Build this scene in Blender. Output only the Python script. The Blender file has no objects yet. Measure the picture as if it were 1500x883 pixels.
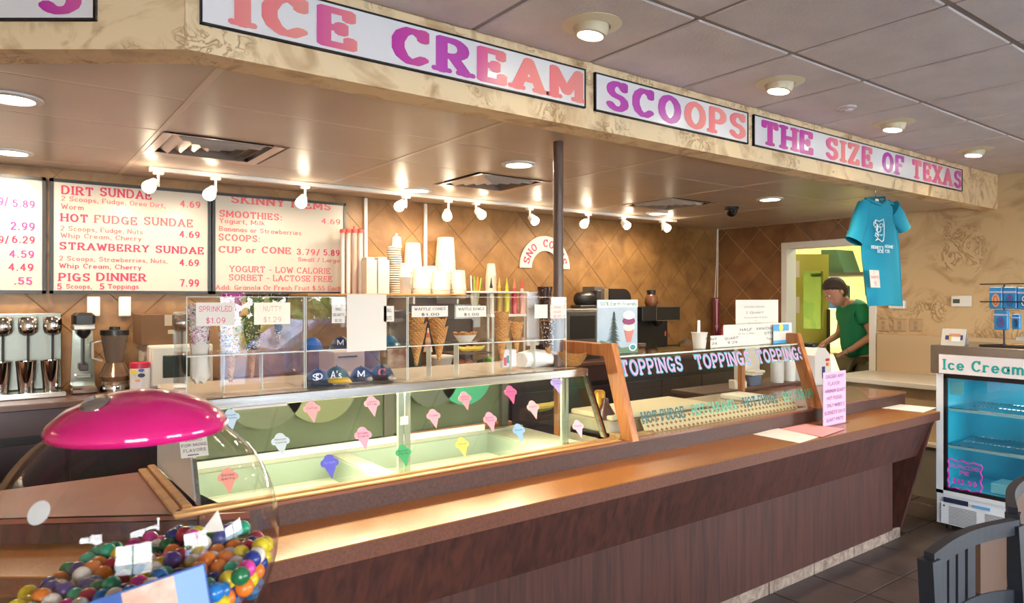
import bpy, bmesh, math, random
from mathutils import Vector, Matrix
random.seed(7)
SC = bpy.context.scene
COL = SC.collection
# ---------------------------------------------------------------- camera
FPX = 1010.0; YAW = math.radians(36.5); CAMZ = 1.63; HOR = 436.0
SN, CS = math.sin(YAW), math.cos(YAW)
cd = bpy.data.cameras.new('camera'); cam = bpy.data.objects.new('camera', cd); COL.objects.link(cam)
cd.sensor_fit = 'HORIZONTAL'; cd.sensor_width = 36; cd.lens = FPX / 1500 * 36
cd.shift_y = -(441.5 - HOR) / 1500; cd.clip_start = .02
cam.location = (0, 0, CAMZ); cam.rotation_euler = (math.radians(90), 0, -YAW)
SC.camera = cam
cd.dof.use_dof = True; cd.dof.focus_distance = 3.2; cd.dof.aperture_fstop = 8.0
# ---------------------------------------------------------------- world / exposure
w = bpy.data.worlds.new('daylight'); SC.world = w; w.use_nodes = True
nt = w.node_tree; bg = nt.nodes['Background']
tc = nt.nodes.new('ShaderNodeTexCoord'); sx = nt.nodes.new('ShaderNodeSeparateXYZ')
cr = nt.nodes.new('ShaderNodeValToRGB'); nt.links.new(tc.outputs['Generated'], sx.inputs[0]); nt.links.new(sx.outputs['Z'], cr.inputs[0])
cr.color_ramp.elements[0].color = (1, .98, .95, 1); cr.color_ramp.elements[1].color = (.55, .75, 1, 1); cr.color_ramp.elements[1].position = .7
nt.links.new(cr.outputs[0], bg.inputs[0]); bg.inputs[1].default_value = 16.0
SC.view_settings.view_transform = 'Standard'; SC.view_settings.look = 'None'
SC.view_settings.gamma = 1; SC.view_settings.use_curve_mapping = False
SC.view_settings.exposure = 1.13
try:
    SC.cycles.use_denoising = True; SC.cycles.max_bounces = 10; SC.cycles.transparent_max_bounces = 24
    SC.cycles.sample_clamp_indirect = 6; SC.cycles.caustics_reflective = False; SC.cycles.caustics_refractive = False
except Exception: pass
# ---------------------------------------------------------------- room numbers
XR = 6.82; YB = 5.105; LC = 2.43; DC = 2.675; XL = -2.6; YF = -3.2
SOFY = 2.26; SOFB = 2.381; CT = .86; LT = .945; BT = 1.07
def dirv(x):
    u = (x - 750) / FPX; return SN + CS * u, CS - SN * u
def PY(x, y, Y):
    a, b = dirv(x); z = Y / b; return Vector((a * z, Y, CAMZ - (y - HOR) / FPX * z))
def PX(x, y, X):
    a, b = dirv(x); z = X / a; return Vector((X, b * z, CAMZ - (y - HOR) / FPX * z))
def PZ(x, y, Z):
    a, b = dirv(x); z = (CAMZ - Z) * FPX / (y - HOR); return Vector((a * z, b * z, Z))
def PP(x, y, p, n):
    a, b = dirv(x); d = Vector((a, b, -(y - HOR) / FPX)); c = Vector((0, 0, CAMZ))
    return c + d * ((Vector(p) - c).dot(n) / d.dot(n))
def PD(x, y, z):
    a, b = dirv(x); return Vector((a * z, b * z, CAMZ - (y - HOR) / FPX * z))
# ---------------------------------------------------------------- materials
def lin(c):
    if isinstance(c, str):
        c = [int(c[i:i + 2], 16) / 255 for i in (0, 2, 4)]
    return tuple((v / 12.92 if v <= .04045 else ((v + .055) / 1.055) ** 2.4) for v in c[:3]) + (1,)
MATS = {}
def M(name, col, rough=.5, metal=0, col2=None, scale=6, stretch=(1, 1, 1), bump=0, bscale=40, coat=0, emit=0, dist=0, lo=.35, hi=.7, vary=0, alpha=1, trans=0, detail=6, spec=.5, sub=0):
    if name in MATS: return MATS[name]
    m = bpy.data.materials.new(name); m.use_nodes = True; MATS[name] = m
    n = m.node_tree; L = n.links.new; b = n.nodes['Principled BSDF']
    b.inputs['Base Color'].default_value = lin(col); b.inputs['Roughness'].default_value = rough
    b.inputs['Metallic'].default_value = metal; b.inputs['Coat Weight'].default_value = coat
    b.inputs['Specular IOR Level'].default_value = spec
    if trans: b.inputs['Transmission Weight'].default_value = trans
    if sub: b.inputs['Subsurface Weight'].default_value = sub; b.inputs['Subsurface Scale'].default_value = .01
    if alpha < 1: b.inputs['Alpha'].default_value = alpha
    if emit:
        b.inputs['Emission Color'].default_value = lin(col); b.inputs['Emission Strength'].default_value = emit
    src = None
    if col2 or bump:
        t = n.nodes.new('ShaderNodeTexCoord'); mp = n.nodes.new('ShaderNodeMapping'); L(t.outputs['Object'], mp.inputs[0])
        mp.inputs['Scale'].default_value = stretch
    if col2:
        no = n.nodes.new('ShaderNodeTexNoise'); L(mp.outputs[0], no.inputs['Vector'])
        no.inputs['Scale'].default_value = scale; no.inputs['Detail'].default_value = detail; no.inputs['Distortion'].default_value = dist
        r = n.nodes.new('ShaderNodeValToRGB'); L(no.outputs[0], r.inputs[0])
        r.color_ramp.elements[0].position = lo; r.color_ramp.elements[1].position = hi
        r.color_ramp.elements[0].color = lin(col); r.color_ramp.elements[1].color = lin(col2); src = r.outputs[0]
    if vary:
        oi = n.nodes.new('ShaderNodeObjectInfo'); mr = n.nodes.new('ShaderNodeMapRange'); L(oi.outputs['Random'], mr.inputs[0])
        mr.inputs[3].default_value = 1 - vary; mr.inputs[4].default_value = 1 + vary
        h = n.nodes.new('ShaderNodeHueSaturation'); L(mr.outputs[0], h.inputs['Value'])
        if src: L(src, h.inputs['Color'])
        else: h.inputs['Color'].default_value = lin(col)
        src = h.outputs[0]
    if src: L(src, b.inputs['Base Color'])
    if src and emit: L(src, b.inputs['Emission Color'])
    if bump:
        nb = n.nodes.new('ShaderNodeTexNoise'); L(mp.outputs[0], nb.inputs['Vector']); nb.inputs['Scale'].default_value = bscale
        nb.inputs['Detail'].default_value = 4; nb.inputs['Distortion'].default_value = dist
        bp = n.nodes.new('ShaderNodeBump'); bp.inputs['Strength'].default_value = bump; bp.inputs['Distance'].default_value = .01
        L(nb.outputs[0], bp.inputs['Height']); L(bp.outputs[0], b.inputs['Normal'])
    return m
def thin_glass(name, tint=(1, 1, 1), f0=.05, rough=0.0, power=5, fmax=.9):
    if name in MATS: return MATS[name]
    m = bpy.data.materials.new(name); m.use_nodes = True; MATS[name] = m; n = m.node_tree; L = n.links.new
    n.nodes.remove(n.nodes['Principled BSDF'])
    out = n.nodes['Material Output']; t = n.nodes.new('ShaderNodeBsdfTransparent'); g = n.nodes.new('ShaderNodeBsdfGlossy')
    g.inputs['Roughness'].default_value = rough; t.inputs[0].default_value = tint + (1,)
    lw = n.nodes.new('ShaderNodeLayerWeight'); lw.inputs[0].default_value = .5
    p = n.nodes.new('ShaderNodeMath'); p.operation = 'POWER'; L(lw.outputs['Facing'], p.inputs[0]); p.inputs[1].default_value = power
    r = n.nodes.new('ShaderNodeMapRange'); L(p.outputs[0], r.inputs[0]); r.inputs[3].default_value = f0; r.inputs[4].default_value = fmax
    x = n.nodes.new('ShaderNodeMixShader'); L(r.outputs[0], x.inputs[0]); L(t.outputs[0], x.inputs[1]); L(g.outputs[0], x.inputs[2]); L(x.outputs[0], out.inputs[0])
    return m
def emitter(name, col, s):
    if name in MATS: return MATS[name]
    m = bpy.data.materials.new(name); m.use_nodes = True; MATS[name] = m; n = m.node_tree
    n.nodes.remove(n.nodes['Principled BSDF']); e = n.nodes.new('ShaderNodeEmission'); e.inputs[0].default_value = lin(col); e.inputs[1].default_value = s
    n.links.new(e.outputs[0], n.nodes['Material Output'].inputs[0]); return m
def plaster(name, c1, c2, sc=3.0, amt=.55):
    m = M(name, c1, rough=.6); n = m.node_tree; L = n.links.new; b = n.nodes['Principled BSDF']
    t = n.nodes.new('ShaderNodeTexCoord')
    a = n.nodes.new('ShaderNodeTexNoise'); a.inputs['Scale'].default_value = sc; a.inputs['Distortion'].default_value = 2.2; a.inputs['Detail'].default_value = 5
    r = n.nodes.new('ShaderNodeValToRGB'); r.color_ramp.elements[0].position = .5; r.color_ramp.elements[1].position = .8
    r.color_ramp.elements[0].color = lin(c1); r.color_ramp.elements[1].color = lin(c2)
    v = n.nodes.new('ShaderNodeTexNoise'); v.inputs['Scale'].default_value = sc * 2.4; v.inputs['Distortion'].default_value = 3.5; v.inputs['Detail'].default_value = 2
    rg = n.nodes.new('ShaderNodeValToRGB'); e = rg.color_ramp.elements
    e[0].position = .5; e[0].color = (0, 0, 0, 1); e[1].position = .56; e[1].color = (1, 1, 1, 1); x = e.new(.62); x.color = (0, 0, 0, 1)
    k = n.nodes.new('ShaderNodeTexNoise'); k.inputs['Scale'].default_value = sc * 1.1
    kr = n.nodes.new('ShaderNodeValToRGB'); kr.color_ramp.elements[0].position = .5; kr.color_ramp.elements[1].position = .62
    mu = n.nodes.new('ShaderNodeMath'); mu.operation = 'MULTIPLY'
    for q in (a, v, k): L(t.outputs['Object'], q.inputs['Vector'])
    L(a.outputs[0], r.inputs[0]); L(v.outputs[0], rg.inputs[0]); L(k.outputs[0], kr.inputs[0]); L(rg.outputs[0], mu.inputs[0]); L(kr.outputs[0], mu.inputs[1])
    mx = n.nodes.new('ShaderNodeMix'); mx.data_type = 'RGBA'
    m2 = n.nodes.new('ShaderNodeMath'); m2.operation = 'MULTIPLY'; m2.inputs[1].default_value = amt; L(mu.outputs[0], m2.inputs[0])
    L(m2.outputs[0], mx.inputs[0]); L(r.outputs[0], mx.inputs[6]); mx.inputs[7].default_value = lin(c2)
    L(mx.outputs[2], b.inputs['Base Color'])
    bp = n.nodes.new('ShaderNodeBump'); bp.inputs['Strength'].default_value = .6; bp.inputs['Distance'].default_value = .012
    L(mu.outputs[0], bp.inputs['Height']); L(bp.outputs[0], b.inputs['Normal'])
    return m
# ---------------------------------------------------------------- mesh builder
class MB:
    def __init__(s): s.v = []; s.f = []; s.M = Matrix(); s.k = 0
    def add(s, vs, fs):
        o = len(s.v); s.v += [s.M @ Vector(p) for p in vs]; s.f += [[i + o for i in f] for f in fs]; return s
    def box(s, x0, x1, y0, y1, z0, z1):
        vs = [(x, y, z) for z in (z0, z1) for y in (y0, y1) for x in (x0, x1)]
        return s.add(vs, [(0, 2, 3, 1), (4, 5, 7, 6), (0, 1, 5, 4), (2, 6, 7, 3), (0, 4, 6, 2), (1, 3, 7, 5)])
    def bbox(s, x0, x1, y0, y1, z0, z1, b=.004):     # bevelled box
        if x0 > x1: x0, x1 = x1, x0
        if y0 > y1: y0, y1 = y1, y0
        rings = []
        for z, i in ((z0, b), (z0 + b, 0), (z1 - b, 0), (z1, b)):
            X0, X1, Y0, Y1 = x0 + i, x1 - i, y0 + i, y1 - i
            rings.append([(X0 + b, Y0, z), (X1 - b, Y0, z), (X1, Y0 + b, z), (X1, Y1 - b, z), (X1 - b, Y1, z), (X0 + b, Y1, z), (X0, Y1 - b, z), (X0, Y0 + b, z)])
        return s.loft(rings, True, True)
    def loft(s, rings, cap0=True, cap1=True, closed=True):
        n = len(rings[0]); vs = [p for r in rings for p in r]; fs = []
        for j in range(len(rings) - 1):
            for i in range(n if closed else n - 1):
                k = (i + 1) % n; fs.append((j * n + i, j * n + k, (j + 1) * n + k, (j + 1) * n + i))
        if cap0: fs.append(tuple(reversed(range(n))))
        if cap1: fs.append(tuple(range((len(rings) - 1) * n, len(rings) * n)))
        return s.add(vs, fs)
    def prism(s, pts, d):          # polygon (3d pts) extruded by vector d
        n = len(pts); d = Vector(d); P = [Vector(p) for p in pts]
        return s.add(P + [p + d for p in P], [tuple(range(n)), tuple(reversed(range(n, 2 * n)))] + [(i, i + n, (i + 1) % n + n, (i + 1) % n) for i in range(n)])
    def lathe(s, c, prof, n=24, cap=(True, True)):
        c = Vector(c); rings = [[(c.x + r * math.cos(2 * math.pi * i / n), c.y + r * math.sin(2 * math.pi * i / n), c.z + z) for i in range(n)] for r, z in prof]
        return s.loft(rings, *cap)
    def rod(s, p0, p1, r0, r1=None, n=10):
        return s.tube([p0, p1], [r0, r0 if r1 is None else r1], n)
    def tube(s, path, r, n=8, caps=True):
        P = [Vector(p) for p in path]; R = r if isinstance(r, (list, tuple)) else [r] * len(P)
        rings = []; up = None
        for i, p in enumerate(P):
            t = (P[min(i + 1, len(P) - 1)] - P[max(i - 1, 0)]).normalized()
            if up is None: up = Vector((0, 0, 1)) if abs(t.z) < .9 else Vector((1, 0, 0))
            a = t.cross(up); 
            if a.length < 1e-4: a = t.orthogonal()
            a.normalize(); b = a.cross(t); up = b
            rings.append([p + (a * math.cos(2 * math.pi * k / n) + b * math.sin(2 * math.pi * k / n)) * R[i] for k in range(n)])
        return s.loft(rings, caps, caps)
    def ball(s, c, r, n=12, sq=(1, 1, 1)):
        c = Vector(c); rings = []
        for j in range(1, n // 2):
            a = math.pi * j / (n // 2) - math.pi / 2
            rings.append([c + Vector((r * sq[0] * math.cos(a) * math.cos(2 * math.pi * i / n), r * sq[1] * math.cos(a) * math.sin(2 * math.pi * i / n), r * sq[2] * math.sin(a))) for i in range(n)])
        vs = [p for q in rings for p in q]; m = len(rings); fs = []
        for j in range(m - 1):
            for i in range(n): fs.append((j * n + i, j * n + (i + 1) % n, (j + 1) * n + (i + 1) % n, (j + 1) * n + i))
        b0 = len(vs); vs += [c - Vector((0, 0, r * sq[2])), c + Vector((0, 0, r * sq[2]))]
        for i in range(n): fs.append((b0, (i + 1) % n, i)); fs.append((b0 + 1, (m - 1) * n + i, (m - 1) * n + (i + 1) % n))
        return s.add(vs, fs)
def wpos(o):
    p = Vector()
    while o is not None: p = p + o.location; o = o.parent
    return p
def mk(name, mb, mat, parent=None, loc=None, smooth=False, label=None, ang=None):
    base = wpos(parent) if parent is not None else Vector()
    loc = Vector(loc) if loc is not None else Vector()
    off = base + loc
    me = bpy.data.meshes.new(name); me.from_pydata([tuple(v - off) for v in mb.v], [], mb.f); me.update()
    bm = bmesh.new(); bm.from_mesh(me); bmesh.ops.recalc_face_normals(bm, faces=bm.faces); bm.to_mesh(me); bm.free()
    if mat: me.materials.append(mat)
    if smooth:
        me.polygons.foreach_set('use_smooth', [True] * len(me.polygons))
        try: me.set_sharp_from_angle(angle=math.radians(ang or 40))
        except Exception: pass
    o = bpy.data.objects.new(name, me); COL.objects.link(o); o.location = loc
    if parent is not None: o.parent = parent
    if label: o['label'] = label
    return o
def flat(name, mb, mat, parent=None, loc=None, label=None):   # keep given winding
    base = wpos(parent) if parent is not None else Vector(); loc = Vector(loc) if loc is not None else Vector(); off = base + loc
    me = bpy.data.meshes.new(name); me.from_pydata([tuple(v - off) for v in mb.v], [], mb.f); me.materials.append(mat)
    o = bpy.data.objects.new(name, me); COL.objects.link(o); o.location = loc
    if parent is not None: o.parent = parent
    if label: o['label'] = label
    return o
def tag(o, label, cat, group=None):
    o['label'] = label; o['category'] = cat
    if group: o['group'] = group
    return o
def thing(name, label, cat, loc, group=None):
    o = bpy.data.objects.new(name, None); COL.objects.link(o); o.location = Vector(loc); o.empty_display_size = .05
    return tag(o, label, cat, group)
def struct(name, mb, mat, parent=None, smooth=False):
    o = mk(name, mb, mat, parent, smooth=smooth); o['kind'] = 'structure'; return o
def solo(name, mb, mat, label, cat, loc, group=None, smooth=False):
    return tag(mk(name, mb, mat, None, loc, smooth), label, cat, group)
def dup(root, loc, label=None, rotz=None):
    r = root.copy(); COL.objects.link(r); r.location = loc
    if label: r['label'] = label
    if rotz is not None: r.rotation_euler.z = rotz
    for ch in list(root.children):
        c = ch.copy(); COL.objects.link(c); c.parent = r
        for g in list(ch.children):
            d = g.copy(); COL.objects.link(d); d.parent = c
    return r
# ---------------------------------------------------------------- stroke lettering
GL = {
'A': (5, "l 0 0 2.5 6 5 0;l 1.1 2 3.9 2;s 0 0;s 5 0"), 'B': (4, "l 0 0 0 6;l 0 6 2 6;l 0 3.1 2 3.1;l 0 0 2 0;a 2 4.55 1.6 1.45 -90 90;a 2 1.55 2 1.55 -90 90"),
'C': (4.4, "a 2.4 3 2.4 3 45 315;l 4.2 6 4.2 4.6"), 'D': (4.6, "l 0 0 0 6;l 0 6 2 6;l 0 0 2 0;a 2 3 2.6 3 -90 90"),
'E': (3.8, "l 0 0 0 6;l 0 6 3.6 6;l 0 3 2.5 3;l 0 0 3.8 0;l 3.6 6 3.6 4.9;l 3.8 0 3.8 1.2;l 2.5 3.6 2.5 2.4"), 'F': (3.6, "l 0 0 0 6;l 0 6 3.6 6;l 0 3 2.4 3;l 3.6 6 3.6 4.8;s 0 0"),
'G': (4.8, "a 2.4 3 2.4 3 45 330;l 2.9 2.6 5 2.6;l 4.4 2.6 4.4 0"), 'H': (4.4, "l 0 0 0 6;l 4.4 0 4.4 6;l 0 3 4.4 3;s 0 0;s 4.4 0;s 0 6;s 4.4 6"),
'I': (0.6, "l .3 0 .3 6;s .3 0;s .3 6"), 'J': (3, "l 3 6 3 1.8;a 1.5 1.8 1.5 1.8 180 360;s 3 6"), 'K': (4.2, "l 0 0 0 6;l 0 2.4 3.8 6;l 1.3 3.4 4.2 0;s 0 0;s 0 6;s 4.2 0;s 3.8 6"),
'L': (3.6, "l 0 6 0 0;l 0 0 3.6 0;l 3.6 0 3.6 1.5;s 0 6"), 'M': (5.6, "l 0 0 0 6 2.8 1.2 5.6 6 5.6 0;s 0 0;s 5.6 0"), 'N': (4.4, "l 0 0 0 6;l 0 6 4.4 0;l 4.4 0 4.4 6;s 0 0;s 4.4 6"),
'O': (5, "a 2.5 3 2.5 3 0 360"), 'P': (4, "l 0 0 0 6;l 0 6 2 6;l 0 2.7 2 2.7;a 2 4.35 2 1.65 -90 90;s 0 0"), 'Q': (5, "a 2.5 3 2.5 3 0 360;l 3 1.5 5 -.5"),
'R': (4.4, "l 0 0 0 6;l 0 6 2 6;l 0 2.9 2 2.9;a 2 4.45 1.9 1.55 -90 90;l 2 2.9 4.3 0;s 0 0;s 4.3 0"), 'S': (4, "a 2 4.5 1.8 1.5 20 270;a 2 1.5 2 1.5 -160 90;l 3.8 6 3.8 4.8"),
'T': (4.4, "l 2.2 0 2.2 6;l 0 6 4.4 6;l 0 6 0 4.9;l 4.4 6 4.4 4.9;s 2.2 0"), 'U': (4.2, "l 0 6 0 2;a 2.1 2 2.1 2 180 360;l 4.2 2 4.2 6;s 0 6;s 4.2 6"),
'V': (4.6, "l 0 6 2.3 0 4.6 6;s 0 6;s 4.6 6"), 'W': (6.4, "l 0 6 1.6 0 3.2 5 4.8 0 6.4 6;s 0 6;s 6.4 6"), 'X': (4.4, "l 0 0 4.4 6;l 0 6 4.4 0;s 0 0;s 4.4 0;s 0 6;s 4.4 6"),
'Y': (4.4, "l 0 6 2.2 3 4.4 6;l 2.2 3 2.2 0;s 2.2 0;s 0 6;s 4.4 6"), 'Z': (4, "l 0 6 4 6 0 0 4 0;l 0 6 0 5;l 4 0 4 1"),
'0': (3.8, "a 1.9 3 1.9 3 0 360"), '1': (1.6, "l 1.4 0 1.4 6 0 4.8;s 1.4 0"), '2': (3.6, "a 1.8 4.3 1.7 1.7 -30 170;l 3.2 3.4 0 0 3.6 0"), '3': (3.6, "a 1.7 4.5 1.6 1.5 -90 160;a 1.7 1.5 1.9 1.5 -160 90"),
'4': (4, "l 2.9 0 2.9 6 0 1.8 4 1.8"), '5': (3.6, "l 3.4 6 .6 6 .3 3.4;a 1.7 1.9 1.9 1.9 -150 130"), '6': (3.8, "a 1.9 1.9 1.8 1.9 0 360;a 2.6 2.6 2.5 3.4 90 195"),
'7': (3.6, "l 0 6 3.6 6 1.2 0"), '8': (3.8, "a 1.9 4.5 1.5 1.5 0 360;a 1.9 1.5 1.9 1.5 0 360"), '9': (3.8, "a 1.9 4.1 1.8 1.9 0 360;a 1.2 3.4 2.5 3.4 -90 15"),
'.': (.6, "l .3 0 .3 .2"), ',': (.6, "l .4 .2 .1 -1"), '/': (2.6, "l 0 -.5 2.6 6.5"), '-': (2, "l 0 2.6 2 2.6"), ':': (.6, "l .3 .3 .3 .5;l .3 3.3 .3 3.5"), "'": (.6, "l .3 6.2 .2 4.8"),
'$': (3.8, "a 1.9 4.3 1.7 1.3 20 270;a 1.9 1.7 1.9 1.3 -160 90;l 1.9 -.8 1.9 6.8"), '%': (4.4, "a 1 4.8 1 1.2 0 360;a 3.4 1.2 1 1.2 0 360;l .4 0 4 6"), '*': (1.2, "l .6 2.9 .6 3.1"), '?': (3.4, "a 1.7 4.4 1.6 1.6 -60 180;l 2.4 3 1.7 1.8;l 1.7 .2 1.7 .3"),
'a': (3.4, "a 1.7 1.9 1.7 1.9 0 360;l 3.4 3.8 3.4 0"), 'b': (3.4, "l 0 6 0 0;a 1.7 1.9 1.7 1.9 0 360"), 'c': (3, "a 1.7 1.9 1.7 1.9 45 315"), 'd': (3.4, "l 3.4 6 3.4 0;a 1.7 1.9 1.7 1.9 0 360"),
'e': (3.4, "a 1.7 1.9 1.7 1.9 0 315;l 0 1.9 3.4 1.9"), 'f': (2.2, "l .9 0 .9 4.8;a 2 4.8 1.1 1.2 80 180;l 0 3.7 2.2 3.7;s .9 0"), 'g': (3.4, "a 1.7 1.9 1.7 1.9 0 360;l 3.4 3.8 3.4 -.6;a 1.7 -.6 1.7 1.3 200 360"),
'h': (3.4, "l 0 6 0 0;a 1.7 2.2 1.7 1.6 0 180;l 3.4 2.2 3.4 0;s 0 0;s 3.4 0"), 'i': (.6, "l .3 3.8 .3 0;l .3 5.4 .3 5.6;s .3 0"), 'k': (3.2, "l 0 6 0 0;l 0 1.4 2.8 3.8;l 1 2.2 3.2 0"), 'l': (.6, "l .3 6 .3 0;s .3 0"),
'm': (5.4, "l 0 3.8 0 0;a 1.35 2.4 1.35 1.4 0 180;l 2.7 2.4 2.7 0;a 4.05 2.4 1.35 1.4 0 180;l 5.4 2.4 5.4 0"), 'n': (3.2, "l 0 3.8 0 0;a 1.6 2.3 1.6 1.5 0 180;l 3.2 2.3 3.2 0;s 0 0;s 3.2 0"),
'o': (3.4, "a 1.7 1.9 1.7 1.9 0 360"), 'p': (3.4, "l 0 3.8 0 -2;a 1.7 1.9 1.7 1.9 0 360;s 0 -2"), 'r': (2.4, "l 0 3.8 0 0;a 1.5 2.3 1.5 1.5 50 180;s 0 0"), 's': (2.8, "a 1.4 2.85 1.3 .95 20 270;a 1.4 .95 1.4 .95 -160 90"),
't': (2.2, "l .9 5.2 .9 1;a 1.9 1 1 1 180 290;l 0 3.8 2.2 3.8"), 'u': (3.2, "l 0 3.8 0 1.5;a 1.6 1.5 1.6 1.5 180 360;l 3.2 3.8 3.2 0"), 'v': (3, "l 0 3.8 1.5 0 3 3.8"), 'w': (4.6, "l 0 3.8 1.15 0 2.3 3.4 3.45 0 4.6 3.8"),
'y': (3.2, "l 0 3.8 1.6 0;l 3.2 3.8 .8 -2"), 'x': (3, "l 0 0 3 3.8;l 0 3.8 3 0"), 'z': (2.8, "l 0 3.8 2.8 3.8 0 0 2.8 0"), 'j': (1, "l 1 3.8 1 -1;l 1 -1 0 -1.8;l 1 5.4 1 5.6"), 'q': (3.4, "a 1.7 1.9 1.7 1.9 0 360;l 3.4 3.8 3.4 -2"),
}
def hull(P):
    P = sorted(set(P)); 
    def half(Q):
        o = []
        for p in Q:
            while len(o) > 1 and (o[-1][0] - o[-2][0]) * (p[1] - o[-2][1]) - (o[-1][1] - o[-2][1]) * (p[0] - o[-2][0]) <= 0: o.pop()
            o.append(p)
        return o[:-1]
    return half(P) + half(P[::-1])
STY = {'slab': (.78, .5, 1.25, 2.6), 'fat': (1.12, .64, 1.6, 3.0), 'serif': (.6, .38, 1.05, 2.2), 'out': (1.05, .85, 1.35, 2.6), 'hand': (.42, .42, 0, 2.0), 'bold': (.5, .42, 0, 1.9), 'sans': (.32, .28, 0, 1.7)}
def glyph(ch, style):
    A, B, S, gap = STY[style]
    w, spec = GL[ch]; out = []
    pen = [(A * math.cos(math.pi * k / 4 + .39), B * math.sin(math.pi * k / 4 + .39)) for k in range(8)]
    def seg(x0, y0, x1, y1, a=1, b=1):
        out.append(hull([(round(x0 + p * a, 4), round(y0 + q * b, 4)) for p, q in pen] + [(round(x1 + p * a, 4), round(y1 + q * b, 4)) for p, q in pen]))
    for st in spec.split(';'):
        t = st.split(); v = [float(q) for q in t[1:]]
        if t[0] == 'l':
            for i in range(0, len(v) - 2, 2): seg(*v[i:i + 4])
        elif t[0] == 'a':
            n = max(3, int(abs(v[5] - v[4]) / 30))
            pt = [(v[0] + v[2] * math.cos(math.radians(v[4] + (v[5] - v[4]) * i / n)), v[1] + v[3] * math.sin(math.radians(v[4] + (v[5] - v[4]) * i / n))) for i in range(n + 1)]
            for i in range(n): seg(*pt[i], *pt[i + 1])
        elif t[0] == 's' and S: seg(v[0] - S * .8, v[1], v[0] + S * .8, v[1], .5, .8)
    return w, gap, out
def layout(s, style):
    x = 0; L = []
    for ch in s:
        if ch == ' ': x += 3.4; continue
        w, gap, polys = glyph(ch, style); L.append((x, polys)); x += w + gap
    return L, x - STY[style][3]
def text(mb, s, fr, x, y, h, w=None, style='slab', align='l', lift=.0012):
    """fr=(origin, ex, ey); baseline left at x,y ; cap height h ; fitted to width w"""
    o, ex, ey = fr; n = ex.cross(ey).normalized(); L, W = layout(s, style)
    A, B = STY[style][:2]
    sy = h / (6 + 2 * B); sxx = (w / (W + 2 * A)) if w else sy
    if align == 'c': x -= (W + 2 * A) * sxx / 2
    if align == 'r': x -= (W + 2 * A) * sxx
    for gx, polys in L:
        for P in polys:
            mb.k += 1; zz = lift + (mb.k % 12) * 2.5e-5
            mb.add([o + ex * (x + (gx + A + p) * sxx) + ey * (y + (B + q) * sy) + n * zz for p, q in P], [list(range(len(P)))])
    return mb
def frameY(Y): return (Vector((0, Y, 0)), Vector((1, 0, 0)), Vector((0, 0, 1)))
def frameX(X): return (Vector((X, 0, 0)), Vector((0, -1, 0)), Vector((0, 0, 1)))
def onf(fr, x, y, d=0): return fr[0] + fr[1] * x + fr[2] * y + fr[1].cross(fr[2]) * d
def slab(mb, fr, pts, t):   # polygon in frame coords, thickness t out of plane
    n = fr[1].cross(fr[2]).normalized(); return mb.prism([onf(fr, a, b) for a, b in pts], n * t)
def rect(mb, fr, x0, x1, y0, y1, t, d=0):
    n = fr[1].cross(fr[2]).normalized(); f2 = (fr[0] + n * d, fr[1], fr[2])
    return slab(mb, f2, [(x0, y0), (x1, y0), (x1, y1), (x0, y1)], t)
def light(kind, name, loc, energy, col, size=.05, rot=None, spot=None, blend=.5, parent=None, sy=None):
    l = bpy.data.lights.new(name, kind); l.energy = energy; l.color = col
    if kind == 'AREA':
        l.shape = 'RECTANGLE' if sy else 'DISK'; l.size = size
        if sy: l.size_y = sy
    else: l.shadow_soft_size = size
    if kind == 'SPOT': l.spot_size = math.radians(spot); l.spot_blend = blend
    o = bpy.data.objects.new(name, l); COL.objects.link(o); o.location = loc
    if rot is not None: o.rotation_euler = rot
    return o
def aim(o, target):
    d = Vector(target) - o.location; o.rotation_euler = d.to_track_quat('-Z', 'Y').to_euler()
# ================================================================ MATERIALS
m_fascia = plaster('fascia plaster', 'f0d2a6', 'a87640', 4.0, .5)
m_plast = plaster('wall plaster', 'd2b488', '946c40', 2.2, .6)
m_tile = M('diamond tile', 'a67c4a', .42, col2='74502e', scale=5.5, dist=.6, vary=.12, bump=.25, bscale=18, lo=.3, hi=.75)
m_grout = M('grout', '8a6840', .8)
m_ceil = M('ceiling tile', 'd8cac6', .9, col2='cdbfbc', scale=5, bump=.5, bscale=120)
m_ceil2 = M('vinyl ceiling tile', 'ccb9a6', .33, col2='c2ae9c', scale=2, bump=.03, bscale=60)
m_bar = M('grid bar', '8c8280', .5); m_bar2 = M('grid bar light', 'dfcdba', .35)
m_white = M('white paint', 'e6e2da', .5); m_wpl = M('white plastic', 'eceae4', .35); m_paper = M('paper', 'd2cdc4', .7)
m_black = M('black plastic', '1c1b1c', .35); m_dark = M('dark metal', '3a3230', .45)
m_steel = M('steel', 'b8b4ac', .22, metal=1, col2='a09a92', scale=3, stretch=(1, 1, 30)); m_chrome = M('chrome', 'e0e0e0', .07, metal=1)
m_panel = M('walnut panel', '50291f', .58, col2='311814', scale=3.2, stretch=(9, 9, .55), dist=.8, detail=8, bump=.05, bscale=10)
m_top = M('copper laminate', 'a4641e', .32, col2='824a16', scale=160, coat=.3, lo=.3, hi=.75)
m_edge = M('laminate edge', '6e3e28', .5, col2='522e20', scale=120, lo=.3, hi=.75)
m_ledge = M('ledge laminate', '52342a', .5, col2='3a2420', scale=90, lo=.3, hi=.75)
m_oak = M('oak', 'b87844', .4, col2='94562a', scale=3, stretch=(14, 14, 1.2), dist=.5)
m_oakx = M('oak strip', 'b8884e', .4, col2='946432', scale=3, stretch=(1.2, 20, 20), dist=.5)
m_floor = M('floor tile', '4e403c', .4, col2='3c302e', scale=5, vary=.12, bump=.1, bscale=20)
m_base = M('base tile', 'a49284', .5, col2='6c5a50', scale=14, vary=.16, dist=1.5)
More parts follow.
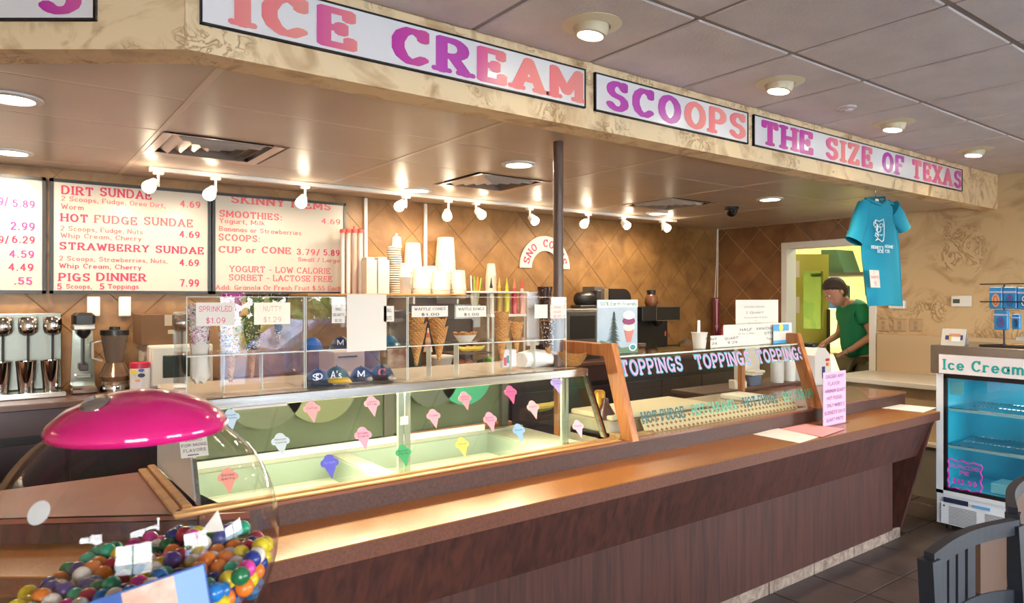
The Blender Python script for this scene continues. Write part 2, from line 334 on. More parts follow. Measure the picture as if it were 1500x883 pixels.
m_pink = M('vinyl pink', 'e8609a', .5, col2='f08a90', scale=.9); m_mag = M('vinyl magenta', 'c8409c', .5); m_salm = M('vinyl salmon', 'f09090', .5)
m_red = M('red vinyl', 'd02a5a', .5); m_menu = M('menu panel', 'c4bdb0', .35)
m_teal = M('teal vinyl', '22a8a4', .5); m_ink = M('ink', '2a2228', .7)
m_glass = thin_glass('glass', (.97, .99, .97), .05); m_acr = thin_glass('acrylic', (.99, .99, .99), .021)
m_gedge = M('glass edge', 'dfe6dc', .2, alpha=.55)
warm = (1, .80, .56); cool = (.86, .93, 1)
e_lamp = emitter('lamp face', 'fff4dc', 14); e_bulb = emitter('track bulb', 'fff0d0', 6)
# ================================================================ ROOM
bxs = lambda *a: MB().box(*a)
struct('floor', bxs(XL - .2, XR + 3.2, YF - .2, YB + .2, -.12, 0), M('floor grout', '2a2322', .6))
struct('wall_back', bxs(XL - .15, XR + .15, YB, YB + .15, 0, 2.9), m_grout)
mb = MB()
DY0, DY1, DZ = 3.33, 4.22, 2.165          # door opening in the right wall
mb.box(XR, XR + .13, YF, -3.1, 0, 2.9); mb.box(XR, XR + .13, -3.1, -.6, 0, .7); mb.box(XR, XR + .13, -3.1, -.6, 1.95, 2.9)
mb.box(XR, XR + .13, -.6, DY0, 0, 2.9); mb.box(XR, XR + .13, DY0, DY1, DZ, 2.9); mb.box(XR, XR + .13, DY1, YB, 0, 2.9)
wr = struct('wall_right', mb, m_plast)
struct('wall_left', bxs(XL - .13, XL, YF, YB, 0, 2.9), m_plast)
mb = MB(); WX = [(-1.9, .2), (2.0, 4.14)]
mb.box(XL, XR, YF - .15, YF, 0, .55); mb.box(XL, XR, YF - .15, YF, 2.3, 2.9)
xs = [XL] + [q for p in WX for q in p] + [XR]
for i in range(0, len(xs), 2): mb.box(xs[i], xs[i + 1], YF - .15, YF, .55, 2.3)
struct('wall_front', mb, m_plast)
for i, (a, b) in enumerate(WX):
    fr = MB(); c = (a + b) / 2
    for x in (a, c - .025, b - .05): fr.box(x, x + .05, YF - .1, YF - .05, .55, 2.3)
    for z in (.55, 2.25): fr.box(a, b, YF - .1, YF - .05, z, z + .05)
    wo = struct('window_%d' % (i + 1), fr, m_white)
    struct('pane', bxs(a, b, YF - .08, YF - .075, .6, 2.25), thin_glass('window glass', (.97, .98, .98), .05), wo)
    l = light('AREA', 'window_portal', (c, YF - .03, 1.42), 1, (1, 1, 1), b - a, (math.radians(90), 0, 0), sy=1.7); l.rotation_euler = (math.radians(90), 0, 0); l.data.cycles.is_portal = True
fr = MB()
for y in (-3.1, -1.9, -.65): fr.box(XR + .04, XR + .09, y, y + .05, .7, 1.95)
for z in (.7, 1.9): fr.box(XR + .04, XR + .09, -3.1, -.6, z, z + .05)
wo = struct('window_3', fr, m_white); struct('pane', bxs(XR + .06, XR + .065, -3.1, -.6, .7, 1.95), MATS['window glass'], wo)
l = light('AREA', 'window_portal', (XR - .02, -1.85, 1.5), 1, (1, 1, 1), 2.4, (math.radians(90), 0, math.radians(90)), sy=1.6); l.data.cycles.is_portal = True
# ceilings : slabs with every tile and grid bar its own piece
struct('ceiling', bxs(XL - .1, XR + .13, YF - .1, SOFY + .02, DC + .02, DC + .12), m_ceil)
cl = bpy.data.objects['ceiling']; G = .6096
X0, Y0 = 1.478 - 8 * .62, 1.655
i = -3
ys = [Y0 + G * k for k in range(-9, 3)]; xs = [X0 + .62 * k for k in range(0, 18)]
SX, SY = .4485, SOFY     # soffit corner
def tilebox(x0, x1, y0, y1, z, t, lim=None):
    return MB().bbox(x0, x1, y0, y1, z, z + t, .004)
for a in xs:
    for b in ys:
        x1, y1 = min(a + .62, XR), min(b + G, SY - .005)
        if a < XL or x1 - a < .05 or y1 - b < .05 or b < YF: continue
        if b < -2 and a < 0: continue
        t = struct('ceiling_tile', tilebox(a + .012, x1 - .012, b + .012, y1 - .012 if y1 < SY - .01 else y1, DC - .004, .02), m_ceil, cl)
for a in xs:
    if XL < a < XR: struct('grid_bar', bxs(a - .012, a + .012, YF, SY, DC + .003, DC + .02), m_bar, cl)
for b in ys:
    if YF < b < SY: struct('grid_bar', bxs(XL, XR, b - .012, b + .012, DC + .0025, DC + .02), m_bar, cl)
# lower ceiling behind the soffit (clipped to the angled beam on the left)
C0 = Vector((SX, SY, 0)); DL = Vector((-CS, SN, 0)); e = C0 + DL * 3.6
NL = Vector((SN, CS, 0))
def hclip(P):
    out = []; fd = lambda p: (p[0] - SX) * NL.x + (p[1] - SY) * NL.y - .03
    for i in range(len(P)):
        p, q = P[i], P[(i + 1) % len(P)]; a, b = fd(p), fd(q)
        if a >= 0: out.append(p)
        if (a >= 0) != (b >= 0): t = a / (a - b); out.append((p[0] + (q[0] - p[0]) * t, p[1] + (q[1] - p[1]) * t))
    return out
def lowpiece(name, x0, x1, y0, y1, z0, z1, mat, par, g=0.):
    P = hclip([(x0 + g, y0 + g), (x1 - g, y0 + g), (x1 - g, y1 - g), (x0 + g, y1 - g)])
    if len(P) < 3: return
    struct(name, MB().prism([(p[0], p[1], z0) for p in P], (0, 0, z1 - z0)), mat, par)
lowpiece('ceiling', XL, XR + .1, SOFY + .02, YB + .1, LC + .02, LC + .1, m_bar2, None)
cl2 = bpy.data.objects['ceiling.001']
lxs = [.6096 + 1.219 * k for k in range(-3, 6)]; lys = [3.02 + .61 * k for k in range(-1, 4)]
VENT = [(0.6096, 3.63), (.6096 + 1.8285, 3.63), (.6096 + 3.657, 3.63)]
for a in lxs:
    for b in lys:
        x1, y1 = min(a + 1.219, XR), min(b + .61, YB)
        a0 = max(a, XL); ps = [(a0, x1)]
        if abs(b - 3.63) < .05 and any(abs(a - v[0]) < .05 or abs(a + .6095 - v[0]) < .05 for v in VENT): ps = [(a0, a0 + .6095), (a0 + .6095, x1)]
        for (p, q) in ps:
            if any(abs(p - v[0]) < .03 and abs(b - v[1]) < .03 for v in VENT) or q - p < .05: continue
            lowpiece('ceiling_tile', p, q, max(b, SOFY + .02), y1, LC - .004, LC + .02, m_ceil2, cl2, .012)
for a in lxs:
    if XL < a < XR: lowpiece('grid_bar', a - .014, a + .014, SOFY + .03, YB, LC - .006, LC + .02, m_bar2, cl2)
for b in lys:
    if b > SOFY + .05: lowpiece('grid_bar', XL, XR, b - .012, b + .012, LC - .003, LC + .02, m_bar2, cl2)
# soffit beam with its angled left part
inn = .13
ci = Vector((SX + inn * math.tan(math.radians(18.25)) , SY + inn, 0))
poly = [Vector((XR, SY, SOFB)), Vector((XR, SY + inn, SOFB)), Vector((ci.x, ci.y, SOFB)), Vector((e.x + NL.x * inn, e.y + NL.y * inn, SOFB)), Vector((e.x, e.y, SOFB)), Vector((SX, SY, SOFB))]
tr = struct('trim_1', MB().prism(poly, (0, 0, 2.9 - SOFB)), m_fascia)
struct('corner_bead', MB().rod((SX, SY - .002, SOFB), (SX, SY - .002, DC), .006, n=8), m_fascia, tr, smooth=True)
# wedge ceiling between angled soffit and the dining ceiling
struct('ceiling', MB().prism([Vector((SX, SY, DC - .004)), Vector((e.x, e.y, DC - .004)), Vector((XL, SY, DC - .004))], (0, 0, .06)), m_ceil)
# diamond wall tiles, each its own piece
def clip(P, ax, lim, keep_less):
    out = []
    for i in range(len(P)):
        a, b = P[i], P[(i + 1) % len(P)]
        ia = (a[ax] <= lim) == keep_less; ib = (b[ax] <= lim) == keep_less
        if ia: out.append(a)
        if ia != ib:
            t = (lim - a[ax]) / (b[ax] - a[ax]); out.append((a[0] + (b[0] - a[0]) * t, a[1] + (b[1] - a[1]) * t))
    return out
def area(P): return abs(sum(P[i][0] * P[(i + 1) % len(P)][1] - P[(i + 1) % len(P)][0] * P[i][1] for i in range(len(P)))) / 2
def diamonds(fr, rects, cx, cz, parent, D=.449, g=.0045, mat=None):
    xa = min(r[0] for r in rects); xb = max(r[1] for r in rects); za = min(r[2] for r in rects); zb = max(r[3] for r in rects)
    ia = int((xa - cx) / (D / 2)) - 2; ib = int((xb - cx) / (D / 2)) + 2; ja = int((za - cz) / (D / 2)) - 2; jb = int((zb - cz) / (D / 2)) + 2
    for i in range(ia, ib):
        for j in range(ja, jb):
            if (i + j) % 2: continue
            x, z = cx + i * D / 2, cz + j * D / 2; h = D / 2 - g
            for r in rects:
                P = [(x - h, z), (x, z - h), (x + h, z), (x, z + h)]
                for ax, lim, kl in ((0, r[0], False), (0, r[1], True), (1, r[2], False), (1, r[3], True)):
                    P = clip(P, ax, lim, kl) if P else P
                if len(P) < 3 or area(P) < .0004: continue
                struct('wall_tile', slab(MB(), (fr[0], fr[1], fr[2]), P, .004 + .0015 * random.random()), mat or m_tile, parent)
wb = bpy.data.objects['wall_back']
diamonds(frameY(YB), [(-.05, XR, .95, LC)], 2.518, 2.39 - .2245, wb)
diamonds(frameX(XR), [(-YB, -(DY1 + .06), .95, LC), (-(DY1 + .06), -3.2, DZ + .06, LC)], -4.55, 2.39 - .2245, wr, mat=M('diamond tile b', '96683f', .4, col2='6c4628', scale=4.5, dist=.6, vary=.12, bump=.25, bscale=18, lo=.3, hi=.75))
# door frame + wainscot ledge on the right wall
mb = MB(); mb.bbox(XR - .02, XR + .16, DY1 - .008, DY1 + .06, 0, DZ + .06); mb.bbox(XR - .02, XR + .15, DY0 - .06, DY0 + .008, 0, DZ + .06); mb.bbox(XR - .02, XR + .15, DY0, DY1, DZ - .008, DZ + .06)
struct('trim_2', mb, m_white)
struct('trim_3', MB().bbox(XR - .03, XR, -.2, DY0 - .07, .0, 1.285, .006), M('tan wainscot', 'c9b08c', .6))
struct('baseboard_right', MB().bbox(XR - .045, XR - .03, -.2, DY0 - .07, 0, .1), M('dark base', '4a3c36', .5))
# floor tiles in view
fl = bpy.data.objects['floor']
for i in range(0, 11):
    for j in range(0, 8):
        x, y = 2.6 + i * .405, .2 + j * .335
        if x > XR - .2 or y + .3 > 2.24 and x < 5: continue
        struct('floor_tile', MB().bbox(x + .004, min(x + .401, XR - .05), y + .004, y + .331, -.01, .006, .002), m_floor, fl)
# back room
struct('wall_kitchen', MB().box(XR + 2.6, XR + 2.7, 1.5, 6.4, 0, 2.9).box(XR + .13, XR + 2.7, 6.3, 6.4, 0, 2.9).box(XR + .13, XR + 2.7, 1.5, 1.6, 0, 2.9).box(XR + .13, XR + .2, YB, 6.4, 0, 2.9), M('kitchen wall', 'c4bc74', .6))
struct('ceiling', MB().box(XR + .13, XR + 2.7, 1.5, 6.4, 2.6, 2.7), M('kitchen ceiling', 'd8d6b8', .6))
light('AREA', 'kitchen_light', (XR + 1.2, 3.8, 2.55), 14, (.95, 1, .72), .9)
# ground, bush and car outside the windows
mb = MB(); mb.box(-30, 40, -40, YF - .2, -.3, -.15); mb.box(XR + .2, 30, YF - .2, 1.4, -.3, -.15)
struct('ground', mb, M('pavement', 'd4cec4', .8))
# ================================================================ SOFFIT SIGNS
def banner(label, fr, x0, x1, z0, z1, words, cols, cut=None, cat='sign'):
    c = onf(fr, (x0 + x1) / 2, z0); t = thing('banner_sign', label, cat, c, 'lettered panels along the soffit')
    sb = mk('sign_board', rect(MB(), fr, x0, x1, z0, z1, .01), M('sign white', 'efeaea', .22, coat=.3), t)
    f = MB(); b = .006
    for r in ((x0, x1, z0, z0 + b), (x0, x1, z1 - b, z1), (x0, x0 + b, z0, z1), (x1 - b, x1, z0, z1)): rect(f, fr, *r, .014)
    mk('sign_frame', f, m_black, t)
    H = (z1 - z0)
    for (s, a, b2), col in zip(words, cols):
        L, W = layout(s, 'fat'); A, B = STY['fat'][:2]; sx = (b2 - a) / (W + 2 * A); k = 0
        for ch in s:
            gx = L[k][0]; w = GL[ch][0]; k += 1
            m = text(MB(), ch, (fr[0] + fr[1].cross(fr[2]) * .0105, fr[1], fr[2]), a + gx * sx, z0 + H * .09, H * .82, (w + 2 * A) * sx, 'fat')
            flat('letter', m, col[(k - 1) % len(col)], sb)
    return t
fF = frameY(SOFY - .001)
def xf(px, Y=SOFY): return PY(px, 300, Y).x
def lerpm(name, a, b, z0=None, z1=None):
    """vinyl printed with a two-colour fade along its height (object space x)"""
    m = M(name, a, .3); n = m.node_tree; t = n.nodes.new('ShaderNodeTexCoord'); s = n.nodes.new('ShaderNodeSeparateXYZ'); r = n.nodes.new('ShaderNodeValToRGB')
    n.links.new(t.outputs['Generated'], s.inputs[0]); n.links.new(s.outputs['X'], r.inputs[0]); r.color_ramp.elements[0].color = lin(a); r.color_ramp.elements[1].color = lin(b)
    n.links.new(r.outputs[0], n.nodes['Principled BSDF'].inputs['Base Color']); return m
PM = lerpm('print magenta pink', 'c23aa6', 'd65a9c'); PP_ = lerpm('print pink salmon', 'dc5c9c', 'f08c88'); PS = lerpm('print salmon', 'f07e84', 'f29a90'); PK = lerpm('print orchid', 'c852b4', 'b848a8')
banner('long white soffit panel lettered ICE CREAM in pink and salmon', fF, xf(292), xf(855), 2.464, 2.635,
       [('ICE', xf(337), xf(522)), ('CREAM', xf(570), xf(852))], [[PS, PS, PP_], [PM, PK, PP_, PS, PS]])
banner('white soffit panel lettered SCOOPS in orchid and pink', fF, xf(869), xf(1093), 2.464, 2.635, [('SCOOPS', xf(884), xf(1090))], [[PK, PK, PK, PS, PS, PS]])
banner('right-hand soffit panel lettered THE SIZE OF TEXAS', fF, xf(1101.5), xf(1407), 2.464, 2.635,
       [('THE', xf(1112), xf(1189)), ('SIZE', xf(1206), xf(1276)), ('OF', xf(1289), xf(1322)), ('TEXAS', xf(1333), xf(1406))], [[PM, PM, PM], [PP_, PS, PS, PP_], [PK, PK], [PP_, PP_, PP_, PP_, PM]])
fL = (Vector((SX, SY, 0)) - NL * .001, -DL, Vector((0, 0, 1)))
def xl(px):   # distance along the angled fascia (negative to the left)
    p = PP(px, 50, fL[0], NL); return (p - fL[0]).dot(fL[1])
banner('white panel on the angled end of the soffit ending in a magenta S', fL, xl(143) - .75, xl(143), 2.464, 2.635, [('BANANA', xl(143) - 1.5, xl(143) - .77)][:0] + [('S', xl(58), xl(124))], [[PM]])
# ================================================================ MENU BOARDS
fB = frameY(YB - .012)
def bx(px, Y=YB): return PY(px, 300, Y).x
def bz(px, py, Y=YB): return PY(px, py, Y).z
def board(label, pxa, pxb, za, zb):
    x0, x1 = bx(pxa), bx(pxb); t = thing('menu_board', label, 'menu board', (( x0 + x1) / 2, YB - .02, za), 'menu boards on the back wall')
    bp = mk('board_panel', rect(MB(), fB, x0 + .01, x1 - .01, za + .01, zb - .01, .022), m_menu, t)
    f = MB(); b = .02
    for r in ((x0, x1, za, za + b), (x0, x1, zb - b, zb), (x0, x0 + b, za, zb), (x1 - b, x1, za, zb)): rect(f, fB, *r, .03)
    mk('board_frame', f, m_black, t); return bp, x0, x1
fT = frameY(YB - .035)
def lines(t, rows, mats):
    """row: text, px left, px right, px baseline, px height, style, material"""
    for s, a, b, base, h, st, m in rows:
        z = bz((a + b) / 2, base); hh = bz((a + b) / 2, base - h) - z
        flat('lettering', text(MB(), s, fT, bx(a), z, hh, bx(b) - bx(a), st), mats[m], t)
mt = {'p': M('menu pink', 'c42a58', .5), 'q': M('menu salmon', 'd85c66', .5), 'g': M('menu magenta', 'c8388c', .5)}
ZB0, ZB1 = 1.655, 2.362
t, x0, x1 = board('first menu board, cut by the left frame edge, prices 5.89 to .55', -170, 67, ZB0, ZB1)
lines(t, [('5.89', 18, 51, 305, 11, 'slab', 'g'), ('9/', -2, 12, 302, 12, 'slab', 'g'), ('2.99', 15, 51, 338, 12, 'slab', 'g'), ('6.29', 17, 51, 357, 11, 'slab', 'p'), ('9/', -2, 13, 357, 11, 'slab', 'p'), ('4.59', 13, 50, 378, 11, 'slab', 'g'), ('4.49', 12, 49, 397, 11, 'slab', 'p'), ('.55', 20, 47, 417, 11, 'slab', 'g')], mt)
t, x0, x1 = board('menu board listing dirt, hot fudge and strawberry sundaes', 72, 307, ZB0, ZB1)
lines(t, [('DIRT', 89, 136, 287, 13, 'slab', 'p'), ('SUNDAE', 145, 221, 291, 13, 'slab', 'p'), ('2 Scoops, Fudge, Oreo Dirt,', 89, 241, 300, 7, 'serif', 'q'), ('4.69', 262, 292, 305, 10, 'slab', 'q'), ('Worm', 89, 122, 308, 8, 'serif', 'q'),
 ('HOT', 88, 128, 326, 12, 'slab', 'p'), ('FUDGE', 137, 200, 329, 12, 'slab', 'q'), ('SUNDAE', 209, 281, 332, 12, 'slab', 'q'), ('2 Scoops, Fudge, Nuts', 88, 208, 341, 7, 'serif', 'q'), ('Whip Cream, Cherry', 88, 206, 351, 7, 'serif', 'q'), ('4.69', 261, 291, 349, 10, 'slab', 'p'),
 ('STRAWBERRY', 86, 217, 368, 11, 'slab', 'p'), ('SUNDAE', 226, 297, 372, 11, 'slab', 'p'), ('2 Scoops, Strawberries, Nuts,', 86, 244, 384, 7, 'serif', 'q'), ('Whip Cream, Cherry', 86, 206, 394, 7, 'serif', 'p'), ('4.69', 261, 290, 390, 10, 'slab', 'p'),
 ('PIGS', 85, 131, 412, 12, 'slab', 'p'), ('DINNER', 140, 213, 412, 12, 'slab', 'p'), ('5', 83, 90, 424, 9, 'slab', 'p'), ('Scoops,', 96, 134, 423, 7, 'serif', 'p'), ('5', 145, 152, 424, 9, 'slab', 'p'), ('Toppings', 157, 202, 423, 7, 'serif', 'p'), ('7.99', 262, 290, 420, 11, 'slab', 'p')], mt)
t, x0, x1 = board('menu board headed SKINNY ITEMS', 309, 504, ZB0, ZB1)
lines(t, [('SKINNY', 336, 415, 301, 12, 'slab', 'q'), ('ITEMS', 424, 482, 307, 12, 'slab', 'q'), ('SMOOTHIES:', 319, 411, 321, 10, 'slab', 'q'), ('Yogurt, Milk', 319, 386, 329, 7, 'serif', 'q'), ('4.69', 468, 496, 329, 8, 'serif', 'q'), ('Bananas or Strawberries', 319, 439, 342, 7, 'serif', 'q'),
 ('SCOOPS:', 318, 379, 354, 10, 'slab', 'q'), ('CUP', 318, 352, 371, 10, 'slab', 'q'), ('or', 358, 373, 371, 9, 'slab', 'q'), ('CONE', 381, 424, 372, 10, 'slab', 'q'), ('3.79/', 432, 466, 374, 9, 'slab', 'q'), ('5.89', 471, 495, 375, 9, 'slab', 'p'), ('Small / Large', 434, 495, 384, 6, 'serif', 'q'),
 ('YOGURT - LOW CALORIE', 334, 481, 400, 9, 'serif', 'q'), ('SORBET - LACTOSE FREE', 333, 484, 412, 9, 'serif', 'q'), ('Add: Granola Or Fresh Fruit $.55 Each', 314, 497, 425, 7, 'serif', 'q')], mt)
# SNO CONES arch
t = thing('arch_sign', 'white half-ring sign reading SNO CONES behind the steel pole', 'sign', PY(799, 395, YB - .02))
cx, cz = bx(797), bz(797, 393); ro, ri = .307, .166; mb = MB(); n = 24; pts = []
for i in range(n): 
    a0, a1 = math.pi * i / n, math.pi * (i + 1) / n
    slab(mb, fB, [(cx + r * math.cos(a), cz + r * math.sin(a)) for r, a in ((ri, a0), (ro, a0), (ro, a1), (ri, a1))], .01)
mk('sign_face', mb, M('arch white', 'd8d2ca', .5), t)
mb = MB(); S = 'SNO CONES'
for i, ch in enumerate(S):
    if ch == ' ': continue
    a = math.radians(163 - i * 18.2); c = Vector((cx + .235 * math.cos(a), YB - .023, cz + .235 * math.sin(a)))
    ex = Vector((math.sin(a), 0, -math.cos(a))); ey = Vector((math.cos(a), 0, math.sin(a)))
    text(mb, ch, (c, ex, ey), 0, -.035, .075, .06, 'slab', 'c')
flat('lettering', mb, m_red, t)
# conduits and papers on the back wall
for px, y1, y2, lb in ((534, 296, 430, 'white conduit strip beside the straw tubes'), (621.5, 305, 392, 'white conduit strip rising behind the stacked cups')):
    solo('wall_conduit', MB().bbox(bx(px) - .014, bx(px) + .014, YB - .03, YB - .008, bz(px, y2), LC - .01), m_wpl, lb, 'conduit', (bx(px), YB - .02, bz(px, y2)))
for a, b, lb in ((127, 146, 'blank white wall plate above the single drink mixer'), (173, 191, 'blank white wall plate above the blender')):
    solo('wall_plate', MB().bbox(bx(a), bx(b), YB - .03, YB - .01, bz(b, 463), bz(a, 434)), m_wpl, lb, 'wall plate', (bx(a), YB - .01, bz(b, 463)), 'wall plates under the menu boards')
# ================================================================ LAMPS
def mount(p, Z): return PZ(p[0], p[1], Z)
t0 = None
LOW = [((18, 143), 'large round recessed ceiling light at the left frame edge under the soffit'), ((16, 222), 'smaller recessed ceiling light above the first menu board'), ((612, 278), 'recessed ceiling light left of the pole just above the track'), ((760, 240), 'bright recessed ceiling light with a white trim ring beside the pole'), ((1128, 291), 'recessed ceiling light nearest the hanging shirt'), ((963, 312), 'low recessed ceiling light beyond the far air vent')]
for (p, lb) in LOW:
    q = mount(p, LC - .004); t = thing('recessed_light', lb, 'ceiling light', q, 'recessed lights behind the soffit')
    mk('trim_ring', MB().lathe(q + Vector((0, 0, -.008)), [(.075, 0), (.078, -.004), (.105, 0), (.105, .008), (.075, .008)], 28, (False, False)), m_wpl, t, smooth=True)
    mk('lamp_lens', MB().lathe(q + Vector((0, 0, -.006)), [(.076, 0), (.076, .004)], 24), e_lamp, t)
    l = light('AREA', 'recessed_lamp', q + Vector((0, 0, -.02)), 7, warm, .14)
EYE = [((867, 40), 'nearest eyeball spotlight in the dining ceiling above ICE CREAM'), ((1142, 125), 'eyeball spotlight above the S of SCOOPS'), ((1309, 184), 'third eyeball spotlight along the soffit above OF'), ((1427, 223), 'farthest eyeball spotlight by the end of the soffit')]
m_eye = M('eyeball cream', 'd8c8a8', .4)
for i, (p, lb) in enumerate(EYE):
    q = mount((p[0], p[1] - 4), DC - .004); t = thing('eyeball_light', lb, 'ceiling light', q, 'eyeball spotlights in the dining ceiling')
    mk('trim_ring', MB().lathe(q, [(.068, -.006), (.072, -.012), (.115, -.002), (.115, .006), (.06, .006)], 30, (False, False)), m_eye, t, smooth=True)
    ax = Vector((-.12, .08, -1)).normalized(); R = ax.to_track_quat('Z', 'Y').to_matrix().to_4x4()
    mb = MB(); mb.M = Matrix.Translation(q) @ R
    mb.lathe((0, 0, 0), [(.05, -.03), (.066, -.01), (.068, .015), (.060, .042), (.05, .045), (.048, .03)], 24, (True, False)); mk('eyeball', mb, m_eye, t, smooth=True)
    mb = MB(); mb.M = Matrix.Translation(q) @ R; mb.lathe((0, 0, 0), [(.048, .038), (.048, .041)], 20); mk('lamp_lens', mb, e_lamp, t)
    l = light('SPOT', 'eyeball_lamp', q + ax * .06, 26, warm, .04, spot=100, blend=.9); aim(l, q + Vector((0, .1, -1)))
q = mount((1240, 157), DC - .004)
solo('ceiling_sensor', MB().lathe(q, [(.05, 0), (.05, -.008), (.03, -.014), (.0305, -.02), (.02, -.026)], 20), m_ceil, 'small round sensor disc between the second and third eyeball spotlights', 'sensor', q, smooth=True)
# track with heads
TY = 4.66; xa, xb = PY(223, 254, TY).x, PY(990, 322, TY).x
t = thing('track_rail', 'long white ceiling track running above the menu boards and cups', 'track', ((xa + xb) / 2, TY, LC))
mk('rail', MB().bbox(xa, xb, TY - .018, TY + .018, LC - .03, LC - .005, .003), m_wpl, t)
mk('rail_end', MB().bbox(xa - .02, xa, TY - .02, TY + .02, LC - .034, LC - .005, .003), m_wpl, t)
HD = [(232, 220, 272), (316, 308, 283), (447, 442, 295), (594.6, 586, 301), (657, 655, 315), (697, 704, 313), (776, 782, 322), (862, 856, 327), (911.6, 917, 329), (970, 976, 333)]
HL = ['leftmost track head, over DIRT SUNDAE', 'track head at the joint of the second and third menu boards', 'track head hanging before the words SKINNY ITEMS', 'track head above the straw tubes and folded lids', 'track head aimed down above the tall cup stack', 'track head turned right above the syrup bottles', 'track head just left of the pole above the arch sign', 'track head just right of the pole', 'track head second from the right end of the track', 'rightmost track head at the end of the track']
for (mx_, hx, hy), lb in zip(HD, HL):
    X = PY(mx_, 300, TY).x; h = PY(hx, hy, TY - .02); t = thing('track_spotlight', 'white ' + lb, 'spotlight', (X, TY, LC - .03), 'spotlights on the ceiling track')
    mk('mount', MB().bbox(X - .03, X + .03, TY - .02, TY + .02, LC - .05, LC - .028, .004), m_wpl, t)
    mk('stem', MB().tube([(X, TY, LC - .05), (X, TY, LC - .12), ((X * .6 + h.x * .4), TY - .01, h.z + .03)], .008), m_wpl, t, smooth=True)
    d = (h - Vector((X, TY + .02, h.z + .05))); d.z = -abs(d.z); d = d.normalized(); R = d.to_track_quat('Z', 'Y').to_matrix().to_4x4(); mb = MB(); mb.M = Matrix.Translation(h) @ R
    mb.lathe((0, 0, 0), [(.018, -.055), (.026, -.05), (.034, -.015), (.040, .02), (.036, .02)], 18, (True, False)); mk('lamp_head', mb, m_wpl, t, smooth=True)
    mb = MB(); mb.M = Matrix.Translation(h) @ R; mb.lathe((0, 0, 0), [(.037, .0), (.039, .018), (.034, .034), (.02, .044), (.004, .047)], 16, (False, True)); mk('bulb', mb, e_bulb, t, smooth=True)
    l = light('SPOT', 'track_lamp', h + d * .07, 5, warm, .03, spot=120, blend=.8); aim(l, (h.x, YB, 1.75))
    l = light('POINT', 'track_glow', h + Vector((0, -.05, .03)), .4, warm, .03)
# air vents
VL = ['nearest square ceiling air vent, above the second menu board', 'middle square ceiling air vent left of the pole', 'farthest ceiling air vent beside the dome camera']
for (vx, vy), lb in zip(VENT, VL):
    t = thing('air_vent', lb, 'air vent', (vx + .305, vy + .305, LC), 'square ceiling air vents'); m = M('vent metal', 'd6c6ba', .3, metal=.3)
    def sq(i0, i1, z0, z1):
        r = [[(vx + i, vy + i, z), (vx + .6096 - i, vy + i, z), (vx + .6096 - i, vy + .6096 - i, z), (vx + i, vy + .6096 - i, z)] for i, z in ((i0, z0), (i1, z1))]
        return MB().loft(r, False, False)
    mk('frame', sq(.012, .06, LC - .01, LC - .004), m, t)
    mk('backing', MB().box(vx + .02, vx + .59, vy + .02, vy + .59, LC + .045, LC + .05), m_dark, t)
    mk('side_wall', sq(.06, .06, LC - .004, LC + .045), m_dark, t)
    for k in range(4): mk('louver', sq(.075 + k * .055, .115 + k * .055, LC + .022, LC - .016), m, t)
# dome camera
q = mount((1072, 303), LC - .004); t = thing('dome_camera', 'black dome security camera on the ceiling near the back corner', 'security camera', q)
mk('base_ring', MB().lathe(q, [(.062, 0), (.062, -.02), (.052, -.03)], 24), m_black, t, smooth=True); mk('dome', MB().lathe(q, [(.052, -.028), (.05, -.05), (.035, -.075), (.012, -.085), (.001, -.087)], 24), M('black gloss', '0c0c0e', .08), t, smooth=True)
# ================================================================ SUPPORT POLE
solo('support_pole', MB().lathe((2.285, 2.69, 1.28), [(.026, 0), (.026, LC - 1.28), (.036, LC - 1.279)], 24), M('brown steel', '5e4a42', .35), 'dark brown steel pole rising from the glass case to the ceiling', 'pole', (2.285, 2.69, 1.28), smooth=True)
# ================================================================ FRONT COUNTER
CX1 = 5.11; YE = 2.03; Bn = Vector((.46, YE, 0)); E2 = Bn + DL * 3.2
t = thing('front_counter', 'long brown laminate serving counter with slanted apron and tiled foot', 'counter', (2.8, 2.3, 0))
def V3(v, z): return Vector((v.x, v.y, z))
top = [V3(Bn, 0), Vector((CX1, YE, 0)), Vector((CX1 + .05, YE + .34, 0)), Vector((.6, YE + .34, 0)), V3(Bn + DL * .1 + NL * .38, 0), V3(E2 + NL * .38, 0), V3(E2, 0)]
mk('countertop', MB().prism([p + Vector((0, 0, CT - .004)) for p in top], (0, 0, .004)), m_top, t)
mk('top_edge', MB().prism([p + Vector((0, 0, CT - .058)) for p in top], (0, 0, .0535)), m_edge, t)
def run(y0, y1, z0, z1, xr, th=.02):
    """apron panel from (YE+y0 at z0) to (YE+y1 at z1) following the bend"""
    a, b = YE + y0, YE + y1
    P = [Vector((.48, a, z0)), Vector((xr[0], a, z0)), Vector((xr[1], b, z1)), Vector((.48, b, z1))]
    m = MB().prism(P, (0, th, 0)); Q0 = Bn + NL * y0; Q1 = Bn + NL * y1
    m.prism([V3(Q0, z0), V3(Q1, z1), V3(Q1 + DL * 3.1, z1), V3(Q0 + DL * 3.1, z0)], NL * th); return m
mk('apron', run(.095, .02, .56, CT - .058, (CX1 - .09, CX1 - .02)), m_panel, t)
mk('front_panel', run(.16, .16, .078, CT - .06, (CX1 - .33, CX1 - .33)), m_panel, t)
mk('end_bracket', MB().prism([(CX1 - .04, YE + .02, CT - .058), (CX1 - .2, YE + .155, .078), (CX1 - .2, YE + .45, .078), (CX1 - .02, YE + .45, CT - .058)], (-.03, 0, 0)), m_panel, t)
mk('end_panel', MB().box(CX1 - .5, CX1 - .2, YE + .3, YE + .34, 0, CT - .06), m_panel, t)
bt = mk('base_board', MB().box(.45, CX1 - .2, YE + .18, YE + .22, 0, .078), m_dark, t)
xj = [PZ(px, 790, .0) for px in (1,)]
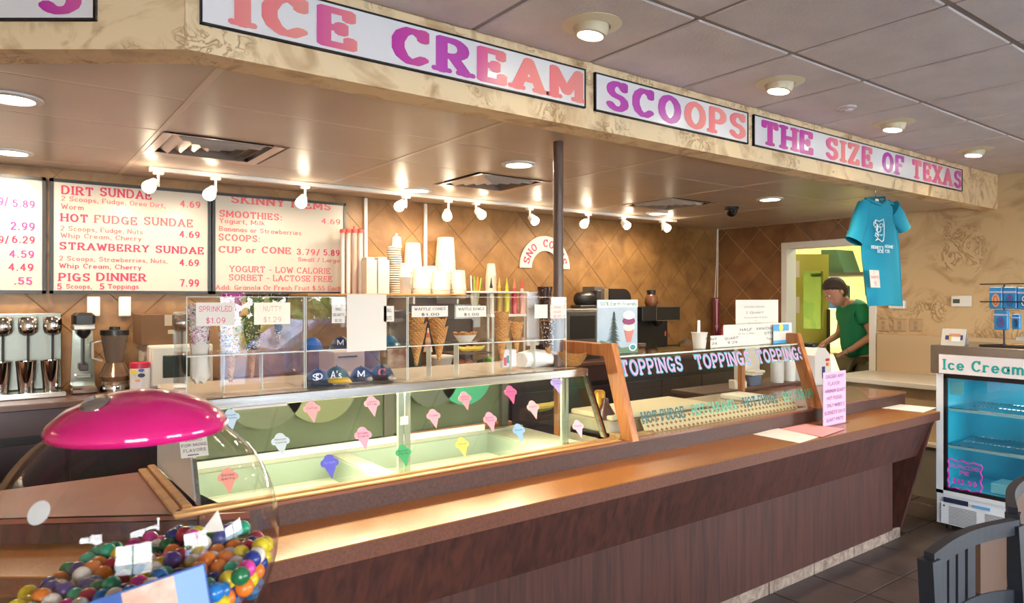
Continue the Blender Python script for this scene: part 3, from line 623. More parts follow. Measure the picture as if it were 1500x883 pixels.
for k in range(11):
    x1 = CX1 - .2 - (.16 if k else 0) - max(0, k - 1) * .457; x0 = CX1 - .36 - k * .457
    if k == 0: x1 = CX1 - .195
    mk('base_tile', MB().bbox(max(x0, .5) + .004, x1 - .004, YE + .168, YE + .182, .002, .077, .002), m_base, t)
# raised ledge
LY = 2.33
lt = thing('raised_ledge', 'dark brown raised ledge along the back of the serving counter', 'counter', (2.8, 2.6, CT))
LX1 = 5.28
mk('ledge_body', MB().box(.5, 2.36, LY, 2.43, .6, CT).box(2.36, 4.02, LY, 2.362, .6, CT).box(4.02, LX1, LY, 2.97, .6, CT).box(.5, 2.3, LY, LY + .03, CT, LT - .012).box(2.3, LX1, LY, LY + .03, CT, LT - .012).box(LX1 - .55, LX1, LY + .03, 2.97, CT, LT - .012), m_ledge, lt)
mk('ledge_top', MB().box(.5, LX1 + .01, LY - .004, LY + .05, LT - .012, LT).box(4.05, LX1 + .01, LY + .05, 3.0, LT - .012, LT), M('ledge top', '7c4c34', .25, coat=.3), lt)
# left worktop (lower corner, seen through the globe)
wt = thing('corner_worktop', 'reddish brown worktop at the bend of the counter, seen through the globe', 'counter', (-.2, 3, 0))
a = Bn + NL * .3; b = a + DL * 2.2; P = [Vector((.5, LY, 0)), V3(a, 0), V3(b, 0), Vector((-1.4, 3.3, 0)), Vector((-1.4, 3.05, 0)), Vector((.5, 3.05, 0))]
P = [Vector((.505, LY, 0)), Vector((a.x, a.y, 0)), Vector((-.62, 3.05, 0)), Vector((.505, 3.05, 0))]
mk('worktop', MB().prism([p + Vector((0, 0, LT - .02)) for p in P], (0, 0, .02)), M('red laminate', '8a5240', .35, col2='744234', scale=5), wt)
mk('cabinet', MB().prism([p * .999 + Vector((0, .012, .0)) for p in P], (0, 0, LT - .02)), m_panel, wt)
# moulding around the glass case foot
tr_ = thing('case_moulding', 'pale oak moulding strips at the foot of the glass case', 'moulding', (1.4, 2.38, LT))
mk('strip', MB().bbox(.43, 2.37, LY - .0, LY + .03, LT + .0005, LT + .007, .002), m_oakx, tr_); mk('strip', MB().bbox(.44, 2.37, LY + .032, LY + .06, LT + .0005, LT + .014, .003), m_oakx, tr_)
mk('strip', MB().bbox(.43, .46, LY + .031, 3.05, LT + .0005, LT + .014, .003), m_oakx, tr_); mk('strip', MB().bbox(.462, .49, LY + .061, 3.05, LT + .0005, LT + .024, .003), m_oakx, tr_)
# ================================================================ GLASS CASE
A0, A1 = .51, 2.35; FB = Vector((0, 2.42, LT + .02)); FT = Vector((0, 2.555, 1.24))
gc = thing('dipping_case', 'long glass-fronted ice cream dipping case with a steel top', 'display case', (1.42, 2.8, LT))
mk('top_rail', MB().bbox(A0 - .02, A1 + .01, 2.545, 2.60, 1.238, 1.279, .004), m_steel, gc, label='brushed steel front rail')
mk('top_deck', MB().bbox(A0, A1, 2.60, 3.12, 1.262, 1.277, .003), M('cream deck', 'd8ccb8', .25, coat=.3), gc)
ey = (FT - FB).normalized(); ff = (FB, Vector((1, 0, 0)), ey); Lh = (FT - FB).length
fn = ff[1].cross(ff[2]).normalized()
xm = PP(592, 680, FB, fn).x
mk('front_glass', rect(MB(), ff, A0 + .01, A1 - .01, 0, Lh, .005), m_glass, gc)
m_mul = M('mullion', 'bcc6b4', .2, metal=.6); m2x = PY(826, 600, 2.6).x; m1x = PY(591, 600, 2.6).x
for x, w2 in ((m1x, .02), (m2x, .014)):
    pm = mk('mullion', MB().bbox(x - w2 - .012, x - .006, 2.585, 2.6, .89, 1.24, .002).bbox(x + .002, x + w2 + .006, 2.585, 2.6, .89, 1.24, .002), m_mul, gc)
    if w2 > .018: mk('mullion_plate', MB().bbox(x - .022, x + .012, 2.578, 2.586, 1.10, 1.135, .002), m_wpl, pm)
def endp(x, w): return MB().prism([(x, FB.y, FB.z), (x, FT.y, FT.z), (x, 3.1, 1.262), (x, 3.1, LT)], (w, 0, 0))
mk('end_panel', endp(A0 - .004, .006), M('grey end panel', 'd8dade', .35), gc, label='grey metal left end panel')
mk('end_glass', endp(A1 - .006, .006), m_glass, gc)
for x in (A0, A1): mk('end_frame', MB().prism([(x, FB.y - .012, FB.z - .01), (x, FT.y - .012, FT.z), (x, FT.y + .014, FT.z), (x, FB.y + .014, FB.z - .01)], (.012 if x == A0 else -.012, 0, 0)), m_steel, gc)
mk('end_stile', MB().prism([(A1 + .001, FB.y - .01, FB.z - .01), (A1 + .001, FT.y - .01, FT.z), (A1 + .001, FT.y + .02, FT.z), (A1 + .001, FB.y + .02, FB.z - .01)], (.012, 0, 0)), m_black, gc)
m_tub = M('tub white', 'c6c9b8', .5); m_tubw = M('tub side', '94a296', .4)
xd = PY(655, 640, 2.8).x; tubs = [(A0 + .03, xm - .05), (xm + .05, 2.10)]
zf = .80
for a, b in tubs:
    mk('well_floor', MB().box(a, b, 2.45, 3.06, zf - .01, zf), m_tub, gc)
    mk('well_wall', MB().box(a, b, 3.06, 3.07, zf, .90).box(a - .01, a, 2.44, 3.07, zf, .90).box(b, b + .01, 2.44, 3.07, zf, .90).box(a, b, 2.44, 2.45, zf, .90), m_tubw, gc)
mk('well_rim', MB().box(A0, A1, 3.07, 3.11, .88, .915).box(A0, tubs[0][0] - .01, 2.4, 3.07, .88, .905).box(tubs[0][1] + .01, tubs[1][0] - .01, 2.4, 3.07, .88, .905).box(tubs[1][1] + .01, A1, 2.4, 3.07, .88, .905), M('rim grey', 'a8a898', .3), gc)
mk('track_strip', MB().box(A0, 2.1, 3.085, 3.10, .915, .945), m_wpl, gc)
mk('sliding_door', MB().bbox(A0 + .01, PY(570, 600, 3.12).x, 3.11, 3.12, .945, 1.26, .003), M('door glass grey', '5c624c', .2, col2='484e3a', scale=2.5), gc)
mk('sliding_door', MB().bbox(PY(575, 600, 3.12).x, PY(735, 600, 3.13).x, 3.13, 3.14, .945, 1.26, .003), MATS['door glass grey'], gc)
mk('door_frame', MB().bbox(PY(560, 600, 3.12).x, PY(575, 600, 3.12).x, 3.1, 3.125, .945, 1.26, .003).bbox(PY(733, 600, 3.12).x, PY(742, 600, 3.12).x, 3.1, 3.145, .92, 1.26, .003), M('door frame', '4a4638', .4), gc)
mk('lamp_tube', MB().rod((A0 + .06, 2.63, 1.245), (2.15, 2.63, 1.245), .010), emitter('case tube', 'f2ffe4', 9), gc, smooth=True)
light('AREA', 'case_light', (1.35, 2.64, 1.225), 17, (1, .9, .6), 1.6, (math.radians(-28), 0, 0), sy=.03)
mk('paper_strip', rect(MB(), ff, PP(365, 596, FB, fn).x - .06, PP(400, 596, FB, fn).x + .05, Lh - .012, Lh, .001, .006), m_paper, gc)
# things inside: banana bunch on a board, round tubs behind the glass
bb = thing('wood_tray', 'wooden tray holding bananas at the right end inside the glass case', 'tray', (2.0, 3.3, .92))
mk('tray_board', MB().bbox(1.72, 2.35, 3.17, 3.5, .9, .925), m_oak, bb)
q = PY(790, 622, 3.3)
for i in range(2):
    c = Vector((q.x + i * .03, 3.27 + i * .05, .95)); solo('banana', MB().tube([c + Vector((-.10, 0, .0)), c + Vector((-.06, 0, .008)), c + Vector((0, .01, .004)), c + Vector((.06, .0, .01)), c + Vector((.10, -.02, .03))], [.006, .018, .021, .018, .006], 8), M('banana', 'c8b04a', .5), 'yellow banana lying on the wooden tray in the case' if i == 0 else 'second banana behind the first on the wooden tray', 'banana', c, 'bananas in the case', smooth=True)
for px, py, r, col, lb in ((681, 572, .16, '2f8a68', 'green round tub hanging behind the right case door'), (470, 590, .17, '6a6a48', 'olive round tub behind the left case door'), (388, 585, .17, '54563e', 'dark round tub at the far left behind the case door'), (632, 575, .15, '4a4c40', 'dark round tub behind the middle of the case door')):
    q = PY(px, py, 3.095); mb = MB(); mb.M = Matrix.Translation((q.x, 3.108, 1.215))
    n = 16; pts = [(r * math.cos(math.pi * k / n), 0, -r * .95 * math.sin(math.pi * k / n)) for k in range(n + 1)]
    mb.prism(pts, (0, -.03, 0)); tp = solo('hanging_tub', mb, M('tub ' + col, col, .4), lb, 'tub', (q.x, 3.09, 1.24))
# cone stickers on the front glass
def sticker(px, py, h, col, lab, w=1.0):
    c = PP(px, py, FB, fn); x = c.x; y = (c - FB).dot(ey); z = c.y / dirv(px)[1]; s = h * z / FPX / 1.0
    f2 = (FB + fn * .0055, ff[1], ff[2]); t = thing('cone_sticker', lab, 'sticker', c + fn * .006, 'paper cone stickers on the case glass')
    m = M('sticker ' + col, col, .6)
    P = []
    for cx, cy, r, a0, a1 in ((.24, .16, .17, -60, 80), (.0, .30, .24, 20, 160), (-.24, .16, .17, 100, 240)):
        for k in range(7):
            a = math.radians(a0 + (a1 - a0) * k / 6); P.append((x + s * w * (cx + r * math.cos(a)), y + s * (cy + r * math.sin(a))))
    P = [(x - s * w * .26, y + s * .02), (x, y - s * .52), (x + s * w * .26, y + s * .02)] + P
    # fan triangulate through centre for safety
    mb = MB(); cpt = onf(f2, x, y + s * .05); n = len(P); nn = fn * .0012
    vs = [cpt, cpt + nn] + [onf(f2, a, b) for a, b in P] + [onf(f2, a, b) + nn for a, b in P]; fs = []
    for i in range(n):
        j = (i + 1) % n; fs += [(0, 2 + j, 2 + i), (1, 2 + n + i, 2 + n + j), (2 + i, 2 + j, 2 + n + j, 2 + n + i)]
    mb.add(vs, fs); sp_ = mk('sticker_paper', mb, m, t)
    f3 = (f2[0] + fn * .0013, ff[1], ff[2]); mb = MB()
    for k, (wd, yy) in enumerate(lab_words(px)): text(mb, wd, f3, x, y + s * yy, s * .10, s * .5 * w, 'hand', 'c', lift=.0003)
    flat('lettering', mb, M('pen purple', '4a3050', .7) if col != '5a5ac0' else M('pen light', '8a90e0', .7), sp_)
WORDS = {338: ('Dutch', 'Chocolate'), 457: ('Coffee', ''), 545: ('Lemon', 'Pie'), 635: ('Fudge', ''), 681: ('Mint', 'Choc'), 748: ('Peach', ''), 781: ('Vanilla', ''), 815: ('Cookies', 'n Cream'), 847: ('Pecan', ''), 718: ('Butter', 'Pecan'), 760: ('Rum', ''), 677: ('Carrot', ''), 591: ('Butter', 'Pecan'), 532: ('Birthday', 'Cake'), 411: ('Mexican', 'Vanilla'), 483: ('Grape', ''), 334: ('Straw', 'berry')}
def lab_words(px):
    a, b = WORDS[px]; return [(a, .2), (b, .06)] if b else [(a, .14)]
for px, py, h, c, lb in ((338, 616, 31, 'b8d0e0', 'pale blue cone sticker nearest the top left corner of the case'), (457, 604, 31, 'f0a0a0', 'pink cone sticker high on the left glass, left of the other high one'), (545, 596, 30, 'f0a4ac', 'pink cone sticker high on the left glass by the mullion'),
    (635, 614, 28, 'eaa0a8', 'pink cone sticker just right of the mullion, low against the back door'), (681, 588, 27, 'f2909a', 'salmon cone sticker in front of the green tub'), (748, 579, 27, 'ee5a86', 'hot pink cone sticker, the brightest pink on the case'), (781, 601, 27, 'f0a8a8', 'pink cone sticker before the dark opening at the right'),
    (815, 565, 26, 'a090c8', 'lavender cone sticker at the top right of the case'), (847, 629, 26, 'f0b0bc', 'pale pink cone sticker on the small right-hand pane'), (718, 619, 29, 'ec98a8', 'pink cone sticker low on the right glass over the tub rim'), (760, 635, 27, '88b0d8', 'sky blue cone sticker low on the right glass'),
    (677, 656, 29, 'd8c860', 'yellow cone sticker low on the right glass'), (591, 668, 31, '3aa060', 'green cone sticker on the foot of the mullion'), (532, 643, 33, 'f29cac', 'pink cone sticker low on the left glass near the mullion'), (411, 652, 33, 'c4d2d4', 'grey-blue cone sticker low on the left glass'),
    (483, 684, 34, '5a5ac0', 'violet cone sticker, lowest on the left glass'), (334, 705, 36, 'f0a090', 'salmon cone sticker seen through the gumball globe')):
    sticker(px, py, h, c, lb)
# handwritten note on the case end, seen through the globe
en = thing('paper_note', 'handwritten see white board note taped at the left end of the case glass', 'note', (A0 + .03, 2.5, 1.1))
nc = PP(283, 650, FB, fn); fe = (FB + fn * .02, ff[1], ff[2]); y0 = nc.x + .04; v0 = (nc - FB).dot(ey) - 1.155; pn = mk('paper', rect(MB(), fe, y0 - .085, y0, 1.105 + v0, 1.21 + v0, .001), m_paper, en)
mb = MB()
for i, s in enumerate(('SEE', 'WHITE', 'BOARD', 'FOR MORE', 'FLAVORS')): text(mb, s, fe, y0 - .042, 1.194 + v0 - i * .018, .011, None, 'hand', 'c', lift=.0018)
rect(mb, fe, y0 - .065, y0 - .03, 1.111 + v0, 1.114 + v0, .0005, .0015); flat('lettering', mb, m_ink, pn)
# ================================================================ ACRYLIC CONE DISPLAY ON TOP
PYF, PYB, PZ0, PZ1, SH = 2.625, 2.86, 1.2785, 1.632, 1.425
def ax_(px, Y=PYF): return PY(px, 500, Y).x
cuts = [272, 447, 597, 722, 830]; an = ['leftmost clear acrylic box, with the sprinkled cones', 'clear acrylic box around the baseball cap bowls', 'clear acrylic box with waffle cones and waffle bowl', 'rightmost clear acrylic box, holding chocolate dipped cones']
for i in range(4):
    a, b = ax_(cuts[i]) + .002, ax_(cuts[i + 1]) - .002
    t = thing('acrylic_box', an[i], 'display box', ((a + b) / 2, (PYF + PYB) / 2, PZ0), 'acrylic boxes on the case')
    mk('front_pane', MB().box(a, b, PYF, PYF + .004, PZ0, PZ1), m_acr, t)
    for x in (a, b - .004): mk('side_pane', MB().box(x, x + .004, PYF + .004, PYB, PZ0, PZ1), m_acr, t)
    mk('shelf', MB().box(a + .004, b - .004, PYF + .004, PYB, SH - .005, SH), m_acr, t)
    ed = MB()
    for x in (a, b - .003): ed.box(x, x + .003, PYF - .001, PYF + .001, PZ0, PZ1); 
    ed.box(a, b, PYF - .001, PYF + .001, SH - .005, SH); ed.box(a, b, PYF, PYF + .004, PZ1, PZ1 + .002); mk('edge', ed, m_gedge, t)
    for k in (.33, .66):
        x = a + (b - a) * k; 
        if i in (0, 2, 3): mk('support', MB().box(x, x + .003, PYF + .06, PYF + .1, PZ0, SH - .005), m_gedge, t)
# cones
def wmat():
    m = M('waffle', 'cc9450', .6, col2='a86c34', scale=30); n = m.node_tree; b = n.nodes['Principled BSDF']
    t = n.nodes.new('ShaderNodeTexCoord'); mp = n.nodes.new('ShaderNodeMapping'); mp.inputs['Rotation'].default_value = (0, math.radians(45), math.radians(0)); n.links.new(t.outputs['Object'], mp.inputs[0])
    h = None
    for d in ('X', 'Z'):
        wv = n.nodes.new('ShaderNodeTexWave'); wv.bands_direction = d; wv.inputs['Scale'].default_value = 28; n.links.new(mp.outputs[0], wv.inputs[0])
        if h is None: h = wv.outputs['Fac']
        else:
            mm = n.nodes.new('ShaderNodeMath'); mm.operation = 'MAXIMUM'; n.links.new(h, mm.inputs[0]); n.links.new(wv.outputs['Fac'], mm.inputs[1]); h = mm.outputs[0]
    bp = n.nodes.new('ShaderNodeBump'); bp.inputs['Strength'].default_value = .9; bp.inputs['Distance'].default_value = .004; n.links.new(h, bp.inputs['Height']); n.links.new(bp.outputs[0], b.inputs['Normal'])
    return m
m_waf = wmat(); m_choc = M('chocolate', '38201a', .35)
def coneprof(r, h, tip=.006, n=20, wob=.06, seed=0, base=(0, 0, 0)):
    rnd = random.Random(seed); ph = rnd.random() * 6
    c = Vector(base); rings = []
    for rr, z in ((tip, 0), (r * .35, h * .3), (r * .7, h * .66), (r, h), (r * .93, h), (r * .6, h * .7)):
        rings.append([(c.x + rr * math.cos(2 * math.pi * i / n), c.y + rr * math.sin(2 * math.pi * i / n), c.z + z + (wob * r * math.sin(3 * 2 * math.pi * i / n + ph) if z >= h else 0)) for i in range(n)])
    return MB().loft(rings, True, False)
def sprinkles(mb, fn_, n, s, rnd):
    for _ in range(n):
        p, u = fn_(rnd); a = Vector((rnd.uniform(-1, 1), rnd.uniform(-1, 1), rnd.uniform(-1, 1))).normalized() * s; b = a.cross(u).normalized() * s * .3; c = u * s * .35
        mb.add([p - a - b, p - a + b, p + a + b, p + a - b, p - a + c, p + a + c], [(0, 1, 4), (3, 5, 2), (0, 4, 5, 3), (1, 2, 5, 4), (0, 3, 2, 1)])
def dipped(px, pytop, pybot, Y, r, ch, cols, basecol, lb, tipmat=None, wrap=False, density=90, bc=None):
    p1 = PY(px, pytop, Y); p0 = PY(px, pybot, Y); h = p1.z - p0.z; X = p1.x; c = Vector((X, Y, p0.z))
    t = thing('dipped_cone', lb, 'ice cream cone', (X, Y, p0.z), 'dipped waffle cones in the display')
    mk('cone', coneprof(r, h, seed=px, base=c), m_waf, t, smooth=True)
    z0 = h * (1 - ch); n = 20; rings = []
    for k in range(6):
        z = z0 + (h - z0) * k / 5; rr = r * (z / h) + .004
        rings.append([(c.x + rr * math.cos(2 * math.pi * i / n), c.y + rr * math.sin(2 * math.pi * i / n), c.z + z) for i in range(n)])
    rings.append([(c.x + r * .8 * math.cos(2 * math.pi * i / n), c.y + r * .8 * math.sin(2 * math.pi * i / n), c.z + h - .01) for i in range(n)])
    mk('coating', MB().loft(rings, False, False), basecol, t, smooth=True)
    rnd = random.Random(px); 
    for mm in cols:
        def f(rn):
            a = rn.uniform(0, 2 * math.pi); z = rn.uniform(z0, h + .004); rr = r * min(1, z / h) + .006; u = Vector((math.cos(a), math.sin(a), 0)); return Vector((c.x, c.y, c.z + z)) + u * rr, u
        mb = MB(); sprinkles(mb, f, density, .0045, rnd); o = mk('sprinkles', mb, mm, t); o['kind'] = 'stuff'
    if wrap:
        rings = []
        for k, (rr, z) in enumerate(((.02, -.01), (.034, .01), (.03, .05), (r * .55 + .008, h * .42), (r * .62 + .012, h * .5))):
            rings.append([(c.x + rr * (1 + .15 * math.sin(3 * i + k)) * math.cos(2 * math.pi * i / 14), c.y + rr * math.sin(2 * math.pi * i / 14), c.z + z + .008 * math.sin(2 * i)) for i in range(14)])
        mk('paper_wrap', MB().loft(rings, True, False), m_paper, t, smooth=True)
    return t
sw = [M('spr white', 'f4f0f0', .5), M('spr pink', 'd83aa8', .5), M('spr green', '6ab08a', .5), M('spr dark', '2a2a3a', .5)]
sr = [M('spr white', 'f4f0f0'), M('spr teal', '48a0a8', .5), M('spr yellow', 'e8c050', .5), M('spr red', 'd04a50', .5), M('spr blue', '5068c0', .5)]
m_mg = M('magenta coat', 'a82a88', .45)
dipped(293, 447, 556, 2.74, .041, .62, sw + [sw[0]], M('white coat', 'd8ccd0', .5), 'leftmost sprinkled cone wrapped in white paper', wrap=True, density=110)
dipped(338, 470, 560, 2.70, .042, .55, sr + [sr[0]], M('white coat', 'd8ccd0'), 'cone with rainbow sprinkles and a bare waffle tip, left compartment', density=90)
dipped(341, 430, 500, 2.80, .036, .9, [sw[0], sw[1], sw[1]], m_mg, 'tall magenta cone with pink and white sprinkles at the back left', density=110)
m_nut = M('nut bits', 'c8a070', .6); m_nut2 = M('nut bits dark', '6a4020', .6)
dipped(369, 462, 553, 2.70, .034, .55, [m_nut, m_nut2, M('nut bits pale', 'd8c0a0', .6)], m_choc, 'narrow nutty chocolate cone with a bare waffle tip', density=90)
dipped(374, 431, 500, 2.80, .034, .95, [m_nut, m_nut2], m_choc, 'nutty chocolate cone standing at the back, left of its twin', density=100)
dipped(408, 431, 500, 2.80, .036, .95, [m_nut, m_nut2], m_choc, 'nutty chocolate cone at the back right of the left box', density=100)
dipped(803, 470, 535, 2.72, .035, .6, [m_nut, M('spr white', 'f4f0f0')], m_choc, 'chocolate and nut cone in the right box before the pole', density=90)
dipped(798, 420, 500, 2.80, .036, .6, [m_nut, m_nut2], m_choc, 'tall chocolate and nut cone rising above the right box', density=90)
def cstack(px, tops, bot, Y, r, lb, h=.155):
    for k, py in enumerate(tops):
        p = PY(px + (k % 2) * 2, py, Y); solo('waffle_cone', coneprof(r, h, seed=px + k, base=(p.x, Y, p.z - h), wob=.12), m_waf, lb[k], 'ice cream cone', (p.x, Y, p.z - h), 'nested plain waffle cones', smooth=True)
cstack(610, (459, 473, 484), 0, 2.70, .042, ['topmost waffle cone of the left nested stack', 'middle waffle cone of the left nested stack', 'bottom waffle cone of the left nested stack'])
cstack(641, (466, 479), 0, 2.70, .042, ['upper waffle cone of the second nested stack', 'lower waffle cone of the second nested stack'])
cstack(735, (457, 470, 481), 0, 2.70, .038, ['topmost waffle cone of the stack right of the waffle bowl', 'middle waffle cone of the stack right of the waffle bowl', 'bottom waffle cone of the stack right of the waffle bowl'])
cstack(757, (472,), 0, 2.78, .036, ['short waffle cone behind the three-cone stack'])
p = PY(681, 487, 2.72); rings = []
for rr, z in ((.025, -.042), (.03, -.04), (.045, -.012), (.058, 0), (.052, .0), (.03, -.03)):
    rings.append([(p.x + rr * (1 + (.05 * math.sin(9 * 2 * math.pi * i / 36) if rr > .04 else 0)) * math.cos(2 * math.pi * i / 36), p.y + rr * math.sin(2 * math.pi * i / 36), p.z + z + (.004 * math.sin(7 * 2 * math.pi * i / 36) if z == 0 else 0)) for i in range(36)])
t = thing('waffle_bowl', 'shallow waffle bowl in a white paper liner on the acrylic shelf', 'waffle bowl', (p.x, p.y, p.z - .044)); mk('bowl', MB().loft(rings, True, True), m_waf, t, smooth=True)
mk('paper_liner', MB().lathe((p.x, p.y, p.z - .044), [(.026, 0), (.052, .034), (.053, .034), (.028, -.001)], 30, (True, False)), m_paper, t, smooth=True)
t = thing('paper_cone_cup', 'orange and pink striped paper cup between the waffle cones', 'cup', PY(627, 520, 2.78)); q = PY(627, 515, 2.80)
for k, c in enumerate(('f0d0b0', 'e05868', 'f0c8a0', 'e87850', 'f4e0d0')): mk('band', MB().lathe((q.x, q.y, q.z + k * .022), [(.022 - k * .004, 0), (.018 - k * .004, .022)], 18), M('band ' + c, c, .6), t, smooth=True)
# signs taped to the acrylic
def note(px0, px1, py0, py1, rows, lb, mat, ink, st='serif', Y=PYF - .003, cat='price sign', grp='price signs on the acrylic'):
    f = frameY(Y); a, b = PY(px0, py0, Y), PY(px1, py1, Y); za, zb = PY((px0 + px1) / 2, py1, Y).z, PY((px0 + px1) / 2, py0, Y).z
    t = thing('price_sign', lb, cat, ((a.x + b.x) / 2, Y, za), grp); pp_ = mk('paper', rect(MB(), f, a.x, b.x, za, zb, .001), mat, t); H = zb - za; mb = MB(); n = len(rows)
    for i, s in enumerate(rows):
        if s: text(mb, s, f, (a.x + b.x) / 2, zb - H * (i + .8) / n, H / n * .5, (b.x - a.x) * (.86 if len(s) > 6 else .5), st, 'c', lift=.0012)
    if rows: flat('lettering', mb, ink, pp_)
    return t
note(287, 344, 443, 477, ['SPRINKLED', '$1.09'], 'handwritten SPRINKLED $1.09 card on the left acrylic box', m_paper, M('pink pen', 'd04a70', .7), 'hand')
note(372, 425, 443, 475, ['NUTTY', '$1.29'], 'faded NUTTY card on the left acrylic box', M('card cream', 'e8e4d0', .7), M('pale pen', 'd0a890', .7), 'hand')
note(603, 656, 448, 464, ['WAFFLE CONES', '$1.00'], 'printed WAFFLE CONES $1.00 strip', m_paper, m_ink)
note(668, 712, 448, 464, ['WAFFLE BOWLS', '$1.00'], 'printed WAFFLE BOWLS $1.00 strip', m_paper, m_ink)
note(486, 505, 448, 473, ['SMALL', 'HELMETS', '$2.50'], 'printed small helmets price card left of the white reflection panel', m_paper, m_ink)
note(562, 577, 448, 471, ['SMALL', 'NUTS'], 'printed card peeking out right of the white reflection panel', m_paper, m_ink)
note(783, 802, 446, 466, ['choc', 'dipped', '$1.29'], 'pale green handwritten card on the right acrylic box', M('card cream', 'e8e4d0'), M('pen green', '88b8a0', .7), 'hand')
note(806, 826, 446, 466, ['choc', 'nut', '$1.49'], 'pink handwritten card at the right end of the acrylic', m_paper, M('pink pen', 'd04a70'), 'hand')
t = note(508, 566, 431, 514, [], 'white panel standing in for the window reflection on the cap display', m_paper, m_ink, cat='reflection panel')  # bright window reflection on the acrylic, painted as a solid white panel
# mini caps
def cap(px, pyb, Y, wpx, col, vis, mark, lb, mcol='f4f4f4'):
    p = PY(px, pyb, Y); s = wpx / FPX * (Y / dirv(px)[1]) / 2; t = thing('cap_bowl', lb, 'mini cap', p, 'miniature baseball cap bowls')
    face = Vector((-SN * .6, -CS, 0)).normalized(); a = math.atan2(face.y, face.x)
    mb = MB(); n = 20; rings = []
    for k in range(7):
        th = math.pi / 2 * k / 6.3; rings.append([(p.x + s * math.cos(th) * math.cos(2 * math.pi * i / n), p.y + s * math.cos(th) * math.sin(2 * math.pi * i / n), p.z + s * 1.15 * math.sin(th)) for i in range(n)])
    mk('crown', mb.loft(rings, True, True), M('cap ' + col, col, .4), t, smooth=True, ang=60)
    mb = MB(); R = []
    for rr, z in ((.8, .004), (1.0, .008), (1.9, .004)):
        R.append([Vector((p.x + s * rr * math.cos(a + q) * 1.0, p.y + s * rr * math.sin(a + q), p.z + s * (.34 if rr < 1.1 else .06) - s * .05 * abs(q))) for q in [math.radians(-62 + 124 * i / 12) * (1 if rr < 1.2 else .62) for i in range(13)]])
    up = [[v + Vector((0, 0, .003)) for v in r] for r in R]
    mb.loft(R, False, False, False); mb.loft(up, False, False, False); mk('visor', mb, M('cap ' + vis, vis, .4), t, smooth=True)
    mk('button', MB().ball((p.x, p.y, p.z + s * 1.15), s * .08, 8), M('cap ' + col, col), t, smooth=True)
    c = p + face * (s * 1.0) + Vector((0, 0, s * .42)); ex = Vector((-face.y, face.x, 0)); ex = ex if ex.x > 0 else -ex; ey_ = (Vector((0, 0, 1)) - face * .35).normalized()
    if mark: 
        mb = MB(); f = (c, ex, ey_); h = s * .62
        if len(mark) == 2 and mark == 'SD': text(mb, 'S', f, -s * .12, -h * .1, h * .85, s * .5, 'bold', 'c'); text(mb, 'D', f, s * .14, -h * .0, h * .8, s * .5, 'bold', 'c', lift=.004)
        else: text(mb, mark, f, 0, -h * .2, h, s * (.8 if len(mark) > 1 else .6), 'bold', 'c')
        flat('emblem', mb, M('emblem ' + mcol, mcol, .6), t)
cap(466, 562, 2.70, 38, '1e3458', '1e3458', 'SD', 'navy cap bowl with interlocked white SD, far left of the row')
cap(493, 558, 2.70, 38, '1f4634', 'd8b838', "A's", 'dark green cap bowl with a yellow visor')
cap(529, 556, 2.71, 34, '1c2c54', '1c2c54', 'M', 'navy cap bowl with a white M, between green and dark teal caps')
cap(559, 554, 2.70, 36, '22405a', '1c2434', 'C', 'dark teal cap bowl with a red C at the right of the row', 'd84a5a')
cap(499, 510, 2.76, 30, '1c2c50', '1c2c50', 'M', 'navy cap bowl with an M on the upper shelf')
cap(457, 511, 2.76, 30, '3a70c0', '3a70c0', '', 'bright blue cap bowl on the upper shelf')
cap(571, 506, 2.76, 26, '2a6a88', '2a6a88', '', 'teal cap bowl on the upper shelf behind the white reflection panel')
# cereal bits box, bag, baskets on the deck
def pbox(px0, px1, py0, py1, Y, d, mat, lb, cat, name, gloss=None, grp=None, parts=None):
    za = PY((px0 + px1) / 2, py1, Y).z; zb = PY((px0 + px1) / 2, py0, Y).z; a, b = PY(px0, py1, Y).x, PY(px1, py1, Y).x
    t = thing(name, lb, cat, ((a + b) / 2, Y + d / 2, za), grp); mk('body', MB().bbox(a, b, Y, Y + d, za, zb, .004), mat, t); return t, a, b, za, zb
t, a, b, za, zb = pbox(737, 757, 512, 538, 2.70, .03, M('snack box', 'c8c8d0', .4), 'small printed snack pouch leaning in the acrylic box', 'snack pouch', 'snack_pouch')
for i, c in enumerate(('b83a58', '3a8a90', 'e8e0e0')): mk('print_patch', rect(MB(), frameY(2.70), a + .005 + i * .015, a + .02 + i * .014, za + .01 + i * .012, za + .05 + i * .008, .002), M('patch ' + c, c, .5), t)
q = PY(795, 548, 2.74); mb = MB(); n = 14; rings = []
for k in range(10):
    u = k / 9; x = PY(765, 530, 2.74).x + u * (PY(826, 530, 2.74).x - PY(765, 530, 2.74).x); hh = .075 + .012 * math.sin(5 * u); rings.append([(x, 2.75 + .055 * math.cos(2 * math.pi * i / n), PZ0 + .002 + hh / 2 + hh / 2 * math.sin(2 * math.pi * i / n) + .004 * math.sin(4 * i + 7 * u)) for i in range(n)])
solo('cloth_bundle', mb.loft(rings), M('white cloth', 'e8ecf0', .8, bump=.6, bscale=25), 'folded white cloth lying in the right acrylic box', 'cloth', (q.x, 2.75, PZ0), smooth=True)
pa = solo('napkin_pack', MB().bbox(PY(772, 440, 2.84).x, PY(790, 440, 2.84).x, 2.835, 2.85, 1.38, 1.66, .004), M('foil', 'd8dce4', .3, bump=.5, bscale=30), 'crinkled clear pouch standing behind the right acrylic box', 'pouch', (PY(781, 440, 2.84).x, 2.84, 1.38))
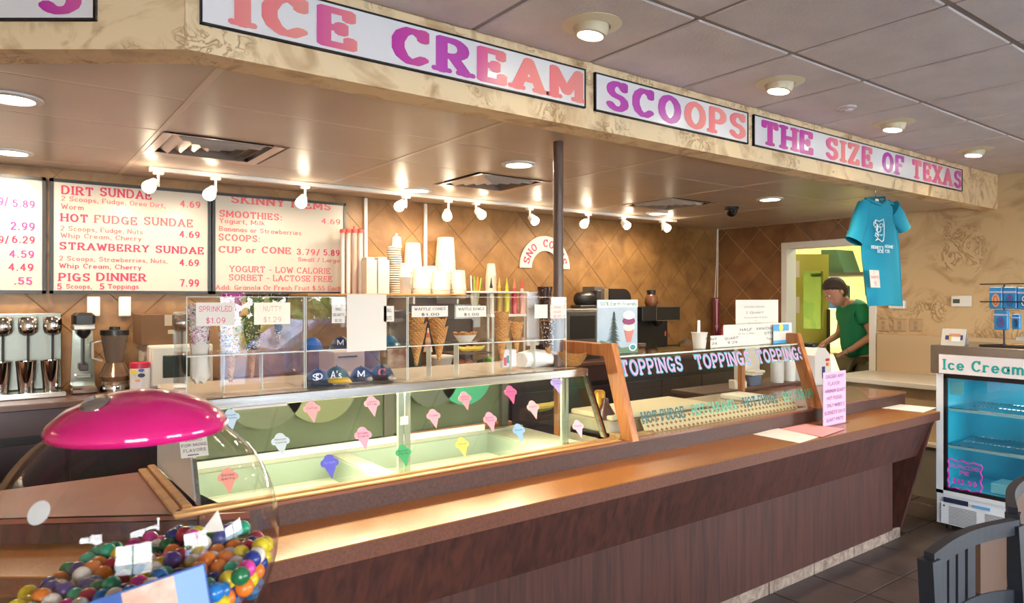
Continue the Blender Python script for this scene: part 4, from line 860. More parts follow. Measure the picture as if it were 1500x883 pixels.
# basket
p0, p1 = PY(832, 515, 2.62), PY(860, 515, 2.62); cx = (p0.x + p1.x) / 2 + .01; mb = MB(); rings = []
for rr, z, sy in ((.04, 0, .6), (.05, .006, .6), (.066, .035, .6), (.082, .066, .62), (.078, .066, .6), (.05, .012, .55)): rings.append([(cx + rr * 1.35 * math.cos(2 * math.pi * i / 24), 2.70 + rr * sy * 2 * math.sin(2 * math.pi * i / 24), 1.2785 + z + (.012 * abs(math.cos(2 * math.pi * i / 24)) if z > .05 else 0)) for i in range(24)])
solo('wicker_basket', mb.loft(rings), M('wicker', 'c89048', .6, col2='8e5c28', scale=60, stretch=(1, 1, 6), bump=.6, bscale=90), 'shallow wicker basket at the right end of the case top', 'basket', (cx, 2.7, 1.278), smooth=True)
# ================================================================ TOPPINGS GUARD
gd = thing('sneeze_guard', 'oak framed slanted sneeze guard lettered TOPPINGS', 'sneeze guard', (3.2, 2.4, LT))
TB = Vector((0, 2.31, LT + .001)); TT = Vector((0, 2.455, 1.392)); ty = (TT - TB).normalized(); tf = (TB, Vector((1, 0, 0)), ty); tn = tf[1].cross(ty).normalized(); TL = (TT - TB).length; TG = TT - ty * .058; TLg = TL - .058
GX0, GX1 = 2.41, 4.05
for gx in (GX0, GX1):
    mk('slant_post', MB().prism([(gx, TB.y - .02, TB.z), (gx, TT.y - .02, TT.z + .012), (gx, TT.y + .055, TT.z + .012), (gx, TB.y + .055, TB.z)], (.04, 0, 0)), m_oak, gd)
    mk('top_rail', MB().bbox(gx + .002, gx + .038, TT.y + .03, 2.88, TT.z - .055, TT.z + .01, .004), m_oak, gd)
    mk('rear_post', MB().bbox(gx + .002, gx + .038, 2.84, 2.88, LT if gx > 3 else .86, TT.z - .055, .004), m_oak, gd)
mk('guard_glass', rect(MB(), tf, GX0 + .04, GX1, .01, TLg - .002, .005), m_glass, gd)
mk('shelf_glass', MB().box(GX0 + .04, GX1, TG.y, 2.86, TG.z - .004, TG.z + .002), m_glass, gd)
mk('glass_edge', MB().box(GX0 + .04, GX1, TG.y - .004, TG.y, TG.z - .004, TG.z + .004), m_gedge, gd)
def tx(px, py): 
    c = PP(px, py, TB, tn); return c.x, (c - TB).dot(ty)
m_tp = M('letter pink', 'c888b8', .5); m_tq = M('letter aqua', '20a4ac', .5)
for a, b, y0, y1 in ((909, 1000, 550, 528), (1018, 1099, 537, 517), (1108, 1177, 528, 509)):
    x0, v0 = tx(a, y0); x1, _ = tx(b, y1 + 12); h = .078; v = TLg - .1
    t1 = text(MB(), 'TOPPINGS', tf, x0, v - .006, h + .012, x1 - x0, 'out', lift=.0065); flat('lettering', t1, m_tq, gd)
    t2 = text(MB(), 'TOPPINGS', tf, x0 + .006, v, h, x1 - x0 - .012, 'serif', lift=.0075); flat('lettering', t2, m_tp, gd)
for s, a, b, y, m in (('HOT FUDGE', 940, 1003, 619, 't1'), ('HOT CARAMEL', 1014, 1080, 609, 't2'), ('HOT FUDGE', 1091, 1140, 602, 't1'), ('HOT CARAMEL', 1148, 1197, 590, 't2')):
    x0, v = tx(a, y); x1, _ = tx(b, y - 8)
    flat('lettering', text(MB(), s, tf, x0, .068, .060, x1 - x0, 'slab', lift=.0065), M('vinyl dark teal', '0e5a5e', .5) if m == 't1' else M('vinyl sea green', '4a9a80', .5), gd)
mb = MB()
for px, py in ((1009, 607), (1086, 598), (1144, 590)):
    x, v = tx(px, py); text(mb, '.', tf, x - .006, .085, .02, .014, 'slab', lift=.0065)
flat('lettering', mb, m_teal, gd)
# toppings well: perforated strip, lid
wl = thing('topping_well', 'steel topping well with a perforated front strip', 'topping well', (3.2, 2.6, .9))
mk('well_body', MB().box(2.46, 4.0, 2.365, 2.83, .6, .905).box(2.46, 4.0, 2.5, 2.83, .905, .999), M('well steel', 'a89c88', .55), wl)
def perf(name, x0, x1, n, rows, c, y, z0, z1, holec):
    fr = (Vector((0, y, z0)), Vector((1, 0, 0)), Vector((0, .5, .86)).normalized()); mk('strip_panel', rect(MB(), fr, x0, x1, 0, (z1 - z0) * 1.15, .002), c, wl)
    mb = MB()
    for j in range(rows):
        for i in range(n):
            x = x0 + (i + .5 + (j % 2) * .5) * (x1 - x0) / (n + .5); v = (j + .5) * (z1 - z0) * 1.15 / rows; d = (x1 - x0) / n * .34; e = (z1 - z0) / rows * .38
            nn = fr[1].cross(fr[2]).normalized() * .0024
            mb.add([fr[0] + fr[1] * (x + p) + fr[2] * (v + q) + nn for p, q in ((-d, 0), (0, -e), (d, 0), (0, e))], [(0, 1, 2, 3)])
    o = flat('perforation', mb, holec, wl); o['kind'] = 'stuff'
perf('p', 2.62, 4.0, 38, 3, M('strip cream', 'c8b896', .5), 2.40, .935, 1.01, M('hole brown', '8a5a34', .8))
mk('well_lip', MB().bbox(2.46, 2.66, 2.37, 2.42, .905, .955).bbox(2.46, 2.5, 2.42, 2.8, .905, .95), M('butcher trim', 'b08a58', .5, col2='7a6248', scale=20), wl)
lid = solo('well_lid', MB().bbox(2.5, 3.3, 2.52, 2.84, 1.0, 1.025, .005), M('cream lid', 'dccfb0', .7), 'long cream lid lying over the topping well', 'lid', (2.9, 2.65, 1.0))
solo('well_lid', MB().bbox(3.62, 3.8, 2.50, 2.7, 1.0, 1.03, .005), M('white lid', 'f0ece4', .7), 'short white lid behind the letters HOT CARAMEL at the right', 'lid', (3.7, 2.55, 1.0))
# shelf with tape dispenser, napkin box, cup tubes at the right end
sh = thing('wood_shelf', 'brown wooden shelf at the right end behind the sneeze guard', 'shelf', (4.1, 3.1, LT))
mk('shelf_board', MB().bbox(3.86, 5.1, 3.005, 3.3, .946, .972), m_ledge, sh); mk('shelf_side', MB().box(3.88, 3.91, 3.01, 3.28, .6, .945), m_ledge, sh)
q = PY(1080, 578, 3.06); X = q.x; t = thing('tape_dispenser', 'cream tape dispenser on the brown shelf behind the sneeze guard', 'tape dispenser', (X, 3.06, .973)); P = [(-.07, 0), (.07, 0), (.075, .045), (.05, .055), (.0, .03), (-.03, .035), (-.055, .065), (-.075, .06)]
mk('base', MB().prism([(X + a, 3.03, .973 + b) for a, b in P], (0, .05, 0)), m_wpl, t); mb = MB(); mb.M = Matrix.Translation((X + .03, 3.05, 1.017)) @ Matrix.Rotation(math.radians(90), 4, 'X'); mk('tape_roll', mb.lathe((0, 0, 0), [(.03, -.008), (.03, .008)], 20), M('tape', 'd8c088', .3), t, smooth=True)
q = PY(1108, 575, 3.08); solo('napkin_bag', MB().loft([[(q.x + (.06 + .01 * k) * math.cos(a), 3.1 + .04 * math.sin(a), .973 + .035 * k + .006 * math.sin(3 * a)) for a in [2 * math.pi * i / 14 for i in range(14)]] for k in range(3)]), M('blue cloth', '50607c', .7), 'blue and white folded bag beside the tape dispenser', 'bag', (q.x, 3.1, .973), smooth=True)
solo('napkin_stack', MB().bbox(q.x - .075, q.x + .06, 3.06, 3.15, 1.047, 1.062).bbox(q.x - .05, q.x + .07, 3.05, 3.14, 1.063, 1.082), m_paper, 'crumpled white napkins lying on the blue bag', 'napkins', (q.x, 3.1, 1.047))
for i, (px, top, r, c, lb) in enumerate(((1142, 530, .05, 'e4e8ea', 'tall clear tube of cups left of its neighbour behind the guard'), (1160, 530, .045, 'f0f0ee', 'tall white tube of cups in the middle behind the guard'), (1188, 528, .042, 'f2f2f0', 'white tube of cups nearest the right oak post'))):
    q = PY(px, top, 3.06); mb = MB(); prof = []
    for k in range(9): z = k * (q.z - .973) / 9; prof += [(r * .93, z), (r, z + .03)]
    solo('cup_tube', mb.lathe((q.x, 3.08, .973), prof, 20), M('tube ' + c, c, .4), lb, 'cup tube', (q.x, 3.08, .973), 'tubes of cups behind the guard', smooth=True)
q = PY(1174, 545, 3.0); solo('metal_canister', MB().lathe((q.x, 3.1, .973), [(.028, 0), (.028, .14), (.02, .15), (.02, .17)], 18), m_dark, 'dark metal canister between the cup tubes', 'canister', (q.x, 3.1, .973), smooth=True)
solo('white_box', MB().bbox(PY(1098, 545, 3.12).x, PY(1120, 545, 3.12).x, 3.16, 3.26, .973, 1.33), M('box pale', 'e0d8cc', .6), 'tall white carton behind the napkins and rear oak post', 'carton', (PY(1110, 545, 3.12).x, 3.2, .973))
# brown dispenser/straw jar inside guard
q = PY(897, 612, 2.55); solo('syrup_warmer', MB().lathe((q.x, 2.6, .906), [(.05, 0), (.055, .06), (.05, .12), (.02, .17), (.015, .2)], 20), M('brown jug', '4a2e28', .3), 'dark brown jug behind the left oak post', 'jug', (q.x, 2.6, .906), smooth=True)
q = PY(886, 560, 2.62); solo('gold_canister', MB().lathe((q.x, 2.66, .95), [(.03, 0), (.03, .18), (.022, .19)], 18), M('gold tin', 'c89038', .35, metal=.5), 'small gold tin between the case end and the oak post', 'tin', (q.x, 2.66, .95), smooth=True)
# ---- posters & signs on the guard's top shelf
TZ = TG.z + .003
f = frameY(2.56); a, b = PY(875, 480, 2.56).x, PY(934, 480, 2.56).x; zt = PY(905, 439, 2.56).z
t = thing('counter_poster', '100% Earth Friendly ice cream poster standing on the sneeze guard', 'poster', ((a + b) / 2, 2.56, TZ))
mk('poster_board', MB().bbox(a, b, 2.56, 2.568, TZ, zt, .002), M('poster sky', '8ea4b4', .5, col2='b8c0c4', scale=4), t)
W = b - a; H = zt - TZ; fq = frameY(2.5595)
mk('poster_header', rect(MB(), fq, a, b, TZ + H * .86, zt, .0006), m_wpl, t)
flat('lettering', text(MB(), '100% Earth Friendly', fq, a + W * .05, TZ + H * .89, H * .075, W * .92, 'bold', lift=.002), M('ink green', '3a8a70', .6), t)
mb = MB(); tx0 = a + W * .4
rnd = random.Random(3)
for k in range(26):
    z = TZ + H * (.12 + .66 * k / 26); w_ = W * (.20 * (1 - k / 27) + .02) * rnd.uniform(.7, 1.15)
    slab(mb, fq, [(tx0 - w_, z - H * .02), (tx0, z - H * .005), (tx0 + w_ * rnd.uniform(.7, 1), z - H * .022), (tx0, z + H * .03)], .0005 + k * 1e-5)
rect(mb, fq, tx0 - W * .015, tx0 + W * .015, TZ + H * .06, TZ + H * .78, .0005); mk('printed_tree', mb, M('print tree', '28382e', .6), t)
mk('printed_hill', slab(MB(), fq, [(a, TZ), (b, TZ), (b, TZ + H * .13), (a + W * .6, TZ + H * .10), (a + W * .3, TZ + H * .2), (a + W * .08, TZ + H * .26), (a, TZ + H * .18)], .0004), M('print green', '5c7a5a', .6), t)
def disc(fr, x, y, rx, ry, t_, n=16): return slab(MB(), fr, [(x + rx * math.cos(2 * math.pi * i / n), y + ry * math.sin(2 * math.pi * i / n)) for i in range(n)], t_)
ix = a + W * .77
mk('printed_cone', slab(MB(), fq, [(ix - W * .12, TZ + H * .44), (ix - W * .05, TZ + H * .2), (ix + W * .05, TZ + H * .2), (ix + W * .13, TZ + H * .44)], .0012), M('print cone', 'c07468', .6), t)
mk('printed_scoop', disc(fq, ix, TZ + H * .48, W * .15, H * .07, .0014), M('print mint', 'ccd8c4', .6), t)
mk('printed_scoop', disc(fq, ix, TZ + H * .60, W * .16, H * .075, .0016), M('print berry', '8a3a60', .6), t)
mk('printed_scoop', disc(fq, ix, TZ + H * .71, W * .15, H * .08, .0018), M('print vanilla', 'eeeae0', .6), t)
mk('printed_badge', disc(fq, a + W * .87, TZ + H * .1, W * .1, H * .07, .0012), M('print badge', 'd8e8e4', .6), t); mk('printed_badge', disc(fq, a + W * .87, TZ + H * .1, W * .07, H * .05, .0016), M('print teal', '3a8a8a', .6), t)
mk('poster_foot', MB().bbox(a - .0, b + .05, 2.545, 2.60, TZ - .0, TZ + .008, .002), m_acr, t)
f = frameY(2.50)
q = PY(1033, 513, 2.50); rx = .045
t = thing('pint_cup', 'white paper pint cup marked PINT at the left of the price boards', 'cup', (q.x, 2.54, TZ)); hz = PY(1033, 487, 2.5).z - TZ
mk('cup_body', MB().lathe((q.x, 2.54, TZ), [(.034, 0), (.044, hz - .004), (.048, hz - .004), (.048, hz), (.043, hz), (.03, .01)], 28, (True, True)), m_paper, t, smooth=True)
mk('paper_tab', MB().bbox(q.x - .03, q.x - .005, 2.53, 2.532, TZ + .05, TZ + hz + .07, .0005), m_paper, t)
mb = MB(); text(mb, 'PINT', f, q.x - .01, TZ + hz * .55, .016, .035, 'hand', lift=.012); text(mb, '6.29', f, q.x - .005, TZ + hz * .25, .016, .03, 'hand', lift=.012); flat('lettering', mb, m_ink, t)
def card(name, px0, px1, pyt, rows, lb, Y, mat=m_paper, bot=TZ, ink=m_ink):
    f = frameY(Y); x0, x1 = PY(px0, 480, Y).x, PY(px1, 480, Y).x; zt = PY((px0 + px1) / 2, pyt, Y).z
    t = thing(name, lb, 'sign', ((x0 + x1) / 2, Y, bot)); mk('card', MB().box(x0, x1, Y, Y + .003, bot, zt), mat, t)
    mb = MB()
    for s, u, v, h, w_, st in rows: text(mb, s, f, x0 + (x1 - x0) * u, bot + (zt - bot) * v, h, w_ * (x1 - x0), st, lift=.001)
    if rows: flat('lettering', mb, ink, t)
    return t
card('price_board', 1041, 1112, 490, [('NT', .0, .62, .014, .12, 'hand'), ('29', .02, .25, .014, .1, 'hand'), ('QUART', .27, .6, .016, .28, 'hand'), ('9.29', .33, .25, .015, .2, 'hand')], 'low white board handwritten QUART 9.29', 2.515)
card('price_board', 1060, 1160, 474, [('HALF', .22, .68, .017, .17, 'hand'), ('GALLON', .20, .45, .017, .22, 'hand'), ('11.99', .27, .18, .016, .15, 'hand'), ('VAN/CHOC $', .45, .70, .017, .34, 'hand'), ('OTHER $', .57, .46, .017, .25, 'hand'), ('Toppings', .60, .2, .014, .2, 'hand')], 'large white board handwritten HALF GALLON 11.99', 2.53)
card('price_board', 1078, 1140, 439, [('HOUSE MADE', .18, .82, .011, .48, 'serif'), ('1 Quart', .22, .68, .017, .42, 'serif'), ('Homemade Vanilla', .18, .58, .010, .55, 'serif'), ('or', .42, .51, .009, .06, 'serif'), ('Chocolate', .26, .44, .011, .34, 'serif')], 'tall printed sign reading 1 Quart behind the handwritten boards', 2.60, ink=M('soft ink', '9a969c', .6))
t = card('price_board', 1133, 1158, 480, [], 'small blue and white card with a yellow lemon disc by the oak post', 2.515); x0 = PY(1133, 480, 2.51).x; x1 = PY(1156, 480, 2.51).x
mk('print_blue', MB().box(x0, x1, 2.512, 2.5145, TZ + .08, TZ + .12), M('print blue', '4a9ac8', .5), t); mk('print_blue', MB().box(x0, x1, 2.512, 2.5145, TZ + .0, TZ + .02), M('print blue', '4a9ac8', .5), t)
mk('print_lemon', disc(frameY(2.512), (x0 + x1) / 2, TZ + .1, .022, .022, .001), M('print lemon', 'e8d050', .5), t)
# register / card reader
q = PY(1195, 552, 2.95); t = thing('cash_register', 'pale grey card terminal behind the right oak post', 'card terminal', (q.x, 2.95, .946)); X = q.x
mk('housing', MB().prism([(X - .1, 2.9, .946), (X - .1, 2.9, 1.18), (X - .06, 2.9, 1.24), (X + .05, 2.9, 1.235), (X + .13, 2.9, 1.17), (X + .145, 2.9, 1.06), (X + .12, 2.9, .946)], (0, .2, 0)), M('terminal white', 'dcdcda', .35), t)
mk('black_hood', MB().bbox(X - .06, X + .02, 2.93, 3.06, 1.24, 1.275, .01), m_black, t)
fr = frameY(2.899); 
mk('card_logo', disc(fr, X + .075, 1.105, .014, .014, .0015), M('logo red', 'c83a3a', .5), t); mk('card_logo', disc(fr, X + .092, 1.105, .014, .014, .002), M('logo orange', 'e8a040', .5), t)
mk('card_logo', rect(MB(), fr, X + .055, X + .11, 1.13, 1.15, .001), M('logo red', 'c83a3a'), t); mk('blue_badge', rect(MB(), fr, X + .0, X + .045, 1.0, 1.09, .001), M('navy', '28407a', .5), t)
# pink order sign on the counter
f = frameY(2.2); x0, x1 = PY(1206, 600, 2.2).x, PY(1239, 600, 2.2).x; zt = PY(1222, 544, 2.2).z; t = thing('order_sign', 'pink handwritten ORDER ANY FLAVOR card standing on the counter', 'sign', ((x0 + x1) / 2, 2.2, CT))
mk('card', MB().box(x0, x1, 2.2, 2.203, CT + .002, zt), M('pink card', 'dcb0d0', .6), t); mk('acrylic_stand', MB().box(x0 - .012, x1 + .012, 2.18, 2.26, CT, CT + .003).box(x0 - .004, x1 + .004, 2.2035, 2.206, CT + .003, zt), m_acr, t)
mb = MB(); H = zt - CT
for i, (s, w_) in enumerate((('ORDER ANY', .8), ('FLAVOR *', .6), ('-MINIMUM QUART', .92), ('HOT FUDGE-', .7), ('* ONLY MIXES 3', .85), ('BUSINESS DAYS', .9), ('QUART-PINTS', .75))): text(mb, s, f, (x0 + x1) / 2, zt - H * (.12 + .135 * i), .022, (x1 - x0) * w_, 'hand', 'c', lift=.001)
flat('lettering', mb, M('pen violet', '6a2a78', .7), t)
def sheet(pts, lb, mat, z, rows=3):
    P = [PZ(a, b, CT + z) for a, b in pts]; c = sum(P, Vector()) / len(P); solo('paper_sheet', MB().prism(P, (0, 0, .0015)), mat, lb, 'paper', c)
sheet([(1103, 636), (1138, 627), (1199, 640), (1171, 649)], 'white order sheets lying on the counter beside the pink sign', M('sheet white', 'f4f2ee', .7), .001)
sheet([(1143, 628), (1180, 621), (1238, 628), (1204, 640)], 'pale pink sheet half under the white order sheets', M('pink paper', 'f0aab0', .7), .0035)
sheet([(1286, 597), (1306, 591), (1372, 597), (1352, 604)], 'white papers at the far right end of the counter', M('sheet white', 'f4f2ee', .7), .001)
q = PY(1250, 572, 2.6); solo('blue_pen', MB().rod((q.x - .05, 2.75, LT + .006), (q.x + .09, 2.8, LT + .006), .006), M('pen blue', '6a80c0', .4), 'blue pen lying on the raised ledge behind the pink sign', 'pen', (q.x, 2.75, LT), smooth=True)
# ================================================================ BACK COUNTER
bc = thing('back_counter', 'dark back counter running under the menu boards', 'counter', (3, 4.8, 0))
mk('countertop', MB().bbox(-2.4, 6.7, 4.42, YB - .012, BT - .035, BT, .005), M('back top', '5c3c30', .3), bc); mk('cabinet', MB().box(-2.4, 6.68, 4.48, YB - .012, 0, BT - .035), M('back cabinet', '281e20', .5), bc)
for k in range(11): mk('cabinet_door', MB().bbox(-.3 + k * .6, .28 + k * .6, 4.462, 4.48, .12, BT - .22, .004), M('cab door', '32232a', .45), bc)
mk('apron', MB().box(-2.4, 6.68, 4.44, 4.48, BT - .17, BT - .036), M('back apron', '40282a', .35), bc)
YM = 4.78
def px_x(p, Y=YM): return PY(p, 500, Y).x
def px_z(p, y, Y=YM): return PY(p, y, Y).z
zb = BT
# triple mixer
t = thing('triple_drink_mixer', 'triple-head stainless drink mixer at the left end of the back counter', 'drink mixer', (px_x(45), YM, zb)); xr = px_x(92)
x0 = xr - .50; zt = px_z(60, 459)
mk('back_plate', MB().bbox(x0, xr, YM + .06, YM + .1, zb + .03, zt, .006), M('dull steel', '7c8078', .35, metal=.6), t); mk('base', MB().bbox(x0 - .01, xr + .01, YM - .14, YM + .1, zb, zb + .03, .004), m_steel, t)
for k, px in enumerate((4, 41, 77)):
    X = px_x(px); hz = zt - .09
    mk('motor_head', MB().lathe((X, YM, hz), [(.02, -.035), (.042, -.02), (.047, .0), (.047, .06), (.04, .07)], 20), m_chrome, t, smooth=True); mk('spindle', MB().rod((X, YM, hz - .03), (X, YM, hz - .19), .006), m_dark, t, smooth=True)
    mk('mixing_cup', MB().lathe((X - .01, YM - .02, zb + .031), [(.036, 0), (.05, .17), (.052, .172), (.049, .17), (.034, .01)], 24), m_chrome, t, smooth=True)
# single mixer
X = px_x(122); w_ = (px_x(143) - px_x(103)) / 2; zt = px_z(122, 458); t = thing('drink_mixer', 'single chrome drink mixer with a black head', 'drink mixer', (X, YM, zb))
mk('base', MB().bbox(X - w_, X + w_, YM - .1, YM + .1, zb, zb + .05, .01), m_chrome, t); mk('column', MB().prism([(X - w_ * .9, YM + .03, zb + .05), (X + w_ * .9, YM + .03, zb + .05), (X + w_ * .75, YM + .03, zt - .1), (X - w_ * .75, YM + .03, zt - .1)], (0, .05, 0)), M('polish', 'd0dcd4', .12, metal=.9), t)
mk('motor_head', MB().bbox(X - w_ * .8, X + w_ * .8, YM - .08, YM + .09, zt - .1, zt - .0, .016), m_black, t); mk('head_band', MB().bbox(X - w_ * .84, X + w_ * .84, YM - .085, YM + .09, zt - .1, zt - .065, .006), m_steel, t)
mk('nose', MB().lathe((X, YM - .03, zt - .15), [(.012, 0), (.035, .03), (.035, .05)], 18), m_black, t, smooth=True); mk('spindle', MB().rod((X, YM - .03, zt - .15), (X, YM - .03, zt - .31), .006), m_dark, t); mk('agitator', MB().bbox(X - .022, X + .022, YM - .035, YM - .025, zt - .34, zt - .30), m_dark, t); mk('cup_rest', MB().bbox(X - .04, X + .04, YM - .02, YM + .03, zt - .385, zt - .365), m_steel, t)
# blender
X = px_x(168); zt = px_z(168, 482); t = thing('jar_blender', 'blender with a tinted jar and black lid on a chrome base', 'blender', (X, YM, zb)); H = zt - zb
mk('base', MB().lathe((X, YM, zb), [(.075, 0), (.078, .03), (.07, .06), (.085, .09), (.055, .16), (.05, .17)], 26), M('blender base', 'a88c74', .2, metal=.7), t, smooth=True); mk('base_foot', MB().lathe((X, YM, zb), [(.079, 0), (.081, .03), (.078, .04)], 26), m_chrome, t, smooth=True)
mk('jar', MB().lathe((X, YM, zb + .17), [(.045, 0), (.055, .04), (.072, H - .22), (.074, H - .2), (.07, H - .2), (.05, .05)], 26), M('smoky jar', '7a6a5e', .1, alpha=.75), t, smooth=True)
mk('lid', MB().lathe((X, YM, zt - .035), [(.077, 0), (.077, .03), (.03, .034), (.028, .05), (.01, .05)], 26), m_black, t, smooth=True); mk('handle', MB().tube([(X - .07, YM, zt - .07), (X - .115, YM, zt - .08), (X - .115, YM, zt - .17), (X - .065, YM, zt - .19)], .009), M('jar handle', 'c8c0b4', .2, alpha=.8), t, smooth=True)
# can
X = px_x(205, 4.65); zt = px_z(205, 530, 4.65); r = (px_x(220, 4.65) - px_x(190, 4.65)) / 2; t = thing('topping_can', 'white can with a red rim and small colour picture, left of the microwave', 'can', (X, 4.65, zb))
mk('body', MB().lathe((X, 4.65, zb), [(r, 0), (r, zt - zb - .03)], 24), M('can white', 'dcdce0', .3), t, smooth=True); mk('rim_band', MB().lathe((X, 4.65, zt - .035), [(r * 1.01, 0), (r * 1.01, .03), (r * .9, .034)], 24), M('can red', 'c02a4a', .35), t, smooth=True)
fr = (Vector((X, 4.65, 0)) + Vector((-SN * .5, -CS, 0)).normalized() * (r + .0), Vector((CS, -SN * .5, 0)).normalized(), Vector((0, 0, 1)))
for c, u, v, rr in (('e0c840', -.02, .12, .022), ('3a3a4a', .02, .10, .02), ('4868b0', .02, .13, .016), ('e8a080', 0, .07, .014)): mk('label_print', disc(fr, u, zb + v, rr, rr * .6, .004), M('print ' + c, c, .5), t)
# microwave (white, left)
ym = 4.66; x0, x1 = px_x(219, ym), px_x(312, ym); zt = px_z(240, 506, ym); t = thing('microwave_oven', 'white microwave oven under the cardboard box', 'microwave', ((x0 + x1) / 2, 4.85, zb))
mk('body', MB().bbox(x0, x1, ym, YB - .03, zb + .01, zt, .008), M('oven white', 'd8d4c8', .4), t); mk('door', MB().bbox(x0 + .012, x0 + (x1 - x0) * .74, ym - .014, ym, zb + .02, zt - .01, .005), M('oven white'
, 'd8d4c8'), t); mk('window', MB().bbox(x0 + .07, x0 + (x1 - x0) * .64, ym - .018, ym - .013, zb + .07, zt - .06, .004), M('oven window', '3a4440', .15), t)
for k in range(5): mk('button', MB().bbox(x1 - .09, x1 - .02, ym - .006, ym, zb + .04 + k * .04, zb + .065 + k * .04, .003), M('oven key', 'b8b4aa', .5), t)
for i in range(3): pass
t = thing('cardboard_box', 'brown cardboard box standing on the white microwave', 'box', (px_x(240), 4.9, zt)); z2 = px_z(240, 460, 4.8)
mk('carton', MB().bbox(px_x(207, 4.75), px_x(288, 4.75), 4.75, YB - .02, zt, z2, .003), M('cardboard', '7a5a3e', .8, col2='6a4c34', scale=3), t); fr = frameY(4.75)
mk('label', rect(MB(), fr, px_x(241, 4.75), px_x(252, 4.75), px_z(246, 477, 4.75), px_z(246, 461, 4.75), .001), M('label beige', 'b8aa94', .7), t); mk('label', rect(MB(), fr, px_x(246, 4.75), px_x(256, 4.75), px_z(246, 489, 4.75), px_z(246, 483, 4.75), .001), MATS['label beige'], t)
# mugs and box near caps : card box with slot
t = thing('slotted_box', 'beige cardboard tray box with a dark slot behind the cap bowls', 'box', PY(505, 540, 4.7)); x0, x1 = px_x(486, 4.7), px_x(531, 4.7)
mk('carton', MB().bbox(x0, x1, 4.66, 4.95, zb, px_z(505, 514, 4.7), .004), M('beige card', 'b8a48a', .7), t); mk('slot', MB().box(x0 + .03, x1 - .06, 4.655, 4.661, px_z(505, 523, 4.7), px_z(505, 521, 4.7) + .002), m_dark, t)
# photo panel between caps and cones
t = thing('food_picture', 'colourful food picture panel behind the cap display', 'picture', PY(585, 545, 3.9)); fr = frameY(4.60); x0, x1 = px_x(568, 4.6), px_x(597, 4.6)
mk('panel', MB().bbox(x0, x1, 4.6, 4.62, zb, px_z(585, 511, 4.6), .002), M('food print', '8a4a34', .5, col2='e0d0c4', scale=9), t)
t = thing('sorbet_carton', 'dark green upright carton behind the striped paper cup', 'carton', PY(615, 545, 4.6)); mk('body', MB().bbox(px_x(606, 4.6), px_x(617, 4.6), 4.6, 4.75, zb, px_z(612, 500, 4.6), .004), M('carton teal', '1e3c40', .5), t)
mk('flap', MB().bbox(px_x(606, 4.6), px_x(617, 4.6), 4.6, 4.66, px_z(612, 500, 4.6), px_z(612, 495, 4.6), .004), M('carton teal', '1e3c40'), t)
# fruit rack
t = thing('fruit_rack', 'dark two-tier rack holding fruit behind the waffle bowl', 'rack', PY(692, 545, 4.6)); x0, x1 = px_x(668, 4.5), px_x(722, 4.5)
for py in (515, 538): z = px_z(695, py, 4.6); mk('tier', MB().bbox(x0, x1, 4.5, 4.8, z - .012, z, .003), M('rack brown', '4a342a', .5), t)
for x in (x0, x1 - .015): mk('upright', MB().bbox(x, x + .015, 4.78, 4.795, zb, px_z(695, 470, 4.6), .002), M('rack brown', '4a342a'), t)
mk('back_board', MB().bbox(x0, x1, 4.80, 4.81, zb, px_z(695, 468, 4.6), .002), M('rack dark', '3a2c28', .6), t)
def fruit(px, py, r, c, lb, cat, sq=(1, 1, 1), Y=4.62): q = PY(px, py, Y); solo(cat.replace(' ', '_'), MB().ball(q, r, 14, sq), M('fruit ' + c, c, .4), lb, cat, (q.x, Y, q.z - r * sq[2]), smooth=True)
zt1 = px_z(695, 515, 4.6); zt2 = px_z(695, 538, 4.6)
def yz(z, Y, px): return HOR + (CAMZ - z) * FPX / (Y / dirv(px)[1])
for i, (px, c, lb) in enumerate(((684, 'd8c048', 'yellow banana at the left of the upper fruit tier'), (697, 'e0c850', 'yellow banana at the right of the upper fruit tier'))):
    q = PY(px, 510, 4.62); z = zt1 + .024; solo('banana', MB().tube([(q.x - .09, 4.62, z + .02), (q.x - .05, 4.62, z), (q.x, 4.61, z - .004), (q.x + .05, 4.62, z), (q.x + .09, 4.63, z + .015)], [.006, .018, .02, .018, .006], 8), M('banana yellow', c, .45), lb, 'banana', (q.x, 4.62, zt1), 'bananas on the rack', smooth=True)
fruit(675, yz(zt2 + .035, 4.62, 675), .035, 'd05a34', 'orange-red tomato at the left of the lower fruit tier', 'tomato', (1.1, 1, 1)); fruit(686, yz(zt2 + .035, 4.62, 686), .035, 'd8683c', 'orange-red tomato right of the first on the lower tier', 'tomato', (1.1, 1, 1))
fruit(716, yz(zt2 + .04, 4.62, 716), .04, '6aa83c', 'bright green pepper at the right of the lower tier', 'pepper', (.9, 1, 1)); fruit(705, yz(zt2 + .03, 4.62, 705), .03, '2c5a38', 'dark green cucumber end on the lower tier', 'cucumber', (1.6, .9, 1))
fruit(748, yz(zb + .05, 4.6, 748), .05, 'c04a50', 'red apple on the back counter behind the waffle cones', 'apple')
solo('food_tub', MB().lathe((px_x(652, 4.5), 4.55, zb), [(.06, 0), (.085, .10), (.09, .105), (.09, .12), (.05, .125)], 24), M('tub clear', 'dcd8cc', .3), 'white lidded food tub left of the fruit rack', 'tub', (px_x(652, 4.5), 4.55, zb), smooth=True)
